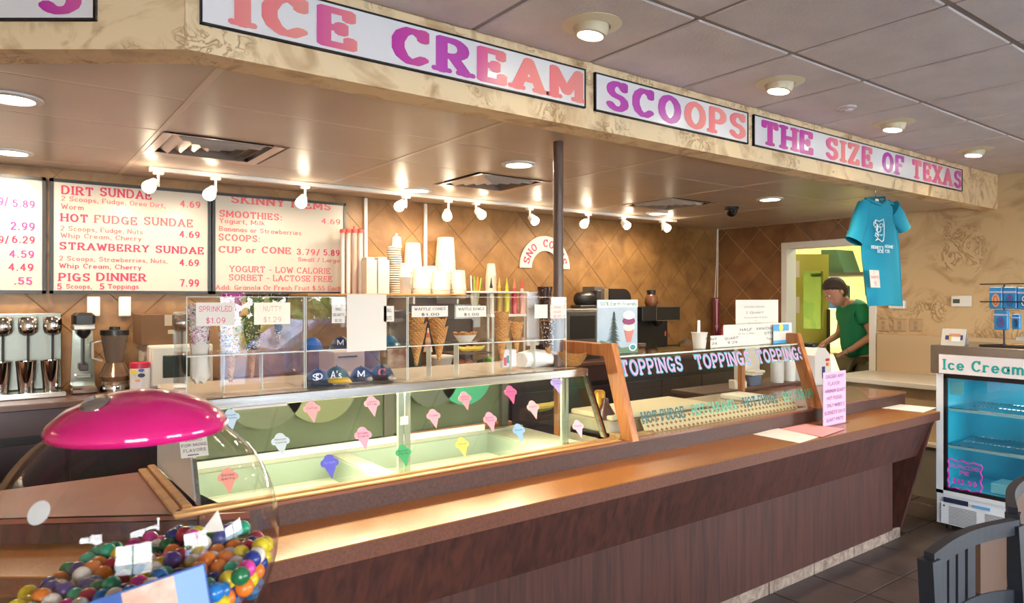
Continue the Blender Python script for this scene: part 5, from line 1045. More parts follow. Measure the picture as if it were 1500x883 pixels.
# cup shelf
ZS = CAMZ + .03; YS = 4.85
t = thing('cup_shelf', 'narrow wooden wall shelf carrying the white cup stacks', 'shelf', (px_x(590, YS), YS, ZS - .02)); xs0, xs1 = px_x(440, YS), px_x(672, YS)
mk('shelf_board', MB().bbox(xs0, xs1, YS - .14, YB - .012, ZS - .018, ZS, .003), m_oakx, t)
for px in (500, 596, 660): mk('bracket', MB().bbox(px_x(px, YS), px_x(px, YS) + .02, YS - .1, YB - .012, ZS - .08, ZS - .018, .003), m_wpl, t)
mk('back_panel', MB().box(px_x(568, YB), px_x(655, YB), YB - .03, YB - .012, 1.18, ZS - .02), M('slate panel', '6a5c54', .5), t)
m_cup = M('paper cup', 'd2c8b8', .55, sub=0)
def stack(px0, px1, pyt, lb, pyb=431, Y=YS, n=8, name='cup_stack', up=True, base=None, taper=.82):
    r = (PY(px1, 400, Y).x - PY(px0, 400, Y).x) / 2 / 1.06; X = PY((px0 + px1) / 2, 400, Y).x; z0 = ZS if base is None else base; z1 = PY((px0 + px1) / 2, pyt, Y).z; H = z1 - z0
    ch = min(H * .75, r * 2.2); prof = []; m = max(1, n); pitch = (H - ch) / m
    for k in range(m): prof += [(r, pitch * k), (r * 1.03, pitch * k + .002), (r * .985, pitch * (k + 1) - .001)]
    prof += [(r, H - ch), (r * .97, H - ch + .004), (r * taper, H - .002), (r * (taper - .05), H)]
    solo(name, MB().lathe((X, Y, z0), prof, 24), m_cup, lb, 'cup stack', (X, Y, z0), 'stacks of white cups on the wall shelf', smooth=True); return z1
for a, b, lb in ((532, 548, 'left one of two square stacks of folded white boxes'), (549, 566, 'right one of two square stacks of folded white boxes')):
    z1 = PY((a + b) / 2, 377, YS).z; xa_, xb_ = PY(a, 400, YS).x, PY(b, 400, YS).x; solo('carton_stack', MB().bbox(xa_, xb_ - .004, YS - .06, YS + .06, ZS, z1 - .02, .002).bbox(xa_ + .004, xb_ - .02, YS - .05, YS + .05, z1 - .02, z1, .004), m_cup, lb, 'carton stack', ((xa_ + xb_) / 2, YS, ZS), 'stacks of folded cartons')
mb = MB(); X = PY(577, 400, YS).x; rnd = random.Random(5); zc = ZS; zt = PY(577, 362, YS).z; prof_r = .05
while zc < zt:
    ox = .008 * math.sin(zc * 31) - .006 * math.sin(zc * 11); mb.lathe((X + ox, YS - .02, zc), [(.044, 0), (.055, .006), (.055, .012), (.045, .016)], 18); zc += .0175
mb.lathe((X + .012, YS - .02, zc), [(.04, 0), (.035, .07), (.01, .08), (.008, .1)], 16)
solo('lid_stack', mb, m_cup, 'wobbly tower of nested white lids among the cup stacks', 'lid stack', (X, YS - .02, ZS), smooth=True)
stack(584, 601, 386, 'small white cup stack right of the wobbly lid tower', n=4, Y=YS - .06); stack(592, 617, 356, 'tall white cup stack behind the short ones, left of the second conduit', n=6, Y=YS + .12)
stack(604, 630, 392, 'wide white cup stack at the middle front of the shelf', n=5, Y=YS - .04); stack(632, 658, 398, 'wide white cup stack below the tallest one', n=5, Y=YS - .04)
stack(639, 666, 348, 'tallest white cup stack on the shelf', n=10, Y=YS + .12); stack(661, 682, 396, 'white cup stack at the right end of the shelf', n=4, Y=YS - .02); stack(616, 642, 390, 'low white cup stack at the back between two tall ones', n=3, Y=YS + .13)
# straw tubes
for i, (px, r, c, lb) in enumerate(((502, .016, 'e8e0e0', 'leftmost long clear straw tube'), (510, .018, 'f0e8e4', 'second clear straw tube from the left'), (519, .02, 'b07840', 'straw tube filled with brown wooden sticks'), (528, .02, 'e8e0d8', 'rightmost long clear straw tube'))):
    X = PY(px, 400, 4.9).x; zt = PY(px, 337, 4.9).z; t = thing('straw_tube', lb, 'straw tube', (X, 4.9, ZS), 'long straw tubes beside the menu board'); mk('tube', MB().lathe((X, 4.9, ZS - .25 if px < 515 else ZS), [(r, 0), (r, zt - ZS + (.25 if px < 515 else 0))], 16), M('tube clear', 'ece0dc', .2, alpha=.4), t, smooth=True)
    mk('straws', MB().lathe((X, 4.9, ZS), [(r * .7, 0), (r * .7, (zt - ZS) * .86)], 10), M('straws ' + c, c, .5), t, smooth=True); mk('cap', MB().lathe((X, 4.9, zt - .02), [(r + .006, 0), (r + .006, .025), (r * .4, .03), (r * .4, .05 if px == 519 else .032)], 16), M('cap red', 'e05a54', .4), t, smooth=True)
# syrup bottle rack
YR = 4.75; t = thing('bottle_rack', 'cream two-level rack of syrup bottles left of the pole', 'rack', PY(728, 462, YR)); x0, x1 = PY(686, 430, YR).x, PY(768, 430, YR).x
for py, th in ((428, .014), (462, .02)): z = PY(728, py, YR).z; mk('rack_rail', MB().bbox(x0 if py == 428 else PY(712, 430, YR).x, x1, YR - .07, YR + .02 if py > 430 else YB - .012, z - th / 2, z + th / 2, .003), m_wpl, t)
for px in (713, 766): mk('rack_post', MB().bbox(PY(px, 430, YR).x, PY(px, 430, YR).x + .012, YR - .02, YR, BT, PY(px, 428, YR).z, .002), m_wpl, t)
zr = PY(728, 461, YR).z + .006
for px, c, tip, lb in ((717, 'd8d0c0', '1c1c1c', 'clear syrup bottle with a black spout'), (729, 'b8963c', 'c8b050', 'amber syrup bottle'), (740, 'd8cc40', 'd0c838', 'yellow syrup bottle with a yellow-green spout'), (751, 'c83848', 'e07850', 'red syrup bottle'), (762, 'eab0a8', 'd84848', 'pale pink syrup bottle with a red spout')):
    X = PY(px, 430, YR).x; zt = PY(px, 427, YR).z; zz = PY(px, 410, YR).z; t = thing('syrup_bottle', lb + ' in the cream rack', 'bottle', (X, YR - .03, zr), 'syrup bottles in the rack'); h = zt - zr
    mk('bottle', MB().lathe((X, YR - .025, zr), [(.024, 0), (.025, h * .85), (.015, h * 1.05), (.012, h * 1.15)], 16), M('syrup ' + c, c, .25), t, smooth=True); mk('spout', MB().lathe((X, YR - .025, zr + h * 1.15), [(.012, 0), (.014, .01), (.006, .05), (.003, .085)], 12), M('spout ' + tip, tip, .4), t, smooth=True)
t = thing('utensil_cup', 'cup of coloured straws and spoons at the left of the bottle rack', 'straw cup', PY(694, 450, YR)); X = PY(693, 430, YR).x; z0 = PY(694, 448, YR).z
mk('cup', MB().lathe((X, YR - .02, z0), [(.03, 0), (.036, .12)], 16), M('clear cup', 'dcdcd4', .2, alpha=.5), t, smooth=True)
for k, c in enumerate(('e8e8e0', '1c1c20', '8ab840', 'e89038', 'e8a040', 'e07828', '9ac050')): mk('straw', MB().rod((X - .02 + k * .008, YR - .02, z0 + .01), (X - .035 + k * .017, YR - .02 + .01 * (k % 2), PY(700, 404 + (k * 5) % 9, YR).z), .006), M('straw ' + c, c, .5), t, smooth=True)
stack(712, 726, 386, 'narrow white cup stack standing behind the syrup bottles', Y=YS + .1, n=4, base=PY(728, 428, YR).z + .007, taper=.75)
solo('paper_bowl', MB().lathe((PY(676, 430, 4.66).x, 4.66, ZS - .04), [(.03, 0), (.075, .03), (.078, .034), (.03, .01)], 26), M('bowl cream', 'e8d4b4', .5), 'shallow cream paper bowl under the right end of the cup shelf', 'bowl', (PY(676, 430, 4.66).x, 4.66, ZS - .04), smooth=True)
mk_ = PY(678, 470, 4.9); solo('glass_cabinet', MB().bbox(PY(662, 440, 4.9).x, PY(700, 440, 4.9).x, 4.86, YB - .034, 1.38, 1.575, .004), M('cabinet pale', 'b8bcb8', .3), 'pale grey cabinet hanging below the cup shelf', 'cabinet', (mk_.x, 4.98, 1.38))
# right group: grey microwave with black mixer on top
ym = 4.6; x0, x1 = px_x(826, ym), px_x(884, ym); zt = px_z(855, 452, ym); t = thing('grey_microwave', 'dark grey microwave right of the pole', 'microwave', ((x0 + x1) / 2, 4.8, zb)); g = M('oven grey', '7a7468', .4); mid = px_z(855, 505, ym)
mk('stand', MB().box(x0, x1, 4.64, 4.95, zb, mid - .002), M('stand dark', '2e2826', .6), t); mk('body', MB().bbox(x0, x1, 4.6, 4.98, mid, zt, .01), g, t); mk('door', MB().bbox(x0 + .02, x1 - .06, 4.588, 4.6, mid + .02, zt - .02, .005), M('oven door', '5c5850', .3), t); mk('window', MB().bbox(x0 + .06, x1 - .12, 4.584, 4.589, mid + .055, zt - .055, .005), m_black, t)
Xm = px_x(858, 4.75); t = thing('stand_mixer', 'black rounded machine lying on the grey microwave', 'mixer', (Xm, 4.75, zt)); mb = MB(); mb.M = Matrix.Translation((Xm, 4.75, zt + .085)) @ Matrix.Rotation(math.radians(90), 4, 'Y')
mk('housing', mb.lathe((0, 0, 0), [(.03, -.12), (.06, -.1), (.075, -.03), (.07, .05), (.05, .12)], 22), m_black, t, smooth=True); mk('foot', MB().bbox(Xm - .13, Xm + .13, 4.68, 4.82, zt, zt + .03, .006), m_dark, t); mk('collar', MB().bbox(Xm + .08, Xm + .14, 4.68, 4.82, zt + .03, zt + .17, .01), m_dark, t)
t = thing('slush_machine', 'black box machine with a rounded cover behind the earth poster', 'appliance', (px_x(915, 4.8), 4.8, zb)); x0, x1 = px_x(893, 4.75), px_x(939, 4.62); zt = px_z(915, 423, 4.75)
n = 8; P = [(x0, zb)] + [(x1, zb)] + [(x1 - .1 + .1 * math.cos(math.pi / 2 * k / n), zt - .1 + .1 * math.sin(math.pi / 2 * k / n)) for k in range(n + 1)] + [(x0, zt)]
mk('body', MB().prism([(a, 4.75, b) for a, b in P], (0, .25, 0)), m_black, t); mk('side_strip', MB().bbox(x0 - .06, x0, 4.76, 4.95, zb, zt, .004), M('strip tan', '8a7454', .5), t); mk('panel', MB().bbox(x0 - .17, x0 - .06, 4.78, 4.95, zb, zt + .02, .004), M('panel grey', '5a5a58', .5), t)
# coffee brewer and carafe
x0, x1 = px_x(941, 4.62), px_x(996, 4.62); zt = px_z(965, 449, 4.62); t = thing('coffee_brewer', 'black coffee brewer with a silver trimmed upper box', 'coffee maker', ((x0 + x1) / 2, 4.75, zb)); h = zt - zb; xm_ = x0 + (x1 - x0) * .35
mk('upper_box', MB().bbox(x0, x1, 4.62, 4.95, zt - h * .30, zt, .005), m_black, t); mk('rear_column', MB().bbox(x0, x1, 4.78, 4.95, zb, zt - h * .30, .005), m_black, t); mk('warmer_base', MB().bbox(x0, x1, 4.62, 4.95, zb, zb + .04, .005), m_black, t)
tr3 = MB(); 
for r_ in ((xm_, x1, zt - .006, zt), (xm_, x1, zt - h * .30, zt - h * .30 + .006), (xm_, xm_ + .006, zt - h * .3, zt), (x1 - .006, x1, zt - h * .3, zt)): rect(tr3, frameY(4.62), *r_, .003)
mk('silver_trim', tr3, m_steel, t); mk('filter_basket', MB().lathe((xm_ + .12, 4.7, zt - h * .42), [(.03, 0), (.06, .05), (.06, .08)], 20), m_black, t, smooth=True); mk('switch_light', MB().bbox(xm_ + .13, xm_ + .145, 4.614, 4.622, zt - h * .62, zt - h * .52, .002), M('red switch', 'c83a30', .4), t)
q = px_x(954, 4.75); zc = zt; t = thing('coffee_carafe', 'glass coffee carafe with a brown band on top of the brewer', 'carafe', (q, 4.75, zc)); k_ = (px_z(954, 425, 4.75) - zc)
mk('bowl', MB().lathe((q, 4.75, zc), [(.05, 0), (.068, k_ * .2), (.06, k_ * .55), (.04, k_ * .75)], 24), M('carafe brown', '6a4430', .15), t, smooth=True); mk('collar', MB().lathe((q, 4.75, zc + k_ * .7), [(.042, 0), (.046, k_ * .3), (.03, k_ * .32)], 24), m_black, t, smooth=True)
solo('glass_mug', MB().lathe((px_x(940, 4.55), 4.55, zb), [(.035, 0), (.04, .12), (.042, .125), (.035, .12)], 18), M('mug smoke', '8a7468', .2), 'brown glass mug before the brewer, right of the earth poster', 'mug', (px_x(940, 4.55), 4.55, zb), smooth=True)
solo('green_tray', MB().bbox(px_x(956, 4.5), px_x(995, 4.5), 4.47, 4.56, zb, px_z(975, 512, 4.5), .006), M('tray green', '7a8850', .5), 'olive green tray edge in front of the coffee brewer', 'tray', (px_x(975, 4.5), 4.5, zb))
solo('crock_lid', MB().lathe((px_x(1006, 4.7), 4.7, zb + .045), [(.09, 0), (.085, .04), (.05, .07), (.015, .08), (.012, .1)], 22), M('lid smoke', '6a5c50', .25), 'smoky round lid on a wooden block right of the brewer', 'lid', (px_x(1006, 4.7), 4.7, zb + .045), smooth=True)
solo('wood_block', MB().bbox(px_x(995, 4.6), px_x(1016, 4.6), 4.6, 4.8, zb, zb + .045, .004), m_oak, 'small wooden block under the smoky lid', 'block', (px_x(1006, 4.6), 4.7, zb))
# hanging pink arrow sign with two cords
Y = 4.98; X = px_x(1050, Y); t = thing('hanging_arrow_sign', 'dark red hanging sign with a pink down arrow, hung on two white cords', 'sign', (X, Y, 1.25)); z1 = px_z(1050, 436, Y); z0 = px_z(1050, 494, Y)
mk('panel', MB().bbox(X - .05, X + .05, Y, Y + .02, z0, z1, .004), M('maroon', '6a2430', .5), t); fr = frameY(Y)
mk('arrow', slab(MB(), fr, [(X - .03, z1 - .01), (X - .018, z1 - .05), (X - .014, z0 + .14), (X - .032, z0 + .14), (X, z0 + .06), (X + .032, z0 + .14), (X + .014, z0 + .14), (X + .018, z1 - .05), (X + .03, z1 - .01)], .002), M('arrow pink', 'e0a0ac', .5), t)
for s in (-1, 1): mk('cord', MB().tube([(X + s * .022, Y + .01, z1), (X + s * .012 + .02, Y + .01, (z1 + LC) / 2), (X + s * .006 + .03, Y + .01, LC)], .004), m_wpl, t, smooth=True)
solo('red_bottle', MB().lathe((px_x(1058, 4.8), 4.8, zb), [(.035, 0), (.035, .16), (.015, .2), (.015, .26), (.02, .27)], 18), M('bottle red', '8a2430', .3), 'dark red bottle beneath the hanging arrow sign', 'bottle', (px_x(1058, 4.8), 4.8, zb), smooth=True)
# ================================================================ RIGHT WALL DEVICES
fX = frameX(XR - .001)
def ry(px): return -PX(px, 450, XR).y
def rz(px, py): return PX(px, py, XR).z
def walldev(name, a, b, y0, y1, lb, cat, mat, d=.03, grp=None):
    t = thing(name, lb, cat, (XR, -(ry(a) + ry(b)) / 2, rz(a, y1)), grp); mk('housing', MB().bbox(XR - d, XR - .001, -ry(b), -ry(a), rz((a + b) / 2, y1), rz((a + b) / 2, y0), .005), mat, t); return t
walldev('wall_box', 1305, 1328, 440, 452, 'white intercom box half behind the teal shirt', 'wall box', m_wpl, .05)
t = walldev('thermostat', 1395, 1424, 433, 449, 'white thermostat with a small dark display', 'thermostat', m_wpl)
mk('display', MB().box(XR - .032, XR - .0295, -ry(1408), -ry(1398), rz(1400, 444), rz(1400, 438)), M('lcd', '4a5248', .3), t)
m_out = M('plaster plate', 'c0a27c', .6)
for a, b, lb in ((1286, 1303, 'tan outlet plate nearest the door frame'), (1309, 1328, 'middle tan outlet plate on the right wall'), (1333, 1351, 'rightmost of the three tan outlet plates')):
    t = walldev('outlet_plate', a, b, 467, 485, lb, 'outlet', m_out, .012, 'outlet plates on the right wall')
    for k in (.3, .7): 
        z = rz(a, 485) + (rz(a, 467) - rz(a, 485)) * k; c = -(ry(a) + ry(b)) / 2; mk('socket', MB().bbox(XR - .015, XR - .011, c - .016, c + .016, z - .018, z + .018, .002), M('socket tan', 'a88c68', .5), t)
# chest freezer / ledge against the right wall
t = thing('low_cabinet', 'tan low cabinet with a white top against the right wall', 'cabinet', (6.4, 2.6, 0)); mk('cabinet_body', MB().box(6.12, XR - .04, 1.0, 3.3, 0, .88), M('tan laminate', 'c4ab84', .5), t)
mk('white_top', MB().bbox(6.05, XR - .035, .98, 3.34, .88, .925, .005), M('top white', 'dcd6cc', .35), t); mk('side_skirt', MB().box(6.05, 6.12, 1.0, 3.3, 0, .42), M('grey skirt', '8a8474', .6), t); mk('skirt_cap', MB().bbox(6.03, 6.12, 1.0, 3.3, .42, .45, .003), M('cap cream', 'd8cfb8', .5), t)
solo('black_latch', MB().bbox(6.055, 6.09, 2.2, 2.32, .926, .94, .003), m_black, 'small black latch on the edge of the white cabinet top', 'latch', (6.07, 2.26, .926))
# ================================================================ DISPLAY FRIDGE
FX, FY = 5.30, 2.13; FW = .72; g = thing('display_fridge', 'white display fridge headed Ice Cream with a glass door', 'display fridge', (FX + .3, FY - FW / 2, 0)); m_fr = M('fridge white', 'dfe4ea', .35)
ff_ = (Vector((FX, FY, 0)), Vector((0, -1, 0)), Vector((0, 0, 1))); b0, b1 = .05, 1.298
mk('side_wall', MB().box(FX + .03, FX + .6, FY - .02, FY, b0, 1.1).box(FX + .03, FX + .6, FY - FW, FY - FW + .02, b0, 1.1).box(FX + .58, FX + .6, FY - FW, FY, b0, 1.1), m_fr, g)
mk('liner', MB().box(FX + .56, FX + .58, FY - FW + .02, FY - .02, .28, 1.09).box(FX + .05, FX + .57, FY - FW + .02, FY - FW + .03, .28, 1.09).box(FX + .05, FX + .57, FY - .03, FY - .02, .28, 1.09).box(FX + .05, FX + .57, FY - FW + .02, FY - .02, .27, .29), M('liner cyan', '38b4d4', .4), g)
mk('door_frame', MB().box(FX, FX + .03, FY - .045, FY, .26, 1.1).box(FX, FX + .03, FY - FW, FY - FW + .045, .26, 1.1).box(FX, FX + .03, FY - FW, FY, .255, .285), m_fr, g)
mk('gasket', MB().box(FX + .002, FX + .028, FY - .065, FY - .045, .285, 1.085).box(FX + .002, FX + .028, FY - FW + .045, FY - FW + .065, .285, 1.085).box(FX + .002, FX + .028, FY - FW, FY - .045, 1.07, 1.1).box(FX + .002, FX + .028, FY - FW, FY - .045, .285, .31), m_black, g)
mk('door_glass', MB().box(FX + .01, FX + .014, FY - FW + .06, FY - .06, .30, 1.08), m_glass, g)
mk('top_cabinet', MB().bbox(FX - .02, FX + .62, FY - FW - .02, FY + .03, 1.1, b1, .004), M('fridge steel', 'a09890', .25, metal=.8), g)
hd = mk('header_sign', rect(MB(), ff_, .03, FW, 1.105, 1.235, .012, .021), M('header white', 'f0ecee', .3), g)
fz = (ff_[0] + Vector((-.0335, 0, 0)), ff_[1], ff_[2]); flat('lettering', text(MB(), 'Ice Cream Cakes', fz, .055, 1.130, .076, .80, 'slab', lift=.001), m_teal, g)
for z in (.86, .60):
    rk = MB(); 
    for yy in [FY - .07 - k * (FW - .14) / 22 for k in range(23)]: rk.rod((FX + .06, yy, z), (FX + .55, yy, z), .0022, n=5)
    for x in (FX + .06, FX + .3, FX + .55): rk.rod((x, FY - .06, z - .003), (x, FY - FW + .06, z - .003), .004, n=6)
    s = mk('wire_shelf', rk, m_chrome, g); mk('price_rail', MB().box(FX + .05, FX + .055, FY - FW + .06, FY - .06, z - .022, z - .004), M('rail ice', 'c0e4e8', .2, alpha=.35), g)
mk('control_panel', rect(MB(), ff_, .05, .20, .205, .238, .003), M('panel navy', '28304a', .3), g); mk('logo_mark', rect(MB(), ff_, .23, .33, .205, .225, .002), M('logo blue', '6aa8d8', .4), g)
mk('kick_panel', MB().box(FX + .01, FX + .03, FY - FW, FY, b0, .255), m_fr, g)
mk('grille_panel', rect(MB(), ff_, .03, FW - .02, b0 + .01, .19, .008, -.008), m_fr, g)
for u in (.08, .30):
    for k in range(13): mk('vent_slot', rect(MB(), ff_, u, u + .17, .062 + k * .0095, .0655 + k * .0095, .001, .001), m_black, g)
mk('screw', MB().rod((FX - .002, FY - .05, .178), (FX + .002, FY - .05, .178), .006), m_black, g)
for y in (FY - .05, FY - FW + .05): mk('foot', MB().lathe((FX + .08, y, 0), [(.02, 0), (.02, .05)], 10), m_black, g)
light('AREA', 'fridge_lamp', (FX + .25, FY - FW / 2, 1.07), .9, (.7, .95, 1), .4)
tl = solo('fridge_label', MB().box(FX + .03, FX + .034, FY - .16, FY - .075, .955, 1.05), M('label cyan', '58b4cc', .4), 'cyan label card hanging inside the top left of the fridge door', 'label', (FX + .03, FY - .12, .955))
bxp = solo('pie_box', MB().bbox(FX + .15, FX + .35, FY - .42, FY - .28, .292, .36, .004), M('pie box', '7cc8d8', .4), 'pale cyan pie box on the floor of the fridge', 'box', (FX + .25, FY - .35, .292))
sg = thing('pie_notice', 'magenta CAPPUCCINO PIE $13.99 window writing with a wavy border on the fridge door', 'window writing', (FX, FY - .2, .3)); m_mgw = M('marker magenta', 'd838c0', .5); fg = (ff_[0] + Vector((.0085, 0, 0)), ff_[1], ff_[2])
mb = MB(); P = []
def wav(x0, y0, x1, y1, n, amp):
    for k in range(n): u = k / n; yield (x0 + (x1 - x0) * u + amp * math.sin(k * 1.5) * (abs(y1 - y0) > abs(x1 - x0)), y0 + (y1 - y0) * u + amp * math.sin(k * 1.5) * (abs(x1 - x0) > abs(y1 - y0)))
for seg in ((.075, .31, .075, .505), (.075, .505, .275, .50), (.275, .50, .275, .315), (.275, .315, .075, .31)): P += list(wav(*seg, 12, .006))
P.append(P[0]); mb.tube([onf(fg, a, b, .002) for a, b in P], .005, 5); mk('wavy_border', mb, m_mgw, sg)
mb = MB(); text(mb, 'CAPPUCCINO', fg, .09, .452, .028, .17, 'bold', lift=.003); text(mb, 'PIE', fg, .148, .412, .028, .055, 'bold', lift=.003); text(mb, '$13.99', fg, .10, .345, .036, .15, 'slab', lift=.003); flat('lettering', mb, m_mgw, sg)
# on the fridge
t = thing('tent_card', 'small white tent card with a cake picture on the fridge top', 'tent card', (FX + .06, FY - .08, b1)); y0, y1 = FY - .02, FY - .17; zt = b1 + .115
mk('card', MB().prism([(FX + .02, y0, b1), (FX + .05, y0, zt), (FX + .053, y0, zt), (FX + .10, y0, b1), (FX + .097, y0, b1), (FX + .052, y0, zt - .008), (FX + .023, y0, b1)], (0, y1 - y0, 0)), m_paper, t)
fc = (Vector((FX + .0195, y0, b1)), Vector((0, -1, 0)), Vector((.03, 0, .115)).normalized())
for c, r_ in (('30407a', (.025, .05, .04, .07)), ('e8c060', (.045, .065, .035, .07)), ('d89878', (.05, .12, .065, .085)), ('f4f0ea', (.065, .12, .03, .06)), ('30407a', (.12, .135, .04, .075))): mk('card_print', rect(MB(), fc, *r_, .0012), M('cp ' + c, c, .5), t)
t = thing('candle_rack', 'black wire rack of blue number-candle packs on the fridge top', 'rack', (FX + .15, FY - .4, b1)); cx, cy = FX + .15, PX(1471, 500, FX + .15).y
mk('base', MB().tube([(cx - .1, cy + .11, b1 + .008), (cx + .12, cy + .02, b1 + .008), (cx + .12, cy - .2, b1 + .008), (cx - .1, cy - .22, b1 + .008), (cx - .1, cy + .11, b1 + .008)], .007), m_black, t, smooth=True); mk('pole', MB().rod((cx, cy, b1 + .008), (cx, cy, b1 + .42), .006), m_black, t, smooth=True)
for z in (.31, .19): mk('hook_bar', MB().tube([(cx - .04, cy + .13, b1 + z + .115), (cx - .035, cy - .3, b1 + z + .115)], .004), m_black, t, smooth=True)
m_pk = M('pack blue', '2a8cc8', .4)
def pack(px0, px1, py0, py1, ch, col, lb, Xp=FX + .12):
    a, b = PX(px0, 450, Xp).y, PX(px1, 450, Xp).y; z0, z1 = PX((px0 + px1) / 2, py1, Xp).z, PX((px0 + px1) / 2, py0, Xp).z
    t = thing('candle_pack', lb, 'candle pack', (Xp, (a + b) / 2, z0), 'blue number candle packs'); mk('pack_body', MB().bbox(Xp, Xp + .035, b, a, z0, z1, .005), m_pk, t); f = (Vector((Xp, a, z0)), Vector((0, -1, 0)), Vector((0, 0, 1))); W = a - b; H = z1 - z0
    mk('pack_header', rect(MB(), f, 0, W, H * .72, H * .8, .001), M('pack strip', 'c8c0d8', .5), t)
    mk('candle_badge', disc(f, W * .5, H * .38, W * .3, H * .3, .0012), M('badge ' + ('y' if ch == '0' else 'd'), 'e8b080' if ch == '0' else '2a70a8', .5), t)
    flat('number_candle', text(MB(), ch, f, W * .5, H * .15, H * .46, W * .36, 'bold', 'c', lift=.0022), M('candle ' + col, col, .4), t)
pack(1449, 1468, 420, 452, '0', 'd86a38', 'blue pack with an orange zero candle, top left of the rack'); pack(1469, 1489, 420, 452, '?', '8a3a98', 'blue pack with a purple question-mark candle, top middle'); pack(1490, 1510, 421, 453, '8', 'e8f0f4', 'blue pack with a white ring design at the right frame edge'); pack(1456, 1476, 454, 483, '3', '8a3a98', 'blue pack with a purple three candle on the lower row')
pack(1482, 1494, 460, 482, '1', '3a3a40', 'small tan pack behind the lower row at the frame edge', FX + .2)
solo('white_carton', MB().bbox(FX + .1, FX + .3, PX(1512, 490, FX + .1).y, PX(1487, 490, FX + .1).y, 1.34, 1.37, .004).box(FX + .12, FX + .14, PX(1510, 490, FX + .1).y, PX(1505, 490, FX + .1).y, b1, 1.34), m_paper, 'white carton edge at the right frame edge on the fridge', 'carton', (FX + .2, 1.5, b1))
solo('wood_knife', MB().bbox(FX + .25, FX + .28, FY - .55, FY - .28, b1 + .001, b1 + .016, .004), m_oakx, 'pale wooden handled tool lying on the fridge top', 'utensil', (FX + .26, FY - .4, b1))
# ================================================================ T-SHIRT
YT = 2.33; m_sh = M('teal cotton', '0488a4', .8, bump=.08, bscale=300); P_ = lambda x, y: PY(x, y, YT)
t = thing('tshirt', 'bright teal printed t-shirt hanging from the soffit', 't-shirt', P_(1290, 445))
rows = [(446, 1272.5, 1322), (430, 1270, 1321), (400, 1266, 1319.5), (370, 1262.5, 1318), (345, 1261, 1316), (325, 1259, 1314), (308, 1258, 1313), (298, 1260, 1310), (292.5, 1264, 1303)]
rings = []
for y, a, b in rows:
    n = 28; r = []; th = .045 if y > 300 else .028
    for i in range(n):
        q = 2 * math.pi * i / n; c = math.cos(q); s = math.sin(q); px = (a + b) / 2 + (b - a) / 2 * c; p = P_(px, y); fold = .008 * math.sin(c * 5 + .4) * (1 if s < 0 else .3) * (y - 280) / 100 + (.03 * max(0, c - .25) if s < 0 else 0)
        r.append((p.x, YT + th * s * (1 - .3 * abs(c)) + fold, p.z - (.012 * abs(c) if y > 440 else 0)))
    rings.append(r)
mb = MB().loft(rings, False, False)
def sleeve(pts, w0, w1):
    rr = []; n = 14
    for (x, y, dx, dy) in pts:
        c = P_(x, y); d = P_(x + dx, y + dy) - c
        rr.append([c + d * math.cos(2 * math.pi * i / n) + Vector((0, .035 * math.sin(2 * math.pi * i / n), 0)) for i in range(n)])
    mb.loft(rr, True, False)
sleeve([(1264, 308, -5, -14), (1259, 325, -9, -10), (1255, 340, -10, -4), (1250.5, 353.5, -10, -7)], 0, 0)
sleeve([(1308, 306, 5, -12), (1314, 318, 8, -9), (1319, 327, 8, -5), (1325, 336, 6, -5.5)], 0, 0)
mk('cloth', mb, m_sh, t, smooth=True, ang=80)
cc = P_(1281, 292); mk('collar', MB().tube([P_(1268, 291) , P_(1273, 297) + Vector((0, -.032, 0)), P_(1282, 301) + Vector((0, -.04, 0)), P_(1290, 296) + Vector((0, -.032, 0)), P_(1296, 289), P_(1284, 289) + Vector((0, .03, 0)), P_(1268, 291)], .009), M('collar teal', '0e7f92', .8), t, smooth=True)
mk('inner_collar', MB().ball(P_(1282, 296) + Vector((0, -.012, 0)), .04, 12, (1.0, .6, .7)), M('inside teal', '0c6674', .9), t, smooth=True); mk('neck_tag', MB().box(P_(1274, 293).x, P_(1279, 293).x, YT - .038, YT - .035, P_(1277, 295.5).z, P_(1277, 292).z), m_paper, t)
fsh = frameY(YT - .058); m_wp = M('print white', 'e8f0f0', .7); mb = MB()
for s, a, b, y in (("HENRY'S", 1275, 1293, 364), ('HOME', 1295, 1307, 363), ('ICE', 1284, 1293, 370), ('CR', 1295, 1302, 370)): text(mb, s, fsh, PY(a, y, YT - .058).x, PY(a, y, YT - .058).z, .022, PY(b, y, YT - .058).x - PY(a, y, YT - .058).x, 'slab', lift=.006)
O = lambda x, y: PY(x, y, YT - .066)
def squ(pts, r=.0035): mb.tube([O(x, y) for x, y in pts], r, 5)
squ([(1283, 322), (1282, 327), (1286, 329), (1282, 333), (1280, 330), (1280, 326), (1283, 322), (1288, 324), (1294, 321), (1295, 328), (1295, 345), (1294, 352)]); squ([(1286, 329), (1285, 338), (1287, 346), (1283, 341), (1282, 345), (1286, 348), (1283, 352), (1287, 350), (1292, 354), (1294, 352)])
squ([(1287 + 3.5 * math.cos(a), 336 + 4 * math.sin(a)) for a in [k * .7 for k in range(10)]], .0025); squ([(1291 + 2.5 * math.cos(a), 330 + 2.5 * math.sin(a)) for a in [k * .7 for k in range(10)]], .002); squ([(1288, 343), (1291, 345), (1293, 343)], .0025)
flat('printed_mark', mb, m_wp, t)
a, b = O(1270, 395), O(1284, 395); mb = MB(); zq = O(1272, 421).z; fq2 = (Vector((a.x + .03, YT - .075, zq)), Vector((1, 0, 0)), Vector((-.16, 0, 1)).normalized()); z0 = 0; z1 = O(1272, 395).z - zq
mk('price_tag', rect(MB(), fq2, .0, b.x - a.x, z0, z1, .0015), m_paper, t, label='white tag handwritten T-SHIRTS $15'); mb = MB()
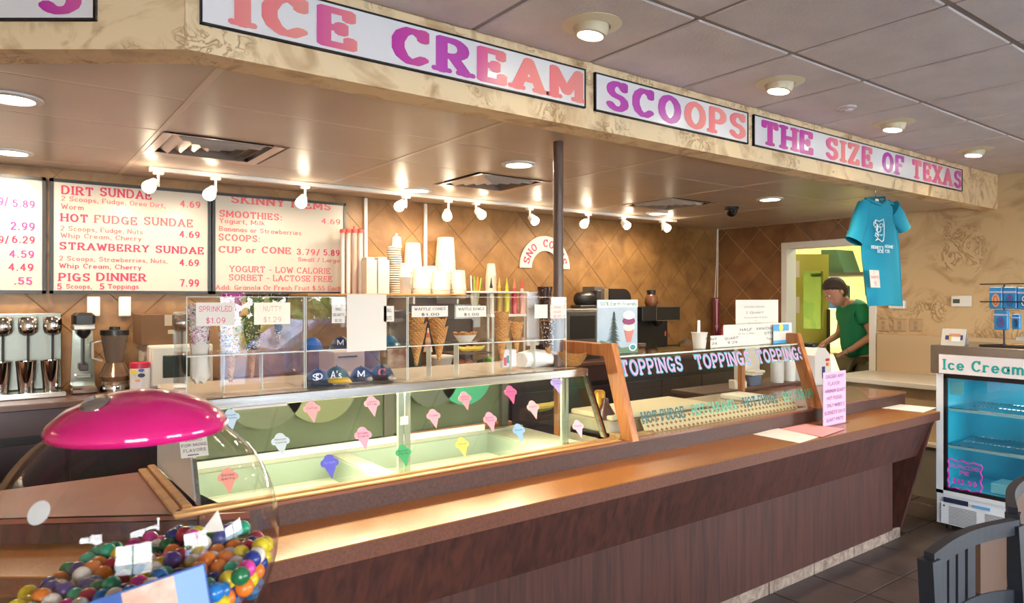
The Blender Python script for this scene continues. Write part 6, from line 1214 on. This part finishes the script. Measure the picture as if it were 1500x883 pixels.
for s, v in (('T-', .78), ('SHIRTS', .52), ('15', .12)): text(mb, s, fq2, (b.x - a.x) * .5, z0 + (z1 - z0) * v, (z1 - z0) * (.15 if s != '15' else .24), None if s != 'SHIRTS' else (b.x - a.x) * .8, 'hand', 'c', lift=.0025)
flat('lettering', mb, M('pen red', 'd04058', .7), t)
hk = P_(1282, 287); mk('hanger', MB().tube([(hk.x, YT, SOFB), (hk.x, YT, hk.z + .03), (hk.x + .012, YT, hk.z + .02), (hk.x, YT, hk.z - .02)], .003).tube([(hk.x, YT, hk.z - .02), P_(1262, 303)], .004).tube([(hk.x, YT, hk.z - .02), P_(1308, 301)], .004), m_steel, t, smooth=True)
# ================================================================ KITCHEN BEHIND THE DOOR
kx = XR
t = thing('kitchen_door', 'olive yellow kitchen door with a window, standing open', 'door', (kx + .5, 4.25, 0)); xa_ = 7.35
def KX(px, py, X=7.2): return PX(px, py, X)
p0, p1 = KX(1164, 365, 7.15), KX(1214, 365, 7.5)
dv = Vector((p1.x - p0.x, p1.y - p0.y, 0)); L_ = dv.length; dv.normalize(); fd = (Vector((p0.x, p0.y, 0)), dv, Vector((0, 0, 1))); zt = 2.12; m_yd = M('olive door', 'a8a040', .5)
for r_ in ((0, L_, 0, 1.28), (0, L_, 1.93, zt), (0, L_ * .26, 1.28, 1.93), (L_ * .84, L_, 1.28, 1.93)): mk('door_panel', rect(MB(), fd, *r_, .05, -.05), m_yd, t)
wz0, wz1 = KX(1190, 484, 7.3).z, KX(1190, 406, 7.3).z
mk('pane', rect(MB(), fd, L_ * .26, L_ * .84, 1.28, 1.93, .006, -.03), thin_glass('door pane', (.42, .52, .36), .12), t); mk('handle', rect(MB(), fd, L_ * .94, L_, 1.0, 1.5, .03, 0), m_dark, t)
for z in (1.55, 1.95): mk('hinge', rect(MB(), fd, -.05, .03, z - .09, z + .09, .05, 0), M('hinge tan', 'c0b098', .5), t)
mk('jamb', rect(MB(), fd, -.09, -.02, 0, zt + .03, .05, -.05), M('jamb tan', 'a0907a', .5), t)
sh2 = thing('kitchen_shelf', 'dark wire shelf on the kitchen wall above the man', 'shelf', (8.6, 4.2, 1.8)); zz = PX(1245, 402, 8.4).z
mk('shelf_board', MB().box(8.2, 8.75, 3.2, 4.75, zz - .02, zz + .02), m_dark, sh2)
for yy in (3.6, 4.1): mk('bracket', MB().tube([(8.25, yy, zz), (8.3, yy, zz - .25), (9.42, yy, zz - .3)], .015), m_dark, sh2)
q0, q1 = PX(1209, 385, 8.4), PX(1243, 385, 8.4); solo('green_bin', MB().prism([(8.3, q1.y, zz + .021), (8.3, q0.y, zz + .021), (8.3, q0.y - .0, PX(1212, 366, 8.4).z), (8.3, q1.y + .1, PX(1212, 367, 8.4).z)], (.4, 0, 0)), M('bin green', '2c4a34', .5), 'dark green plastic bin on the kitchen shelf', 'bin', (8.5, (q0.y + q1.y) / 2, zz + .02))
t = thing('kitchen_bench', 'pale steel kitchen work bench before the man', 'bench', (8.2, 4.7, 0)); mk('bench_top', MB().bbox(7.75, 8.5, 3.6, 5.2, .97, 1.0), m_steel, t)
for x, y in ((7.8, 3.65), (8.45, 3.65), (7.8, 5.15), (8.45, 5.15)): mk('leg', MB().box(x, x + .04, y, y + .04, 0, .97), m_steel, t)
q = PX(1224, 440, 8.6); solo('blue_dispenser', MB().bbox(8.6, 8.75, q.y - .12, q.y + .18, q.z - .12, q.z + .2, .02), M('disp blue', '2a6ab0', .4), 'blue dispenser behind the head of the man in the kitchen', 'dispenser', (8.65, q.y, q.z - .12))
q = PX(1210, 500, 8.0); solo('steel_pot', MB().lathe((8.0, q.y + .1, 1.0), [(.12, 0), (.13, .16), (.135, .17), (.12, .16)], 24), m_chrome, 'steel pot on the kitchen bench in front of the man', 'pot', (8.0, q.y + .1, 1.0), smooth=True)
# ---- man
SCP = 1.0; base = PX(1258, 436, 7.22); bxx, byy = base.x, base.y
Fd = Vector((-CS, SN, 0)); Sd = Vector((SN, CS, 0))      # facing image-left ; Sd = away from camera
man = thing('person', 'man in a green polo shirt and khaki trousers leaning over the kitchen bench', 'person', (bxx, byy, 0))
def skinfig(name, joints, edges, mat, parent, root=0, lv=2):
    off = wpos(parent); me = bpy.data.meshes.new(name); me.from_pydata([tuple(Vector(j[0]) - off) for j in joints], edges, []); me.materials.append(mat)
    o = bpy.data.objects.new(name, me); COL.objects.link(o); o.parent = parent
    md = o.modifiers.new('Skin', 'SKIN'); md.use_smooth_shade = True
    sv = me.skin_vertices[0].data
    for i, j in enumerate(joints): r = j[1]; sv[i].radius = r if isinstance(r, tuple) else (r, r); sv[i].use_root = (i == root)
    o.modifiers.new('Sub', 'SUBSURF').levels = lv; o.modifiers['Sub'].render_levels = lv
    return o
def J(f, s, z): return Vector((bxx, byy, 0)) + Fd * f + Sd * s + Vector((0, 0, z))
K = 1.06
hip = J(-.02, 0, .98 * K); 
bodyj = [(hip, .13), (J(.0, 0, 1.12 * K), (.15, .13)), (J(.02, 0, 1.30 * K), (.15, .12)), (J(.07, 0, 1.45 * K), (.13, .10)), (J(.13, 0, 1.49 * K), .06), (J(.18, 0, 1.54 * K), .055)]
ed = [(0, 1), (1, 2), (2, 3), (3, 4), (4, 5)]
def arm(s, el, wr, hd_):
    i = len(bodyj); bodyj.extend([(J(.07, s * .17, 1.44 * K), .055), (J(*el), .042), (J(*wr), .03), (J(*hd_), .028)]); ed.extend([(3, i), (i, i + 1), (i + 1, i + 2), (i + 2, i + 3)])
arm(-1, (-.02, -.24, 1.18 * K), (.17, -.19, 1.04 * K), (.22, -.17, 1.02 * K)); arm(1, (.08, .25, 1.17 * K), (.27, .18, 1.08 * K), (.32, .16, 1.06 * K))
def leg(s):
    i = len(bodyj); bodyj.extend([(J(-.02, s * .1, .9 * K), .088), (J(.0, s * .11, .5 * K), .058), (J(-.03, s * .11, .09), .04), (J(.09, s * .12, .045), (.04, .03))]); ed.extend([(0, i), (i, i + 1), (i + 1, i + 2), (i + 2, i + 3)])
leg(-1); leg(1)
m_skin = M('skin', 'b8846c', .55)
skinfig('body', bodyj, ed, m_skin, man)
# head
hc = J(.24, 0, 1.60 * K); tilt = 48; mb = MB(); R = Matrix(((Fd.x, Sd.x, 0), (Fd.y, Sd.y, 0), (0, 0, 1))).to_4x4(); Rt = Matrix.Translation(hc) @ R @ Matrix.Rotation(math.radians(tilt * .75), 4, 'Y') @ Matrix.Scale(1.12, 4); mb.M = Rt
rings = []; n = 20
for z, fx, bk, wd in ((-.125, .055, .0, .03), (-.115, .085, .02, .045), (-.085, .095, .05, .062), (-.05, .098, .075, .07), (-.02, .094, .09, .075), (.02, .096, .1, .078), (.06, .092, .1, .076), (.095, .07, .08, .06), (.115, .04, .05, .035), (.122, .01, .01, .01)):
    rings.append([((fx if math.cos(q) > 0 else bk) * math.cos(q), wd * math.sin(q), z) for q in [2 * math.pi * i / n for i in range(n)]])
mb.loft(rings); mk('head', mb, m_skin, man, smooth=True, ang=80)
def face(name, mbb, mat): mbb.M = Rt; return mbb
mb = MB(); mb.M = Rt; mb.loft([[(.09, -.010, .02), (.09, .010, .02), (.1, 0, .02)], [(.092, -.017, -.03), (.092, .017, -.03), (.122, 0, -.028)], [(.09, -.012, -.04), (.09, .012, -.04), (.105, 0, -.04)]]); mk('nose', mb, m_skin, man, smooth=True)
mb = MB(); mb.M = Rt; mb.ball((.086, -.03, .01), .008, 10); mb.ball((.086, .03, .01), .008, 10); mk('eyes', mb, M('eye', 'e8e4dc', .2), man, smooth=True)
mb = MB(); mb.M = Rt; mb.ball((.095, -.03, .01), .005, 8); mb.ball((.095, .03, .01), .005, 8); mk('pupils', mb, m_black, man)
mb = MB(); mb.M = Rt; mb.ball((.092, 0, -.068), .02, 10, (.4, 1, .25)); mk('mouth', mb, M('lips', 'a06058', .5), man, smooth=True)
for s in (-1, 1): mb = MB(); mb.M = Rt; mb.ball((-.01, s * .078, -.01), .028, 12, (.7, .35, 1.1)); mk('ear', mb, m_skin, man, smooth=True)
mb = MB(); mb.M = Rt; rings = []
for z, fx, bk, wd in ((-.07, -.03, .085, .066), (-.03, -.02, .105, .083), (.02, -.005, .115, .088), (.05, .07, .115, .088), (.085, .09, .105, .08), (.115, .07, .08, .06), (.135, .035, .045, .035), (.14, .01, .01, .01)):
    rings.append([((fx if math.cos(q) > 0 else bk) * math.cos(q) * (1 + .02 * math.sin(9 * q)), wd * math.sin(q), z) for q in [2 * math.pi * i / n for i in range(n)]])
mb.loft(rings); mk('hair', mb, M('hair brown', '3a2a22', .7, bump=.6, bscale=60), man, smooth=True, ang=80)
sj = [(J(-.03, 0, .93 * K), (.20, .17)), (J(.01, 0, 1.10 * K), (.22, .19)), (J(.01, 0, 1.28 * K), (.21, .165)), (J(.05, 0, 1.42 * K), (.175, .14)), (J(.11, 0, 1.49 * K), .085)]
se = [(0, 1), (1, 2), (2, 3), (3, 4)]
for s in (-1, 1): i = len(sj); sj += [(J(.065, s * .175, 1.43 * K), .078), (J(.045, s * .215, 1.27 * K), .07)]; se += [(3, i), (i, i + 1)]
skinfig('polo_shirt', sj, se, M('polo green', '0c7a50', .8), man)
tj = [(J(-.02, 0, .96 * K), (.18, .16))]; te = []
for s in (-1, 1): i = len(tj); tj += [(J(-.02, s * .1, .88 * K), .11), (J(.0, s * .11, .5 * K), .082), (J(-.02, s * .11, .1), .07)]; te += [(0, i), (i, i + 1), (i + 1, i + 2)]
skinfig('trousers', tj, te, M('khaki', '6a6248', .8), man)
for s in (-1, 1):
    mk('shoe', MB().ball(J(.05, s * .115, .04), .05, 12, (1, 1, .7)).ball(J(.0, s * .115, .04), .045, 12, (1, 1, .8)).ball(J(.1, s * .115, .035), .045, 12, (1, 1, .65)), m_black, man, smooth=True)
for s, w_ in ((-1, (.22, -.17, 1.02 * K)), (1, (.32, .16, 1.06 * K))):
    c = J(*w_); hj = [(c - Fd * .03, .026), (c + Fd * .03 + Vector((0, 0, -.015)), (.02, .03))]; he = [(0, 1)]
    for k, (o_, l_) in enumerate(((-.028, .055), (-.01, .065), (.008, .06), (.024, .048))): i = len(hj); hj += [(c + Fd * .045 + Sd * o_ + Vector((0, 0, -.02)), .0095), (c + Fd * (.045 + l_ * .55) + Sd * o_ + Vector((0, 0, -.035)), .0085), (c + Fd * (.045 + l_ * .8) + Sd * o_ + Vector((0, 0, -.06)), .007)]; he += [(1, i), (i, i + 1), (i + 1, i + 2)]
    i = len(hj); hj += [(c + Fd * .0 - Sd * s * .035 + Vector((0, 0, -.01)), .011), (c + Fd * .035 - Sd * s * .055 + Vector((0, 0, -.025)), .009)]; he += [(0, i), (i, i + 1)]
    skinfig('hand', hj, he, m_skin, man, lv=1)

# ================================================================ CHAIRS
m_ch = M('chair paint', '1c222e', .5, col2='161a24', scale=20); m_seat = M('seat wood', '5a3028', .4, col2='3c201c', scale=8, stretch=(1, 8, 1))
def chair(x0, y0, x1, y1, ztop, lb):
    """backrest from left post (x0,y0) to right post (x1,y1); seat toward -n"""
    a, b = Vector((x0, y0, 0)), Vector((x1, y1, 0)); d = (b - a); W = d.length; d.normalize(); nrm = Vector((d.y, -d.x, 0))   # toward camera side
    c = (a + b) / 2; t = thing('wooden_chair', lb, 'chair', c + nrm * .2); U = Vector((0, 0, 1))
    def bow(u): return -nrm * .022 * math.sin(math.pi * u)
    def pt(u, z, off=0): return a + d * (W * u) + bow(u) + U * z + nrm * off
    def ribbon(za, zb, zarc, th=.022, u0=0., u1=1., n=14):
        m = MB(); rr = []
        for k in range(n + 1):
            u = u0 + (u1 - u0) * k / n; h = zarc * math.sin(math.pi * u); p = pt(u, 0)
            rr.append([p + U * (za + h) - nrm * th / 2, p + U * (za + h) + nrm * th / 2, p + U * (zb + h) + nrm * th / 2, p + U * (zb + h) - nrm * th / 2])
        return m.loft(rr)
    mk('top_rail', ribbon(ztop - .045, ztop - .005, .004, .024), m_ch, t); mk('mid_rail', ribbon(ztop - .235, ztop - .195, .02), m_ch, t)
    for u in (.14, .26, .38, .50): mk('back_slat', ribbon(ztop - .2, ztop - .05, .02, .012, u, u + .085, 3), m_ch, t)
    mk('back_slat', ribbon(ztop - .2, ztop - .05, .02, .012, .64, .9, 4), M('slat brown', '5a4438', .4), t)
    for u in (0, 1):
        p = pt(u, 0); k = -.02 if u == 0 else .02
        mk('leg', MB().loft([[p + U * z + nrm * (o_ + e) + d * f for e, f in ((-.018, -.02), (.018, -.02), (.018, .02), (-.018, .02))] for z, o_ in ((0, -.06), (.45, .03), (ztop - .02, 0))]), m_ch, t)
        q = p + nrm * .42; mk('leg', MB().loft([[q + U * z + nrm * e + d * f for e, f in ((-.018, -.02), (.018, -.02), (.018, .02), (-.018, .02))] for z in (0, .44)]), m_ch, t)
    for s in (0, 1): mk('cross_slat', MB().loft([[a + d * (W * (.05 if s == 0 else .95)) + U * (ztop - .24) + e for e in (-nrm * .008 - d * .015, nrm * .008 - d * .015, nrm * .008 + d * .015, -nrm * .008 + d * .015)], [a + d * (W * (.9 if s == 0 else .1)) + nrm * .02 + U * .5 + e for e in (-nrm * .008 - d * .015, nrm * .008 - d * .015, nrm * .008 + d * .015, -nrm * .008 + d * .015)]]), m_ch, t)
    P = [a + d * .01 + nrm * .03, b - d * .01 + nrm * .03, b + nrm * .44 + d * .015, a + nrm * .44 - d * .015]; mk('seat', MB().prism([p + U * .44 for p in P], (0, 0, .03)), m_seat, t); mk('seat_rail', MB().prism([p + U * .39 for p in (a + nrm * .04 + d * .03, b + nrm * .04 - d * .03, b + nrm * .4 - d * .03, a + nrm * .4 + d * .03)], (0, 0, .05)), m_ch, t)
    return t
p0, p1 = PZ(1361, 806, 1.03), PZ(1486, 757, 1.03)
chair(p0.x, p0.y, p1.x, p1.y, 1.03, 'dark slate wooden chair with a slatted back in the lower right corner')
p0 = PZ(1476, 744, 1.03); chair(p0.x + .04, p0.y + .0, p0.x + .48, p0.y + .1, 1.03, 'second dark chair cut off by the right frame edge')
# ================================================================ GUMBALL MACHINE
GC = PD(205, 790, .95); gx, gy, gz = GC; t = thing('gumball_machine', 'gumball machine with a clear globe and a glossy pink lid', 'gumball machine', (gx, gy, 0)); RG = .182
def sph(px, py, r):
    a, b = dirv(px); d = Vector((a, b, -(py - HOR) / FPX)).normalized(); o = Vector((0, 0, CAMZ)) - GC; B = o.dot(d); return Vector((0, 0, CAMZ)) + d * (-B - math.sqrt(max(0, B * B - o.dot(o) + r * r)))
prof = []
for k in range(25):
    a = math.radians(-58 + 128 * k / 24); prof.append((RG * math.cos(a) ** .92, RG * math.sin(a)))
top_z = .158; prof = [p for p in prof if p[1] < .148] + [(.108, .152), (.102, top_z)]
mk('globe', MB().lathe((gx, gy, gz), prof, 64, (False, False)), thin_glass('globe plastic', (.985, .985, .985), .045, power=4, fmax=.75), t, smooth=True, ang=180)
zl = gz + top_z
m_lid = M('lid pink', 'c8146c', .12, coat=.6)
mk('lid', MB().lathe((gx, gy, zl), [(.100, -.012), (.110, -.010), (.113, -.002), (.108, .008), (.088, .026), (.055, .040), (.025, .047), (.001, .049)], 56, (False, True)), m_lid, t, smooth=True, ang=80)
lk = Vector((gx - .055, gy - .03, zl + .036)); mb = MB(); mb.M = Matrix.Translation(lk) @ Matrix.Rotation(math.radians(-22), 4, 'Y') @ Matrix.Rotation(math.radians(20), 4, 'X')
mk('lid_lock', mb.lathe((0, 0, 0), [(.018, -.004), (.018, .004), (.014, .006), (.012, .003), (.001, .003)], 20), m_chrome, t, smooth=True)
zb_ = gz + prof[0][1]; r0 = prof[0][0]
mk('collar', MB().lathe((gx, gy, zb_ - .05), [(r0 + .03, 0), (r0 + .03, .035), (r0 + .012, .052), (r0, .052)], 40), m_lid, t, smooth=True)
mk('machine_body', MB().lathe((gx, gy, .72), [(.09, 0), (.11, .02), (.12, .18), (r0 + .03, zb_ - .05 - .72)], 32), m_lid, t, smooth=True); mk('coin_mechanism', MB().bbox(gx - .05, gx + .05, gy - .15, gy - .10, .78, .95, .008), m_chrome, t); mk('dial', MB().rod((gx, gy - .17, .87), (gx, gy - .15, .87), .03), m_chrome, t); mk('stand_pole', MB().rod((gx, gy, .03), (gx, gy, .72), .03, n=16), m_black, t, smooth=True); mk('stand_base', MB().lathe((gx, gy, 0), [(.2, 0), (.2, .015), (.05, .05), (.03, .06)], 32), m_black, t, smooth=True)
fg_ = (Vector((gx, gy, gz)) + Vector((-.2, -.98, 0)).normalized() * 0, Vector((CS, -SN, 0)), Vector((0, 0, 1)))
# round price sticker on globe (left)
sd = Vector((math.cos(math.radians(212)), math.sin(math.radians(212)), 0)); sp = sph(57, 751, RG + .001); nn_ = (sp - GC).normalized(); ex_ = nn_.cross(Vector((0, 0, 1))).normalized() * -1; ey_ = nn_.cross(ex_) * -1
f = (sp, ex_, ey_ if ey_.z > 0 else -ey_); 
if f[1].cross(f[2]).dot(nn_) < 0: f = (f[0], -f[1], f[2])
mk('round_label', disc(f, 0, 0, .014, .014, .0006), M('label grey', 'c8c8c8', .6, alpha=.85), t)
# gumballs
BR = .0122; cols = [('orange', 'e07a28'), ('yellow', 'dcc428'), ('white', 'e4dcd0'), ('dark green', '1c6a40'), ('teal green', '1e9a78'), ('navy blue', '243888'), ('blue', '2070b8'), ('hot pink', 'd8409a'), ('dark red', 'a82c40'), ('purple', '4a3478')]
wts = [20, 12, 14, 10, 9, 12, 9, 10, 10, 7]
rnd = random.Random(11); proto = {}
def gm(name, c): return M('gum ' + name, c, .22, col2=None)
me_ = None
def height(x, y): d = (Vector((x, y, 0)) - Vector((gx, gy, 0))); u = d.dot(Vector((CS, -SN, 0))); v = d.dot(Vector((SN, CS, 0))); return gz - .046 + .10 * u + .06 * v - .16 * max(0, -u - .04) + .006 * math.sin(u * 40)
pts = []
step = BR * 2 * 1.02
def rad(z): return RG * max(.02, math.cos(math.asin(max(-1, min(1, (z - gz) / RG)))))
for layer in range(2):
    for i in range(-9, 10):
        for j in range(-10, 11):
            x = gx + (i + .5 * (j % 2) + .33 * layer) * step; y = gy + j * step * .875 + layer * BR * .9
            if layer == 0 and rnd.random() < .10: continue
            z = height(x, y) - layer * BR * 1.6 + rnd.uniform(-.006, .007) * (1 if layer == 0 else .3)
            x += rnd.uniform(-.0016, .0016); y += rnd.uniform(-.0016, .0016)
            if math.hypot(x - gx, y - gy) > rad(z) - BR - .001: continue
            pts.append((layer, x, y, z))
pts.sort(key=lambda p: (p[0], -(p[3])))
cnt = 0
ballmesh = {}
for layer, x, y, z in pts[:298]:
    n_, c_ = rnd.choices(cols, wts)[0]
    if n_ not in ballmesh:
        o = mk('gumball', MB().ball((0, 0, 0), BR, 16), gm(n_, c_), smooth=True, ang=180); o.location = (x, y, z); ballmesh[n_] = o
    else:
        o = ballmesh[n_].copy(); COL.objects.link(o); o.location = (x, y, z)
    u_ = (Vector((x, y, 0)) - Vector((gx, gy, 0))).dot(Vector((CS, -SN, 0))); v_ = (Vector((x, y, 0)) - Vector((gx, gy, 0))).dot(NL)
    reg = ('front', 'near-front', 'middle', 'rear')[min(3, int((v_ + .18) / .09))] + ' ' + ('far left', 'left', 'centre', 'right', 'far right')[min(4, int((u_ + .18) / .072))] + (' surface' if layer == 0 else ' lower layer')
    tag(o, 'glossy %s gumball in the %s of the globe heap' % (n_, reg), 'gumball', '%s gumballs, %s' % (n_, reg))
hp = MB(); rings = []
for z in (prof[0][1] + .01, -.12, -.09, -.075): rr = min(rad(gz + z) - .004, .16); rings.append([(gx + rr * math.cos(2 * math.pi * i / 30), gy + rr * math.sin(2 * math.pi * i / 30), gz + z) for i in range(30)])
for layer in range(4):
    for i in range(-7, 8):
        for j in range(-8, 9):
            x = gx + (i + .5 * ((j + layer) % 2)) * step; y = gy + j * step * .87; z = height(x, y) - BR * 3.4 - layer * BR * 1.7
            r_ = rad(z) - BR - .002
            if math.hypot(x - gx, y - gy) < r_ and math.hypot(x - gx, y - gy) > r_ - .05: hp.ball((x, y, z), BR, 8)
o = solo('gumball_heap', hp, M('gum under', '7a3a50', .3, col2='2a5a80', scale=25, lo=.45, hi=.55), 'lower layers of mixed gumballs filling the bottom of the globe', 'gumballs', (gx, gy, gz - .15), smooth=True); o['kind'] = 'stuff'
# blue label card inside the front of the globe
ctr = sph(232, 882, RG - .012); nn_ = (ctr - GC).normalized(); ex_ = Vector((0, 0, 1)).cross(nn_).normalized(); ey_ = nn_.cross(ex_)
ca, sa = math.cos(.16), math.sin(.16); ex2 = ex_ * ca + ey_ * sa; ey2 = ey_ * ca - ex_ * sa
f = (ctr, ex2, ey2); tt = thing('picture_card', 'tilted blue picture card inside the front of the globe', 'card', ctr)
mk('card', rect(MB(), f, -.085, .055, -.04, .03, .001), M('card blue', '3a5a9c', .5), tt); mk('card_photo', rect(MB(), f, -.035, .02, -.03, .028, .0005, .001), M('photo print', 'c89880', .6, col2='e8d8cc', scale=30), tt)
mk('card_corner', rect(MB(), f, .02, .053, -.035, .028, .0005, .001), M('card pale', '88a8d8', .5), tt); mk('card_logo', disc((f[0] + nn_ * .001, f[1], f[2]), -.06, -.015, .018, .01, .0006), M('card red', 'b83848', .5), tt)
sc_ = PD(315, 765, 1.02); mb = MB(); mb.add([sc_ + Vector(v) for v in ((-.02, 0, -.012), (.014, .004, -.016), (.004, 0, .018))], [(0, 1, 2)]); mb.add([sc_ + Vector(v) + Vector((0, .001, 0)) for v in ((-.02, 0, -.012), (.014, .004, -.016), (.004, 0, .018))], [(0, 2, 1)])
solo('paper_scrap', mb, m_paper, 'small white folded paper tip sticking up behind the gumballs', 'paper', sc_)
# outside the window: hedge and parked car (seen only as reflections)
rb = random.Random(2); mb = MB()
for k in range(260):
    c = Vector((4.5 + rb.gauss(0, .5), -8 + rb.gauss(0, .35), 1.0 + rb.gauss(0, .3))); mb.ball(c, rb.uniform(.08, .16), 6)
solo('garden_bush', mb, M('leaf', '86a838', .6, col2='4a7020', scale=8), 'leafy green bush outside the front window', 'bush', (4.5, -8, 0))
t = thing('parked_car', 'pale blue car parked outside the front window', 'car', (4.8, -6.2, -.15)); m_car = M('car paint', '5a78b0', .15, coat=.6)
def cp(pts, y0, y1, mat, name): mk(name, MB().prism([(a, y0, b - .15) for a, b in pts], (0, y1 - y0, 0)), mat, t)
cp([(2.9, .3), (6.9, .3), (6.95, .7), (6.6, .9), (5.9, .95), (5.3, 1.4), (4.0, 1.42), (3.4, .98), (2.95, .9)], -7.0, -5.4, m_car, 'body'); cp([(3.6, .98), (5.75, .98), (5.25, 1.34), (4.05, 1.36)], -5.41, -5.38, M('car glass', '28323c', .05), 'window')
for x in (3.6, 6.1): mb = MB(); mb.rod((x, -5.6, .17), (x, -5.36, .17), .32, n=20); mk('wheel', mb, m_black, t)
